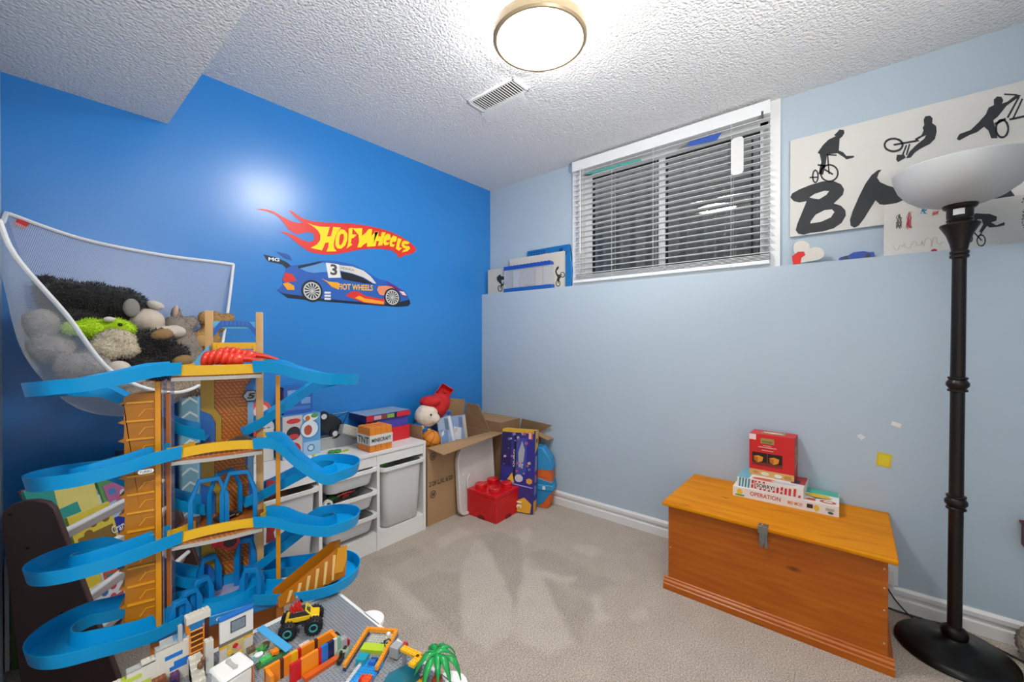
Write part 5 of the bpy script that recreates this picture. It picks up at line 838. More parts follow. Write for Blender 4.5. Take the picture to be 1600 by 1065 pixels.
# orange and blue toy backpack
bp_ = thing('toy_backpack', 'orange and blue toy backpack behind the purple box', 'backpack', (2.372, 1.797, .002), (0, 0, math.radians(-69)))
T = frame((0, 0, 0), (1, 0, 0), (0, 0, 1)); f = lambda z: T @ Matrix.Translation((0, 0, z))
b = B(); b.prism([(-.155, .03), (-.14, .0), (.14, .0), (.155, .03), (.165, .20), (.15, .34), (.11, .41), (-.11, .41), (-.15, .34), (-.165, .20)], .10, f(-.05)); b.build('body', M('#d9601e', .5), bp_, bevel=.014, bseg=3)
b = B(); b.prism([(-.172, .27), (.172, .27), (.16, .345), (.10, .425), (-.10, .425), (-.16, .345)], .108, f(-.054)); b.build('shoulder_cap', M('#2f8fc4', .45), bp_, bevel=.008)
b = B(); b.prism([(-.17, .03), (-.05, .0), (.05, .0), (.10, .03), (.17, .12), (.172, .185), (.05, .215), (-.05, .215), (-.172, .185)], .106, f(-.053)); b.build('lower_shell', M('#2a86bb', .45), bp_, bevel=.006)
b = B(); b.bb((-.176, -.060, .125), (.176, .055, .165)); b.build('strap', M('#3296c6', .45), bp_, bevel=.005); b = B(); b.bb((.10, -.062, .133), (.12, -.0595, .157)); b.build('label', M('#e8ebec', .5), bp_)
b = B(); b.prism(rrect(.05, .075, .012, 4, .03, .135), .006, f(.058)); b.build('pocket', M('#d98a33', .5), bp_)
for i in range(5):
    b = B(); b.bb((.09, -.052, .225+i*.010), (.15, -.050, .229+i*.010)); b.build('rib', M('#e8752c', .5), bp_)
# ---------------------------------------------------------------- sling bookshelf in the corner
sh = thing('sling_bookshelf', 'dark brown sling bookshelf with white fabric pockets in the left corner', 'bookshelf', (0.0, 1.95, 0), (0, 0, math.radians(-40)))
LS = .50
prof = [(.002, 0), (.05, 0), (.285, 0), (.249, .114), (.087, .645), (.078, .674), (.06, .694), (.03, .703), (.0, .703), (-.03, .695), (-.052, .675), (-.058, .65), (-.054, .60)]
m_bro = M('#553d3a', .5)
for y in (0, LS):
    b = B(); b.prism(prof, .018, frame((0, y+.018, 0), (1, 0, 0), (0, 0, 1))); b.build('side_panel', m_bro, sh, bevel=.003)
rods = [(-.034, .664), (.010, .558), (.054, .453), (.098, .347)]
m_fab = M('#f2f0ee', .85, bump=.2, bscale=300)
fr = []
for i, (rx, rz) in enumerate(rods):
    fx = .078+(.674-(rz-.075))*.3054-.022; fz = rz-.075; fr.append((fx, fz))
    b = B(); b.cyl((rx, .018, rz), (rx, LS, rz), .009, 10); b.cyl((fx, .018, fz), (fx, LS, fz), .009, 10); b.build('rod', m_fab, sh)
    b = B(); P = []
    for j in range(13):
        t = j/12; x = rx+(fx-rx)*t; z = rz+(fz-rz)*t-.085*math.sin(PI*t)**.8-(.0 if t < .5 else 0)
        P.append([(x, .022+(LS-.026)*k/10, z-.006*math.sin(PI*k/10)*math.sin(PI*t)) for k in range(11)])
    b.grid(P); o = b.build('sling', m_fab, sh, fix=False); md = o.modifiers.new('thick', 'SOLIDIFY'); md.thickness = .003
    for y in (-.0006,):
        b = B(); b.cyl((rx, y, rz), (rx, y-.001, rz), .0045, 10); b.build('screw_cap', M('#0f0c0c', .5), sh)
RS = Matrix.Translation((0, 1.95, 0)) @ Matrix.Rotation(math.radians(-40), 4, 'Z')
def book(label, tier, y, w, h, lean, dn, cols, roll=0, txt=None, tcol='#f2f2f2', th=.010):
    fx, fz = fr[tier]; p = RS @ Vector((fx-.030-dn, y, fz-.055))
    t = thing('picture_book', label, 'book', p, (0, 0, 0), 'books in the sling bookshelf')
    t.rotation_euler = (Matrix.Rotation(math.radians(-40), 4, 'Z') @ Matrix.Rotation(math.radians(-lean), 4, 'Y') @ Matrix.Rotation(math.radians(roll), 4, 'X')).to_euler()
    b = B(); b.bb((-th/2, -w/2, 0), (th/2, w/2, h)); b.build('cover', M(cols[0], .35, var=.1, vscale=30), t, bevel=.001)
    b = B(); b.bb((-th/2+.0015, -w/2+.002, h-.003), (th/2-.0015, w/2-.001, h+.0005)); b.build('pages', M('#e9e4d8', .8), t)
    T = frame((th/2+.0002, -w/2, 0), (0, 1, 0), (0, 0, 1)); rs = random.Random(sum(map(ord, label)))
    it = []
    if len(cols) > 1:
        it.append(('print', (w*.08, h*.1, w*.92, h*.55), cols[1]))
        for k in range(5):
            x, z = w*(.12+.6*rs.random()), h*(.12+.7*rs.random()); s = w*.10
            it.append(('print', ell(x+s, z, s, s*.8, 10), cols[1+k % (len(cols)-1)]))
    prn(t, T, it)
    if txt: lettering('title', txt, T @ Matrix.Translation((w*.06, h*.72, .003)), w*.86, h*.17, M(tcol, .4), t, off=.02)
    return t
rsx = random.Random(4)
book('teal picture book in the top sling near the brown panel', 0, .085, .15, .20, 22, .0, ['#2f9a8c'], -4)
book('pale yellow picture book with dark edge in the top sling', 0, .155, .15, .22, 20, .004, ['#e6d878'], -10)
book('dark scribbled picture book in the top sling', 0, .25, .16, .21, 21, .010, ['#4f5f78', '#a9b0b8', '#2a3040'], -6)
book('green and pink patterned book in the top sling', 0, .345, .18, .21, 20, .002, ['#5c9a58', '#b86a98', '#4a86b8', '#d9d9d9'], -4)
book('navy picture book with round badges in the top sling', 0, .43, .12, .22, 22, .008, ['#20284a', '#b7a06a', '#6f7fb0'], -14)
book('red spined book lying at the back of the top sling', 0, .10, .10, .20, 27, .022, ['#b3452f'], -3)
book('yellow green comic book in the second sling', 1, .18, .10, .19, 18, .012, ['#d8c437', '#8fa638'], -14)
book('yellow picture book with a sunflower print in the second sling', 1, .17, .17, .18, 17, -.004, ['#e8d24a', '#8a6a2a'], -4)
book('white picture book with grey animal in the second sling', 1, .29, .18, .20, 18, .010, ['#dfe0e2', '#9aa2ac', '#c9ccd4'], -6)
book('bright blue picture book in the second sling', 1, .40, .14, .22, 20, .006, ['#2f8fd0', '#1f5fa8'], -14)
book('pale blue thin book in the second sling', 1, .24, .15, .16, 17, .0, ['#a9cbe4', '#d6e4ee'], 4)
book('blue hockey book with white title in the third sling', 2, .33, .24, .215, 17, -.004, ['#26379c', '#e4e8f2', '#b03a4a'], -2, 'Crazy for Hockey', '#f4f6fa')
book('orange and red picture book in the third sling', 2, .20, .13, .16, 17, .002, ['#d8d5cf', '#d0603a', '#4a8a9a'], -8)
book('white book with yellow print in the third sling', 2, .10, .12, .15, 18, .004, ['#eceae4', '#e2c83a'], -3)
book('white paper booklet with red dots in the lowest sling', 3, .14, .13, .15, 17, .0, ['#e6e8ec', '#c9505a', '#4a78b8'], -4)
book('pink and grey lettered book in the lowest sling', 3, .26, .09, .19, 18, .004, ['#d8c8cc', '#9a8a96'], -16)
book('white floral book in the lowest sling', 3, .36, .15, .17, 17, .0, ['#eceef4', '#b9a8cc', '#8fb0d0'], -5)
# items left of the shelf
b = B(); b.bb((-.044, 2.28, .03), (-.034, 2.40, .40)); tag(b.build('leaning_board', M('#c9cfd2', .6)), 'pale board leaning in the corner left of the brown bookshelf', 'board')
b = B(); b.bb((-.032, 2.33, .0), (-.012, 2.40, .30)); tag(b.build('leaning_book', M('#5f7a4e', .6)), 'green book standing in the corner left of the brown bookshelf', 'book')
# ---------------------------------------------------------------- toy hammock net
A3 = (-.038, 1.76, 1.515); KC = (-.036, 2.404, 1.665); A2 = (.686, 2.408, 1.576)
def lerp(a, c, t): return tuple(a[i]+(c[i]-a[i])*t for i in range(3))
hem = spline([A3, (-.039, 2.08, 1.57), KC], 12)+spline([KC, (.16, 2.409, 1.605), (.40, 2.409, 1.580), (.60, 2.409, 1.578), A2], 6)[1:]
rim = spline([A3, (-.01, 1.74, 1.42), (.08, 1.77, 1.275), (.19, 1.80, 1.085), (.37, 1.93, 1.00), (.53, 2.13, 1.06), (.625, 2.31, 1.27), A2], 8)
def resample(pts, n):
    L = [0]
    for i in range(1, len(pts)): L.append(L[-1]+(pts[i]-pts[i-1]).length)
    out = []; j = 0
    for k in range(n+1):
        d = L[-1]*k/n
        while j < len(L)-2 and L[j+1] < d: j += 1
        t = (d-L[j])/max(1e-9, L[j+1]-L[j]); out.append(pts[j].lerp(pts[j+1], min(1, t)))
    return out
NSG = 64; hp_ = resample(hem, NSG); rp_ = resample(rim, NSG)
m_net, nt, bs = newmat('white_netting'); tcn = nt.nodes.new('ShaderNodeTexCoord')
bs.inputs['Base Color'].default_value = lin('#f0f0f0'); bs.inputs['Roughness'].default_value = .8
tr_ = nt.nodes.new('ShaderNodeBsdfTransparent'); mxs = nt.nodes.new('ShaderNodeMixShader'); uvn = nt.nodes.new('ShaderNodeUVMap')
sx = nt.nodes.new('ShaderNodeSeparateXYZ'); nt.links.new(uvn.outputs[0], sx.inputs[0]); ms = []
for ax in (0, 1):
    ml = nt.nodes.new('ShaderNodeMath'); ml.operation = 'MULTIPLY'; ml.inputs[1].default_value = 2*PI/.0048; nt.links.new(sx.outputs[ax], ml.inputs[0])
    sn = nt.nodes.new('ShaderNodeMath'); sn.operation = 'SINE'; nt.links.new(ml.outputs[0], sn.inputs[0]); ms.append(sn)
pr = nt.nodes.new('ShaderNodeMath'); pr.operation = 'MULTIPLY'; nt.links.new(ms[0].outputs[0], pr.inputs[0]); nt.links.new(ms[1].outputs[0], pr.inputs[1])
mr = nt.nodes.new('ShaderNodeMapRange'); mr.inputs[1].default_value = -.5; mr.inputs[2].default_value = .5; mr.inputs[3].default_value = .05; mr.inputs[4].default_value = .52
nt.links.new(pr.outputs[0], mr.inputs[0]); nt.links.new(mr.outputs[0], mxs.inputs[0]); nt.links.new(tr_.outputs[0], mxs.inputs[1]); nt.links.new(bs.outputs[0], mxs.inputs[2])
nt.links.new(mxs.outputs[0], nt.nodes['Material Output'].inputs['Surface'])
hm = thing('toy_hammock', 'white corner net hammock full of plush toys', 'toy hammock')
b = B(); P = []; NT = 26; uv = []
for i in range(NSG+1):
    s = i/NSG; h, r = hp_[i], rp_[i]; k = math.sin(PI*s)**.45
    q = Vector((h.x*(.30+.5*(1-s)**2)+r.x*(.70-.5*(1-s)**2)-.05*k*(1-s), h.y*.40+r.y*.60, min(h.z, r.z)-(.36-.07*s)*k)); q.x = max(q.x-.02*k, -.04); q.y = min(q.y, 2.40)
    row = []
    for j in range(NT+1):
        t = j/NT; p = h*(1-t)**2+q*2*t*(1-t)+r*t*t
        w = .006*math.sin(t*9+s*31)*k*math.sin(PI*t); p = p+Vector((w*.6, -abs(w), 0)); p.x = max(p.x, -.041)
        row.append(p)
    P.append(row)
b.grid(P); net = b.build('net', m_net, hm, fix=False)
uvl = net.data.uv_layers.new(name='UVMap')
vu = [(i/NSG*1.25, j/NT*.75) for i in range(NSG+1) for j in range(NT+1)]
for lp_ in net.data.loops: uvl.data[lp_.index].uv = vu[lp_.vertex_index]
m_hem = M('#eeeeec', .8)
b = B(); b.tube([p+Vector((.0, -.004, 0)) for p in resample(hem, 60)], .007, 6); b.build('wall_hem', m_hem, hm)
b = B(); b.tube(resample(rim, 70), .0065, 8); b.build('front_hem', m_hem, hm)
b = B(); b.box((.0, 2.40, 1.632), (.03, .004, .028), (0, .5, 0)); lab(b.build('corner_tab', M('#c9262c', .6), hm), 'red corner tab')
# plush toys in the net
m_bk = M('#1c1918', 1.0, var=.5, vscale=60, sheen=.3); PG = 'plush toys in the net'
def plush(name, label): return thing(name, label, 'plush toy', group=PG)
p = plush('plush_gorilla', 'big black plush gorilla with beige muzzle at the top of the net')
blob('body', [((.10, 2.20, 1.345), (.07, .08, .07)), ((.17, 2.20, 1.335), (.09, .085, .075)), ((.245, 2.20, 1.325), (.08, .085, .075)), ((.055, 2.22, 1.38), (.03, .04, .05)), ((.12, 2.16, 1.26), (.08, .07, .05)), ((.29, 2.24, 1.34), (.045, .05, .04))], m_bk, p, .007, .006, .020); fur(p.children[0], 5200, .014, m_bk, 1)
blob('muzzle', [((.315, 2.17, 1.272), (.062, .06, .05)), ((.335, 2.19, 1.262), (.045, .06, .05))], M('#cdbfae', .95), p, .007, .003)
b = B(); b.ball((.268, 2.122, 1.318), (.026, .014, .036), (.0, 0, .2)); lab(b.build('paw_pad', M('#8f8c86', .9), p), 'grey paw pad')
b = B(); b.ball((.345, 2.17, 1.335), (.030, .03, .018), (0, .3, 0)); lab(b.build('ear', M('#cfc6bb', .95), p), 'pale ear')
p = plush('plush_parrot', 'lime green plush parrot with cream belly in the net')
blob('body', [((.155, 2.03, 1.235), (.045, .045, .035)), ((.215, 2.03, 1.243), (.042, .04, .030)), ((.245, 2.02, 1.235), (.025, .03, .02)), ((.11, 2.0, 1.235), (.03, .03, .02))], M('#b6dc1e', .95, var=.2, vscale=60), p, .006, .004, .008); fur(p.children[0], 2200, .008, M('#b9de2a', .95), 4)
blob('belly', [((.21, 2.0, 1.190), (.058, .05, .045)), ((.18, 1.98, 1.16), (.045, .045, .04)), ((.235, 1.99, 1.16), (.04, .04, .03))], M('#cfc2a8', .95), p, .006, .008, .010); fur([c for c in p.children if c.name.startswith('belly')][0], 2600, .007, M('#d2c6ad', .95), 7)
b = B(); b.ball((.222, 1.993, 1.25), .0065, None, 10, 8); lab(b.build('eye', M('#15130f', .2), p), 'black bead eye'); b = B(); b.ball((.195, 1.995, 1.268), (.016, .012, .009)); lab(b.build('crest', M('#e8e2d4', .9), p), 'white crest')
p = plush('plush_penguin', 'shaggy black plush animal with tan paws at the bottom of the net')
blob('body', [((.295, 2.05, 1.165), (.075, .07, .06)), ((.34, 2.06, 1.115), (.08, .08, .06)), ((.27, 2.02, 1.09), (.07, .07, .055)), ((.375, 2.03, 1.14), (.05, .05, .04)), ((.33, 2.02, 1.20), (.045, .05, .035))], m_bk, p, .007, .006, .020); fur(p.children[0], 5200, .015, m_bk, 2)
for q, lb_ in (((.395, 1.985, 1.115), 'tan paw'), ((.335, 1.985, 1.215), 'tan ear')):
    b = B(); b.ball(q, (.034, .02, .022), (0, -.2, 0)); lab(b.build('paw', M('#94764e', 1.0, var=.2, vscale=80), p), lb_)
b = B(); b.ball((.21, 1.93, 1.095), (.034, .03, .03)); tag(b.build('plush_ball', M('#d2c8ba', 1.0, bump=.5, bscale=120)), 'cream pompom plush at the rim of the net', 'plush toy', PG)
p = plush('plush_donkey', 'grey plush animal with upright ear in the middle of the net')
blob('body', [((.435, 2.20, 1.155), (.075, .08, .085)), ((.425, 2.22, 1.245), (.055, .06, .055)), ((.45, 2.15, 1.08), (.07, .07, .06)), ((.425, 2.24, 1.305), (.018, .02, .035)), ((.47, 2.23, 1.27), (.03, .04, .03))], M('#8f857a', 1.0, var=.25, vscale=60), p, .007, .004, .008); fur(p.children[0], 3500, .007, M('#958b80', 1.0, var=.25, vscale=60), 3)
blob('arm', [((.365, 2.13, 1.225), (.05, .035, .028)), ((.40, 2.14, 1.228), (.04, .035, .028))], M('#cbbfb0', .95), p, .006, .003)
b = B(); b.ball((.418, 2.215, 1.318), (.010, .012, .026), (.2, .1, 0)); lab(b.build('inner_ear', M('#c8b09a', .95), p), 'tan inner ear')
p = plush('plush_teddy', 'curly tan teddy bear at the right end of the net')
blob('body', [((.535, 2.25, 1.19), (.055, .05, .06)), ((.565, 2.26, 1.275), (.052, .05, .05)), ((.500, 2.20, 1.19), (.042, .04, .045)), ((.525, 2.24, 1.295), (.026, .02, .028)), ((.622, 2.26, 1.295), (.024, .02, .026)), ((.55, 2.23, 1.13), (.05, .045, .04))], M('#a98552', 1.0, var=.35, vscale=90), p, .006, .010, .007); fur(p.children[0], 2600, .005, M('#b08c58', 1.0, var=.3, vscale=90), 5, .002, .1)
b = B(); b.ball((.494, 2.160, 1.19), (.026, .012, .026)); lab(b.build('paw_pad', M('#bb9660', 1.0, bump=.6, bscale=140), p), 'lighter paw')
p = plush('plush_rabbit', 'pale grey plush showing through the left side of the net')
blob('body', [((.06, 2.04, 1.17), (.06, .07, .05)), ((.13, 1.96, 1.11), (.07, .07, .045)), ((.22, 2.0, 1.05), (.08, .07, .04)), ((.04, 2.1, 1.25), (.045, .05, .05))], M('#a59d97', 1.0, var=.2, vscale=50), p, .007, .008, .010); fur(p.children[0], 4200, .009, M('#aaa29b', 1.0, var=.3, vscale=50), 6)
p = plush('plush_dog', 'brown and cream plush hanging at the bottom of the net behind the tower')
blob('body', [((.36, 2.06, 1.00), (.09, .08, .04)), ((.45, 2.10, 1.01), (.08, .08, .045)), ((.27, 1.99, 1.01), (.07, .06, .04))], M('#9a8a78', 1.0, var=.35, vscale=50), p, .007, .012, .010); fur(p.children[0], 3600, .010, M('#a59380', 1.0, var=.4, vscale=50), 8)
# ---------------------------------------------------------------- race track tower
tw = thing('track_tower', 'tall blue and orange toy race track tower with spiral ramps', 'toy garage', (.36, 1.36, 0), (0, 0, math.radians(-17.5)))
m_trk = M('#0499d8', .34, spec=.35); m_yel2 = M('#efb81a', .35); m_post = wood('beige_post', '#c79a63', '#d3a973', '#dfba88', 'z', .5)
m_amb = M('#cc7f10', .25, trans=.2, alpha=1.0); m_amb2 = M('#e8960f', .25); m_sky = M('#5fb6e6', .3)
ZD = [1.103, .878, .650, .424]
m_circ, nt, bs = newmat('circuit_print'); tcn = nt.nodes.new('ShaderNodeTexCoord')
mpn = nt.nodes.new('ShaderNodeMapping'); mpn.inputs['Rotation'].default_value = (math.radians(90), 0, 0); nt.links.new(tcn.outputs['Object'], mpn.inputs['Vector'])
wv = []
for rot in (35, 90):
    mr_ = nt.nodes.new('ShaderNodeMapping'); mr_.inputs['Rotation'].default_value = (0, 0, math.radians(rot)); nt.links.new(mpn.outputs[0], mr_.inputs['Vector'])
    w_ = nt.nodes.new('ShaderNodeTexWave'); w_.inputs['Scale'].default_value = 32; w_.inputs['Distortion'].default_value = .6; w_.inputs['Detail'].default_value = 0; nt.links.new(mr_.outputs[0], w_.inputs['Vector']); wv.append(w_)
ck = nt.nodes.new('ShaderNodeTexBrick'); ck.inputs['Scale'].default_value = 9; ck.inputs['Color1'].default_value = (0, 0, 0, 1); ck.inputs['Color2'].default_value = (1, 1, 1, 1); ck.inputs['Mortar'].default_value = (0, 0, 0, 1); nt.links.new(mpn.outputs[0], ck.inputs['Vector'])
mw = nt.nodes.new('ShaderNodeMix'); nt.links.new(ck.outputs['Color'], mw.inputs[0]); nt.links.new(wv[0].outputs['Fac'], mw.inputs[2]); nt.links.new(wv[1].outputs['Fac'], mw.inputs[3])
nt.links.new(ramp(nt, mw.outputs[0], [(.0, '#a85a18'), (.72, '#b8661e'), (.9, '#d8923c')]), bs.inputs['Base Color']); bs.inputs['Roughness'].default_value = .4
SEC = [(-.040, .034), (-.0335, 0), (.0335, 0), (.040, .034), (.0365, .034), (.0315, .004), (-.0315, .004), (-.0365, .034)]
def ramp_pts(side, z0, zt, z1):
    dr = .036 if z1 < zt-.1 else .008; c = .265 if side < 0 else .252; x0 = .106 if side < 0 else .088
    pts = [(side*x0, .028, z0), (side*(x0+.05), .004, z0-.003), (side*(x0+.10), -.014, z0*.5+zt*.5), (side*c, -.025, zt+.004)]
    for k in range(1, 8):
        a = math.radians(-90+180*k/8); pts.append((side*(c+.09*math.cos(a)), .065+.09*math.sin(a), zt+.004-dr*k/8))
    pts += [(side*c, .155, zt-dr), (side*(c-.07), .158, (zt-dr)*.62+z1*.38), (side*(c-.15), .158, (zt-dr)*.2+z1*.8), (side*.045, .150, z1)]
    return spline(pts, 4)
tl = [1.072, .852, .634, .436]; trr = [1.058, .755, .596, .412]; z1 = [.895, .672, .446, .428]
for i in range(4):
    for side, zt in ((-1, tl[i]), (1, trr[i])):
        b = B(); b.sweep(ramp_pts(side, ZD[i], zt, z1[i]), SEC); r = b.build('ramp', m_trk, tw)
    # badge on front of second left ramp
b = B(); b.prism(rrect(.030, .010, .005, 4), .0008, frame((-.155, -.0515, .868), (1, 0.18, 0), (0, 0, 1))); b.build('badge', M('#e8ecee', .4), tw)
lettering('badge_lettering', 'TURBO', frame((-.167, -.0545, .865), (1, 0.18, 0), (0, 0, 1)), .024, .006, M('#5a6670', .4), tw, off=.02)
for i in range(3):
    z = ZD[i]
    b = B(); b.prism([(-.112, .008), (-.03, .0), (.02, .0), (.094, .008), (.094, .06), (.10, .10), (.10, .185), (-.11, .185), (-.115, .05)], .008, Matrix.Translation((0, 0, z-.008))); b.build('deck', m_circ, tw)
    b = B(); b.sweep([(-.112, .006, z-.017), (-.03, -.002, z-.017), (.02, -.002, z-.017), (.094, .006, z-.017)], [(-.004, 0), (.004, 0), (.004, .010), (-.004, .010)], smooth=False); b.build('deck_edge', M('#b9b4ae', .4), tw)
    n = 14; bb_ = 0 if i == 0 else .010
    b = B(); P = []
    for k in range(n+1):
        t = k/n; x = -.112+.206*t; y = .008-.012*math.sin(PI*t); lo = z-.003+bb_*math.sin(PI*t)*1.2; hi = z+.024+bb_*math.sin(PI*t); P.append((x, y, lo, hi))
    vs = []; fs = []
    for (x, y, lo, hi) in P: vs += [(x, y-.002, lo), (x, y-.003, hi), (x, y+.003, hi), (x, y+.003, lo)]
    for k in range(n):
        for j in range(4): fs.append((k*4+j, k*4+(j+1) % 4, k*4+4+(j+1) % 4, k*4+4+j))
    fs += [(0, 1, 2, 3), (n*4+3, n*4+2, n*4+1, n*4)]; b.add(vs, fs, True); b.build('curb', m_yel2, tw)
    b = B(); b.sweep(spline([(-.128, .048, z), (-.100, .056, z+.001), (-.070, .078, z+.004)], 5), [(-.003, 0), (.003, 0), (.003, .022), (-.003, .022)]); b.build('curb', m_yel2, tw)
    b = B(); b.sweep(spline([(.092, .034, z), (.103, .049, z), (.102, .078, z)], 5), [(-.003, 0), (.003, 0), (.003, .024), (-.003, .024)]); b.bb((.099, .073, z), (.105, .083, z+.034)); b.build('curb', m_yel2, tw)
# back panel in three bays with coloured borders
for i in range(3):
    za, zb = ZD[i+1]+(.0 if i < 2 else -.02), ZD[i]-.010
    b = B(); b.prism([(-.038, za), (.066, za), (.066, zb), (-.038, zb)], .006, frame((0, .19, 0), (1, 0, 0), (0, 0, 1))); b.build('back_panel', m_circ, tw)
    b = B(); b.prism([(-.064, za+.10), (-.038, za+.085), (-.026, za+.06), (-.026, za), (-.012, za), (-.012, za+.075), (-.030, za+.105), (-.030, zb), (-.064, zb)], .004, frame((0, .183, 0), (1, 0, 0), (0, 0, 1))); b.build('panel_border', M('#b99a2c', .4), tw)
    b = B(); b.prism([(-.064, za), (-.028, za), (-.028, za+.06), (-.040, za+.085), (-.064, za+.10)], .004, frame((0, .182, 0), (1, 0, 0), (0, 0, 1))); b.build('panel_border', M('#2c6fc0', .4), tw)
    b = B(); b.prism([(.060, za), (.074, za), (.074, zb-.06), (.080, zb-.04), (.080, zb), (.066, zb), (.066, zb-.03), (.052, zb-.05), (.052, zb-.08), (.060, zb-.08)], .004, frame((0, .180, 0), (1, 0, 0), (0, 0, 1))); b.build('panel_border', M('#2f74c4', .4), tw)
for x, zb in ((-.040, 1.09), (.091, .40)):
    b = B(); b.bb((x-.010, .140, zb), (x+.010, .156, 1.285)); b.build('post', m_post, tw, bevel=.001)
for k, (s, z) in enumerate((('5', 1.015), ('4', .845))):
    T = frame((.067, .172, z), (1, 0, 0), (0, 0, 1)); b = B(); b.prism([(.024*math.cos(PI*i/3), .021*math.sin(PI*i/3)) for i in range(6)], .004, T); h = b.build('floor_sign', M('#22304a', .4), tw)
    b = B(); b.prism([(.020*math.cos(PI*i/3), .0175*math.sin(PI*i/3)) for i in range(6)], .0008, T @ Matrix.Translation((0, 0, .0042))); b.build('sign_face', M('#a9b4c0', .4), h)
    lettering('floor_number', s, T @ Matrix.Translation((-.010, -.009, .0055)), .019, .018, M('#1a1c22', .4), h, off=.04, shear=.2)
    b = B(); b.bb((.058, .168, z-.10), (.074, .174, z-.02)); b.build('sign_strip', M('#7fb4de', .4), h)
# top bridge, gate and launch ramp
b = B(); b.prism([(-.030, 1.205), (-.030, 1.228), (-.010, 1.256), (.062, 1.256), (.083, 1.228), (.083, 1.205), (.058, 1.240), (-.006, 1.240)], .012, frame((0, .154, 0), (1, 0, 0), (0, 0, 1))); br_ = b.build('bridge_arch', M('#1f5fb0', .35), tw)
for i in range(7):
    b = B(); b.bb((-.006+i*.0105, .1415, 1.241), (-.0052+i*.0105, .142, 1.255)); b.build('bridge_line', M('#5f9ad4', .4), br_)
b = B(); b.bb((-.030, .150, 1.232), (.083, .154, 1.254)); b.build('bridge_back', m_sky, tw)
b = B(); b.bb((-.030, .142, 1.168), (.082, .150, 1.188)); b.bb((-.030, .130, 1.150), (-.022, .150, 1.188)); b.bb((.074, .136, 1.160), (.082, .150, 1.180)); b.build('gate_bar', m_yel2, tw)
b = B(); b.prism([(-.050, 1.165), (-.038, 1.180), (-.038, 1.110), (-.105, 1.106), (-.075, 1.130)], .05, frame((0, .15, 0), (1, 0, 0), (0, 0, 1))); b.bb((-.04, .09, 1.105), (.08, .15, 1.112)); b.build('launch_chute', m_sky, tw)
b = B(); b.bb((.066, .02, 1.100), (.092, .06, 1.112)); b.build('end_plate', m_yel2, tw)
# elevator: stepped amber stack with clear side
el = [(-.221, 0)]
poly = [(-.146, .40), (-.146, 1.055), (-.20, 1.055), (-.214, 1.045)]
z = 1.035
while z > .44:
    poly += [(-.214, z), (-.226, z-.006), (-.213, z-.012)]; z -= .0485
poly += [(-.213, .40)]
b = B(); b.prism(poly, .055, frame((0, .098, 0), (1, 0, 0), (0, 0, 1))); ele = b.build('elevator_stack', m_amb, tw, bevel=.001)
z = 1.035
while z > .46:
    b = B(); b.bb((-.208, .038, z-.006), (-.152, .044, z-.001)); b.prism([(-.185, z-.040), (-.172, z-.022), (-.152, z-.022), (-.152, z-.024), (-.170, z-.024), (-.183, z-.042)], .002, frame((0, .042, 0), (1, 0, 0), (0, 0, 1))); b.build('elevator_step', M('#e8a01c', .25), ele); z -= .0485
b = B(); b.bb((-.150, .032, .06), (-.138, .046, 1.085)); b.build('elevator_rail', m_amb2, tw, bevel=.001)
b = B(); b.bb((-.136, .040, .40), (-.1335, .10, 1.085)); b.bb((-.120, .040, .40), (-.1175, .10, 1.085)); lab(b.build('elevator_window', M('#d8b0a0', .1, alpha=.35), tw), 'clear side window'); b = B(); b.bb((-.131, .06, .40), (-.122, .075, 1.05)); b.build('elevator_pole', M('#c06a1a', .35), tw)
b = B(); b.bb((.132, .062, .06), (.144, .072, 1.085)); b.build('support_pole', m_amb2, tw, bevel=.001)
# base under the lowest level, standing on the floor
b = B(); b.prism([(-.16, .02), (.15, .02), (.15, .21), (-.16, .21)], .030, Matrix.Translation((0, 0, .388))); b.build('base_deck', M('#1f86c8', .35), tw, bevel=.004)
b = B()
for x in (-.15, .14):
    for y in (.03, .20): b.bb((x-.01, y-.01, 0), (x+.01, y+.01, .39))
b.bb((-.16, .19, .0), (.15, .20, .39)); b.build('base_frame', M('#b5651f', .4), tw)
b = B(); b.cyl((-.005, .115, .418), (-.005, .115, .421), .07, 36); b.build('turntable', M('#bcb9da', .4), tw); b = B(); T = Matrix.Translation((-.005, .115, .418)); b.ring2(ell(0, 0, .105, .085, 36), ell(0, 0, .072, .056, 36), .03, T); b.build('turntable_wall', m_trk, tw)
m_tun = M('#067fc4', .34, spec=.35)
def arch(name, c, w, h, d, th, rz=0, mat=m_tun):
    o = [(-w/2, 0), (-w/2, h*.62), (-w*.26, h), (w*.26, h), (w/2, h*.62), (w/2, 0)]; i = [(w/2-th, 0), (w/2-th, h*.60), (w*.22, h-th), (-w*.22, h-th), (-w/2+th, h*.60), (-w/2+th, 0)]
    b = B(); T = Matrix.Translation(c) @ Matrix.Rotation(rz, 4, 'Z'); b.prism(o+i, d, T @ frame((0, d/2, 0), (1, 0, 0), (0, 0, 1))); return b.build(name, mat, tw, bevel=.002)
arch('tunnel_arch', (-.036, .060, .651), .096, .148, .008, .012, .15); arch('tunnel_arch', (.036, .055, .651), .096, .158, .008, .012, -.25); arch('tunnel_arch', (.0, .11, .651), .10, .15, .008, .011, .6)
arch('tunnel_arch', (-.098, .012, .418), .050, .075, .018, .014, .5); arch('tunnel_arch', (-.078, .035, .418), .055, .085, .018, .014, .5); arch('tunnel_arch', (-.055, .060, .418), .06, .098, .018, .014, .5)
arch('tunnel_arch', (.068, .045, .418), .064, .100, .020, .016, -.5); arch('tunnel_arch', (.052, .145, .418), .062, .150, .016, .016, -.3); arch('tunnel_arch', (-.042, .150, .418), .062, .118, .016, .016, .3)
b = B(); b.prism(rrect(.026, .009, .0045, 4), .0008, frame((-.005, .019, .404), (1, 0, 0), (0, 0, 1))); b.build('badge', M('#e8ecee', .4), tw)
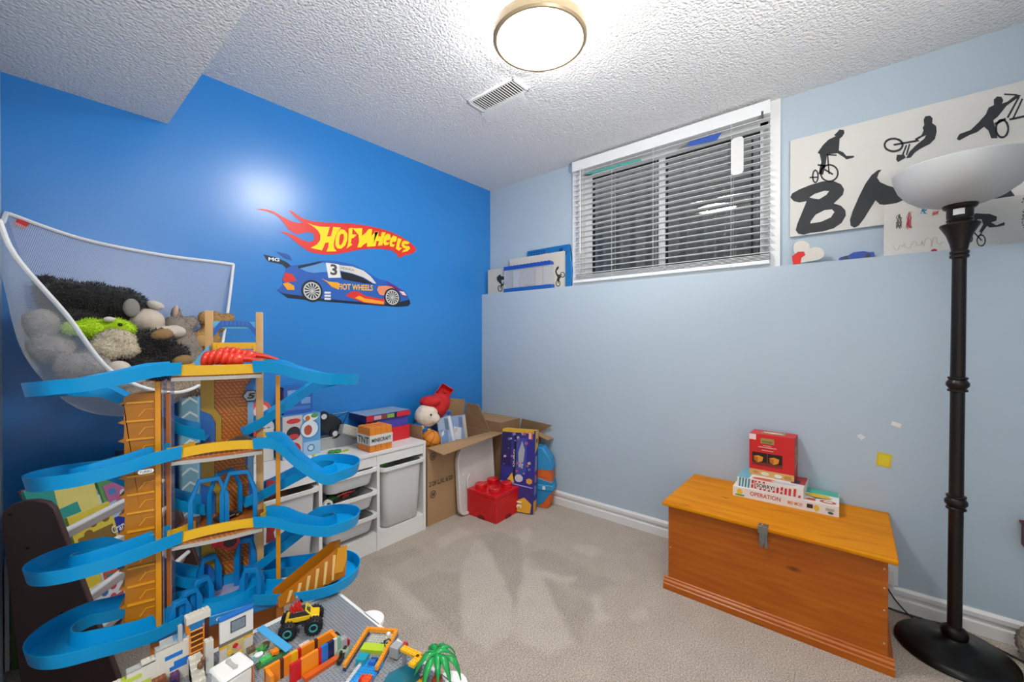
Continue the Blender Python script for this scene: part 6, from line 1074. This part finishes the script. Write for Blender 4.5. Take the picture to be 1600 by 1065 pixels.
T = frame((.012, .13, .575), (1, 0, 0), (0, 0, 1)); b = B(); b.prism([(.026*math.cos(PI*i/4+PI/8), .026*math.sin(PI*i/4+PI/8)) for i in range(8)], .008, T); b.bb((-.035, .126, .565), (-.008, .132, .582)); rsn = b.build('hex_sign', M('#cf2230', .4), tw); b = B(); b.prism([(.018*math.cos(PI*i/4+PI/8), .018*math.sin(PI*i/4+PI/8)) for i in range(8)], .001, T @ Matrix.Translation((0, 0, .0085))); b.build('sign_face', M('#3a2226', .4), rsn)
for z in (.70, .55):
    b = B(); b.prism([(.108, z-.03), (.135, z-.025), (.130, z), (.138, z+.02), (.122, z+.03), (.110, z+.025)], .004, frame((0, .18, 0), (1, 0, 0), (0, 0, 1))); lab(b.build('flame_panel', M('#d94a4a', .35), tw), 'red flame panel')
# red bead chains on the top deck
for n_, (y, x0, k, lb_) in enumerate(((.035, -.040, 6, 'front red beaded toy tail lying on the top deck'), (.075, -.010, 6, 'rear red beaded toy tail lying on the top deck'))):
    t = thing('beaded_tail', lb_, 'toy', tw.matrix_basis @ Vector((x0, y, ZD[0]+.040+.008*n_)), (0, 0, math.radians(-22)))
    for i in range(k):
        b = B(); b.ball((i*.0145, 0, .004*math.sin(i)), (.012 if i < 5 else .020, .022, .024-.001*i), (0, .25, 0), 14, 10); b.build('bead', M('#e03a22', .28), t)
    b = B(); b.tube([(.080, 0, 0), (.11, -.002, -.004), (.150, -.004, -.016)], .008, 8, rads=[.010, .008, .004]); b.build('tip', M('#d6331f', .3), t)
# toy cars on the decks
def die_cast(label, loc, rz, col, wc='#1a1a1c', trim='#c9a23a', s=1.0):
    t = thing('toy_car', label, 'toy car', loc, (0, 0, rz), 'little cars on the tower'); t.scale = (s, s, s)
    b = B(); b.prism([(-.035, .006), (.035, .006), (.036, .013), (.020, .016), (.008, .0235), (-.014, .0235), (-.024, .016), (-.036, .015)], .026, frame((0, .013, 0), (1, 0, 0), (0, 0, 1))); b.build('body', M(col, .25, coat=.4), t, bevel=.003)
    b = B(); b.bb((-.030, -.0135, .009), (.030, .0135, .012)); b.build('trim', M(trim, .35), t)
    for x in (-.021, .021):
        for y in (-.0125, .0125):
            b = B(); b.cyl((x, y-.003, .0075), (x, y+.003, .0075), .0075, 12); w = b.build('wheel', M(wc, .5), t); b = B(); b.cyl((x, y-.0034, .0075), (x, y+.0034, .0075), .004, 8); b.build('hub', M('#b8763a', .35, metal=.4), w)
    return t
TM = tw.matrix_basis
die_cast('black racing car parked under the blue arches on the tower', TM @ Vector((.005, .110, ZD[2]+.001)), .35, '#2c2b2e', trim='#8f8f92')
die_cast('tan and black car on the middle deck of the tower', TM @ Vector((.045, .100, ZD[1]+.001)), -.45, '#4a4338', trim='#c8b27a')
# orange translucent car carrier on the lowest right loop
ct = thing('car_carrier', 'translucent orange car carrier trailer standing on the lowest right loop', 'toy truck', TM @ Vector((.222, -.012, .4195)), (0, math.radians(-5), math.radians(-6))); ct.scale = (1.12, 1.12, 1.15)
m_cc = M('#e08a1c', .2, trans=.35)
b = B(); P0 = [(-.085, .012), (.085, .012), (.092, .045), (.098, .095), (.070, .098), (-.085, .040)]; b.prism(P0, .0025, frame((0, -.022, 0), (1, 0, 0), (0, 0, 1)) ); b.build('side_wall', m_cc, ct)
b = B(); b.prism(P0, .0025, frame((0, .025, 0), (1, 0, 0), (0, 0, 1))); b.build('side_wall', m_cc, ct)
for i in range(6):
    x = -.068+i*.023; h0 = .018; h1 = .040+(x+.085)*.36; b = B(); b.prism([(x, h0), (x+.006, h0), (x+.018, h1-.004), (x+.010, h1-.002)], .002, frame((0, -.0248, 0), (1, 0, 0), (0, 0, 1))); b.build('window_slot', M('#f3c878', .2), ct)
b = B(); b.prism([(.055, .035), (.078, .03), (.092, .06), (.096, .098), (.070, .10)], .003, frame((0, -.0265, 0), (1, 0, 0), (0, 0, 1))); b.build('tail_gate', M('#eda526', .2, trans=.2), ct)
b = B(); b.bb((-.085, -.022, .010), (.085, .022, .014)); b.build('floor_plate', M('#e0641c', .3), ct)
b = B(); b.bb((-.040, -.026, .0), (.045, .026, .010)); b.build('undercarriage', M('#222326', .5), ct)
for i in range(4):
    b = B(); b.cyl((-.03+.02*i, -.029, .007), (-.03+.02*i, -.024, .007), .007, 12); b.build('wheel', M('#17181a', .5), ct)
# ---------------------------------------------------------------- white play table with brick models
ZT = .40
tb = thing('play_table', 'low white play table covered with grey brick baseplates', 'table', (.355, .975, 0))
b = B(); b.prism(rrect(.57, .58, .012, 3), .03, Matrix.Translation((0, 0, ZT-.03))); b.build('table_top', M('#ecebe8', .35), tb, bevel=.002)
for x in (-.25, .25):
    for y in (-.255, .255):
        b = B(); b.bb((x-.02, y-.02, 0), (x+.02, y+.02, ZT-.03)); b.build('leg', M('#ecebe8', .35), tb, bevel=.002)
for y in (.082, -.262):
    b = B(); b.prism([(0, -.04)]+[(.036*math.cos(math.radians(a)), .04*math.sin(math.radians(a))) for a in range(-80, 81, 20)]+[(0, .04)], .012, Matrix.Translation((.28, y, ZT-.012))); b.build('side_tab', M('#efeeea', .35), tb, bevel=.003)
U = .008; PH = .0032; BC = {}
def brick_mesh(nx, ny, hp, studs, n=8):
    k = (nx, ny, hp, studs, n)
    if k in BC: return BC[k]
    b = B(); g = .0001; b.bb((g, g, 0), (nx*U-g, ny*U-g, hp*PH-.0001))
    if studs:
        for i in range(nx):
            for j in range(ny):
                cx, cy = (i+.5)*U, (j+.5)*U; vs = []; o = []
                for z in (hp*PH-.0002, hp*PH+.0017):
                    for q in range(n): a = 2*PI*q/n; vs.append((cx+.0024*math.cos(a), cy+.0024*math.sin(a), z))
                b.add(vs, [(q, (q+1) % n, n+(q+1) % n, n+q) for q in range(n)]+[tuple(range(n, 2*n))], False)
    BC[k] = b; return b
MC = {}
def brick(par, x, y, z, nx, ny, hp, col, studs=True, name='brick', rz=0, mat=None, n=8):
    key = (nx, ny, hp, studs, col, mat.name if mat else None, n)
    if key not in MC:
        o = brick_mesh(nx, ny, hp, studs, n); bb_ = B(); bb_.v = list(o.v); bb_.f = [list(f) for f in o.f]; bb_.mi = list(o.mi); bb_.sm = list(o.sm)
        ob = bb_.build(name, mat or plastic(col), par, fix=False); MC[key] = ob.data
    else:
        ob = bpy.data.objects.new(name, MC[key]); C.objects.link(ob); ob.parent = par
    ob.location = (x, y, z); ob.rotation_euler = (0, 0, rz); return ob
ZP = ZT+.0005; ZB = ZP+.0032
for (x, y, l) in ((.372, .985, 'grey studded baseplate at the far right of the white table'), (.372, .727, 'grey studded baseplate at the near right of the white table'), (.114, .985, 'grey studded baseplate at the far left of the white table'), (.114, .727, 'grey studded baseplate at the near left of the white table')):
    t = brick(None, x, y, ZP, 32, 32, 1, '#8b8f94', True, 'baseplate', n=7); tag(t, l, 'baseplate', 'baseplates on the play table')
WH, LG, DG, OR, BR, RD, BU, YL, NV, GR = '#d3cdc0', '#aeb0ae', '#5f6468', '#ee8a1c', '#5c2f22', '#c9181e', '#2370c4', '#f0b41c', '#1f2a52', '#3aa84a'
# white brick house
hs_ = thing('brick_house', 'white toy brick house with ladder and lookout panel on the left of the table', 'brick model', (.070, 1.158, ZB))
for k in range(9):
    x0 = 0 if k < 4 else (k-3)*3; x = x0; off = (k % 2)*2
    while x < 23:
        w = min(4 if x > x0 or off == 0 else 2, 23-x)
        col = WH if (k*7+x*3) % 11 else LG
        if 3 <= k <= 5 and 8 <= x < 11: col = '#b9c94a'
        if 2 <= k <= 6 and 17 <= x < 20: col = BU
        if 1 <= k <= 2 and 5 <= x < 8: col = BU
        brick(hs_, x*U, 6*U, k*3*PH, w, 2, 3, col, True, 'wall_brick'); x += w
for (x, y, w, d, h, z, c) in ((0, 0, 6, 6, 2, 0, WH), (6, 0, 6, 6, 2, 0, '#4a3f6a'), (12, 0, 8, 6, 2, 0, '#6a4a3a'), (1, 1, 3, 3, 4, 2, WH), (7, 3, 3, 3, 4, 2, BU), (12, 2, 4, 3, 4, 2, '#4a2f78'), (16, 1, 3, 3, 3, 2, NV), (5, 1, 2, 3, 6, 2, LG), (10, 0, 2, 2, 4, 2, '#7a5a3c'), (3, 4, 4, 2, 9, 2, WH), (14, 4, 3, 2, 8, 2, '#7d4a2c'), (18, 4, 2, 2, 6, 2, '#5f3a5f')):
    brick(hs_, x*U, y*U, z*PH, w, d, h, c, True, 'brick')
for (x, w) in ((4, 4), (9, 6), (15, 5)): brick(hs_, x*U, 6*U, .0018+(min(8, 3+x//3)+1)*3*PH, w, 2, 1, LG, False, 'roof_tile')
brick(hs_, 16*U, 6.8*U, 28*PH, 3, 1, 4, LG, False, 'battlement'); brick(hs_, 19*U, 7*U, 27*PH, 3, 2, 3, '#6fa0cc', True, 'battlement')
# lookout: white box on brown posts with ladder, stair column, screen wall
for x in (22, 27): brick(hs_, x*U, 8*U, 0, 1, 1, 36, BR if x > 25 else OR, False, 'post')
brick(hs_, 20*U, 6*U, 27*PH, 1, 1, 12, LG, True, 'post')
brick(hs_, 22*U, 6.5*U, 36*PH, 6, 3, 4, WH, False, 'lookout_wall'); brick(hs_, 22*U, 6.5*U, 40*PH, 6, 3, 1, WH, True, 'lookout_roof')
lad = B()
for x in (22.6, 26.0): lad.bb((x*U-.0012, 5.6*U, 8*PH), (x*U+.0012, 5.6*U+.002, 34*PH))
ladder = lad.build('ladder', plastic(OR), hs_)
for i in range(6):
    b = B(); b.bb((22.6*U, 5.6*U, (11+4*i)*PH), (26*U, 5.6*U+.002, (11+4*i)*PH+.0022)); b.build('rung', plastic('#f0a04a'), ladder)
for k in range(5): brick(hs_, 22*U, (-1+k)*U, 0, 3, 2, 3+3*k, WH, True, 'stair_step')
for k in range(6): brick(hs_, 25.6*U, 2*U, (k*4)*PH, 2, 2, 4, WH if k % 2 else '#cfd0cc', True, 'column_brick')
sw = (29.2*U, 2.5*U)
brick(hs_, sw[0], sw[1], 0, 9, 1, 12, '#cfcabd', False, 'screen_wall'); brick(hs_, sw[0], sw[1], 12*PH, 9, 1, 2, YL, False, 'screen_wall'); brick(hs_, sw[0], sw[1], 14*PH, 9, 1, 3, '#7d766a', False, 'screen_wall'); brick(hs_, sw[0], sw[1]-.002, 17*PH, 9, 1, 17, '#e4e2de', False, 'screen_wall')
brick(hs_, sw[0]-.001, sw[1]-.004, 34*PH, 9, 2, 1.5, BU, False, 'roof_tile')
b = B(); b.bb((sw[0]+.022, sw[1]-.0028, 22*PH), (sw[0]+.055, sw[1]-.0018, 31*PH)); scr = b.build('screen_frame', M('#4a4c4e', .4), hs_); b = B(); b.bb((sw[0]+.024, sw[1]-.0034, 22.8*PH), (sw[0]+.053, sw[1]-.0027, 30.2*PH)); lab(b.build('screen', M('#7d8b96', .15, var=.35, vscale=120), scr), 'grey printed screen')
for (dx, z, r, c) in ((.032, 11, .006, '#c8262c'), (.040, 8, .005, '#e48aa0'), (.026, 4, .005, '#4a3a5c'), (.042, 4, .005, YL), (.020, 8, .005, YL)):
    b = B(); b.cyl((sw[0]+dx, sw[1]-.004, z*PH), (sw[0]+dx, sw[1]+.001, z*PH), r, 14); b.build('round_tile', plastic(c), hs_)
b = B(); b.bb((sw[0]+.016, sw[1]-.003, 1*PH), (sw[0]+.05, sw[1]-.0005, 14*PH)); lab(b.build('clear_panel', M('#e4d48a', .15, alpha=.6), hs_), 'clear yellow panel')
b = B(); b.ball((24.0*U, .4*U, 12*PH), (.007, .006, .009)); b.ball((24.6*U, .2*U, 16*PH), .005); tag(b.build('toy_animal', plastic('#7a5236'), loc=(.070, 1.158, ZB)), 'little brown toy animal on the white brick stairs', 'toy')
# white lidded tub
tu = thing('lidded_tub', 'small white lidded toy tub in front of the brick house', 'toy box', (.300, 1.075, ZB), (0, 0, .15))
b = B(); b.bb((-.030, -.030, 0), (.030, .030, .050)); b.build('body', M('#e3e0da', .4), tu, bevel=.006); b = B(); b.bb((-.033, -.033, .050), (.033, .033, .060)); b.build('lid', M('#eceae5', .4), tu, bevel=.005)
b = B(); b.bb((-.004, -.018, .060), (.004, .018, .0625)); b.cyl((0, -.016, .060), (0, -.016, .0645), .005, 12); b.cyl((0, .016, .060), (0, .016, .0645), .005, 12); b.build('handle', M('#b4b4b0', .4), tu); b = B(); b.bb((.0305, -.028, .004), (.0325, .028, .046)); b.build('side_stripe', M('#d9762a', .4), tu)
# green playset with blue slide
gp = thing('slide_playset', 'tan and green brick playset with long blue slide', 'brick model', (.360, 1.090, ZB))
for (x, y, w, d, h, c, z) in ((0, 0, 9, 12, 1, '#b9ae9a', 0), (0, 0, 8, 3, 1, '#3f7a4a', 1), (1, 1, 4, 2, 2, '#57c46a', 2), (0, 4, 3, 3, 1, '#9fd0d8', 1), (1, 6, 3, 2, 1, '#57c46a', 1), (7, 2, 2, 2, 1, '#57c46a', 1), (7, 5, 2, 2, 1, '#b08a6a', 1), (4, 1, 2, 2, 3, OR, 3), (0, 9, 2, 2, 3, '#6f5a48', 1)): brick(gp, x*U, y*U, z*PH, w, d, h, c, True)
b = B(); b.prism([(0, .012), (.108, .040), (.108, .043), (0, .015)], .020, frame((.058, -.006, 0), (-.30, .95, 0), (0, 0, 1))); b.build('slide', plastic('#4aa0d4'), gp, bevel=.001)
for (x, y, c) in ((1.5, 4.8, '#e4e8ea'), (4.5, 8, '#7a5a48')):
    b = B(); b.lathe([(.004, 0), (.009, .004), (.010, .009), (.004, .011)], 14, Matrix.Translation((x*U, y*U, .0065))); b.build('dish', plastic(c), gp)
for i in range(5):
    a = i*1.26; b = B(); b.prism([(0, -.002), (.012, -.004), (.018, 0), (.012, .004), (0, .002)], .001, Matrix.Translation((3*U, 6.5*U, .010)) @ Matrix.Rotation(a, 4, 'Z') @ Matrix.Rotation(-.5, 4, 'Y')); b.build('leaf', plastic('#2f8a3a'), gp)
# monster truck
mt = thing('monster_truck', 'yellow and black monster truck with red spikes on the grey baseplate', 'toy truck', (.484, 1.152, ZB+.002), (0, 0, math.radians(-28)))
for x in (-.030, .032):
    for y in (-.026, .026):
        T = Matrix.Translation((x, y, .021)) @ Matrix.Rotation(PI/2, 4, 'X')
        b = B(); b.lathe([(.011, -.011), (.018, -.011), (.021, -.007), (.021, .007), (.018, .011), (.011, .011)], 22, T)
        for i in range(16):
            a = 2*PI*i/16; b.box((x+.021*math.cos(a), y, .021+.021*math.sin(a)), (.003, .018, .004), (0, -a, 0))
        w = b.build('wheel', M('#18181a', .6), mt); b = B(); s = -1 if y < 0 else 1; b.lathe([(.0105, 0), (.011, .0035), (.0085, .0045), (.006, .002), (.001, .002)], 18, Matrix.Translation((x, y+s*.0085, .021)) @ Matrix.Rotation(-s*PI/2, 4, 'X')); lab(b.build('hub', plastic('#2f9a9a'), w), 'teal hub')
b = B(); b.bb((-.034, -.010, .022), (.036, .010, .030)); b.build('chassis', M('#2a2a2c', .4), mt); b = B(); b.prism([(-.040, .034), (.044, .034), (.046, .042), (.026, .046), (-.036, .048)], .036, frame((0, .018, 0), (1, 0, 0), (0, 0, 1))); b.build('body', plastic('#e8bd16'), mt, bevel=.003)
b = B(); b.prism([(-.030, .046), (.024, .044), (.010, .060), (-.024, .062)], .030, frame((0, .015, 0), (1, 0, 0), (0, 0, 1))); b.build('cabin', M('#33302c', .3), mt, bevel=.003)
b = B(); b.tube([(.026, -.016, .045), (.012, -.0155, .062)], .002, 5); b.tube([(.026, .016, .045), (.012, .0155, .062)], .002, 5); b.tube([(.012, -.0155, .062), (.012, .0155, .062)], .002, 5); b.build('roll_cage', plastic('#e8d21a'), mt)
rs = random.Random(9)
for i in range(22):
    x, y = -.022+.030*rs.random(), -.013+.026*rs.random(); b = B(); b.cyl((x, y, .059), (x-.006+rs.uniform(-.004, .004), y*1.5, .078+.004*rs.random()), .003, 6, .0004); b.build('spike', plastic('#d22a22'), mt)
# orange brick box of coloured columns
ob = thing('brick_wall_box', 'long open box of orange and multicoloured brick columns', 'brick model', (.352, .960, ZB), (0, 0, math.radians(1)))
x = 0
for c, w in ((OR, 4), (BR, 1), (OR, 2), (YL, 2), (RD, 1), (OR, 4), (BR, 1), (OR, 5)):
    brick(ob, x*U, 8*U, 0, w, 1, 14, c, False, 'column'); x += w
x = 5
for c, w in ((RD, 3), (OR, 5), (RD, 1), (BU, 2), (NV, 2), (WH, 1), ('#6fae98', 1)):
    brick(ob, x*U, 3.5*U, 0, w, 1, 14, c, False, 'column'); x += w
brick(ob, 19*U, 4.5*U, 0, 1, 4, 13, OR, False, 'end_wall'); brick(ob, 0, 4.5*U, 0, 1, 4, 13, OR, False, 'end_wall'); brick(ob, 20*U, 3*U, 0, 2, 2, 11, '#a9a8a8', True, 'column'); brick(ob, 8*U, 1.0*U, 0, 12, 2, 3, '#c9581c', False, 'step')
for (x, y, w, d, h, c) in ((11.5, 10.5, 3, 3, 8, '#e0c9c2'), (22, 5, 2, 2, 4, '#c8203a'), (20.5, 8.5, 2, 2, 7, '#3a2a26'), (4, 11, 8, 2, 2, '#77787a')): brick(ob, x*U, y*U, 0, w, d, h, c, True)
# orange framed raft
rf = thing('brick_raft', 'orange framed brick raft with lime seat on the grey baseplate', 'brick model', (.537, .862, ZB), (0, 0, math.radians(34)))
for k in range(2): brick(rf, 0, k*10*U, 3*PH, 16, 1, 3, '#f09a22', True, 'side_beam'); brick(rf, 0, k*10*U, 0, 16, 1, 3, '#2a3a6e', False, 'beam_shade')  # dark blue strip below each beam paints the shadow under the raised frame
brick(rf, 15*U, U, 3*PH, 1, 9, 3, '#f09a22', True, 'end_beam'); brick(rf, 11*U, U, 0, 4, 8, 2, '#b3b3aa', True, 'deck'); brick(rf, 7*U, U, 0, 3, 8, 4, '#b4cc2a', False, 'seat'); brick(rf, 0, U, 0, 7, 8, 1, '#8a8d90', True, 'deck'); brick(rf, 2*U, 5*U, PH, 3, 3, 5, '#1f98a8', False, 'crate'); brick(rf, 2*U, 2*U, PH, 1, 2, 4, '#3a6fc0', True, 'figure'); brick(rf, 3.5*U, 2*U, PH, 1, 2, 3, '#2a5a8a', True, 'figure')
bd = thing('blue_brick_deck', 'blue studded brick deck with orange and red parts at the bottom edge', 'brick model', (.478, .832, ZB), (0, 0, math.radians(28)))
for (x, y, w, d, h, c, z) in ((0, 0, 12, 6, 2, '#2a8fd0', 0), (1, 3, 4, 2, 1, '#3f9ae0', 2), (-3, -2, 5, 4, 6, BU, 0), (-3, -2, 4, 4, 2, '#f0941c', 6), (1, -1, 3, 2, 3, '#e0561c', 6), (3, 1, 2, 2, 4, '#d83a20', 2), (0, 6, 12, 1, 1, '#c9ccd0', 2)): brick(bd, x*U, y*U, z*PH, w, d, h, c, True)
# kiosk with pool
kk = thing('brick_kiosk', 'brick kiosk with teal pool and yellow corner roof', 'brick model', (.560, .795, ZB), (0, 0, math.radians(12)))
b = B(); b.prism([(-.045, -.01), (.028, -.028), (.044, .022), (.0, .045), (-.03, .035)], .006, Matrix.Translation((0, 0, .002))); lab(b.build('pool', M('#2f93a8', .08, trans=.5), kk), 'teal glass pool'); brick(kk, 5*U, -2*U, 0, 1, 1, 12, '#8f8f96', False, 'post'); brick(kk, 5*U, 4*U, 0, 1, 1, 12, '#8f8f96', False, 'post')
brick(kk, 4*U, -2*U, 12*PH, 2, 7, 2, YL, True, 'roof_beam'); brick(kk, 1*U, -3*U, 12*PH, 4, 2, 2, YL, True, 'roof_beam'); brick(kk, -5*U, -4*U, 0, 10, 1, 1, '#9a9ca0', False, 'rail')
for (x, y, c) in ((-5, -5, '#e8d83a'), (-2, -5.5, '#e8d83a'), (1.5, -5, YL), (2.5, -4.8, '#b0281e')): brick(kk, x*U, y*U, 0, 2, 1, 3, c, True)
st_ = thing('snack_stand', 'grey snack stand with red wheel at the table edge', 'brick model', (.590, .862, ZB), (0, 0, .3))
brick(st_, 0, 0, 0, 4, 3, 1, '#6a4a3a', True); brick(st_, 0, 0, PH, 3, 3, 8, '#a4a6a6', False, 'cabinet'); b = B(); b.bb((.006, -.001, .012), (.018, .0, .024)); b.build('hatch', M('#3f6a7c', .3), st_); b = B(); b.cyl((.030, -.004, .016), (.030, .004, .016), .010, 14); b.ball((.034, 0, .008), .006); b.build('red_wheel', plastic('#c9283a'), st_)
bi = thing('brick_cyclist', 'tiny brick cyclist on a lime stand at the table edge', 'brick model', (.595, .915, ZB), (0, 0, .2))
brick(bi, 0, 0, 0, 3, 3, 2, '#c9d67a', False); b = B(); b.tube([(-.002+.010*math.cos(2*PI*i/20), -.006+.004*math.sin(2*PI*i/20), .020+.007*math.sin(2*PI*i/20)) for i in range(20)], .0013, 6, True); b.build('wheel', M('#2a262a', .5), bi); b = B(); b.bb((.012, .006, .008), (.022, .016, .020)); b.ball((.017, .011, .025), .006); b.build('figure', plastic('#e4e2da'), bi)
# palm tree
pt = thing('palm_tree', 'green plastic palm tree at the right corner of the table', 'toy tree', (.617, .742, ZB))
for i in range(5):
    b = B(); b.lathe([(.005, i*.012), (.0065, i*.012+.010), (.005, i*.012+.012)], 12); b.build('trunk_segment', plastic('#7a3f26'), pt)
b = B(); b.lathe([(.014, 0), (.012, .006), (.006, .009)], 14); b.build('trunk_base', plastic('#a8482a'), pt)
lf = B(); P = []
for j in range(9):
    t = j/8; r = .052*t; z = .060+.014*math.sin(t*PI*.75)-.040*t*t; w = .0085*math.sin(PI*min(.96, t*.86+.12))
    P.append([(r, -w, z-.002), (r, 0, z+.001), (r, w, z-.002)])
lf.grid(P); l0 = lf.build('palm_leaf', plastic('#1f9a4a'), pt, fix=False); md = l0.modifiers.new('thick', 'SOLIDIFY'); md.thickness = .0014
for i in range(11):
    o = l0 if i == 0 else l0.copy()
    if i: C.objects.link(o); o.parent = pt
    o.rotation_euler = (0, random.uniform(-.25, .35), i*2*PI/11+random.uniform(-.15, .15)); o.location = (0, 0, random.uniform(-.004, .006))
# translucent green dome and dark figures on the plate
b = B(); b.lathe([(.018, 0), (.017, .008), (.012, .014), (.0005, .017)], 20); tag(b.build('clear_dome', M('#b9d2b4', .1, trans=.5), loc=(.515, .985, ZB+.002)), 'pale green clear dome on the grey baseplate', 'toy')
b = B(); b.bb((0, 0, 0), (.010, .05, .012)); b.bb((.002, .01, .012), (.008, .018, .024)); b.bb((.001, .032, .012), (.009, .042, .018)); tag(b.build('black_brick_bike', M('#26211f', .4), loc=(.486, .962, ZB+.002), rot=(0, 0, -.9), bevel=.001), 'black brick vehicle beside the orange raft', 'toy')
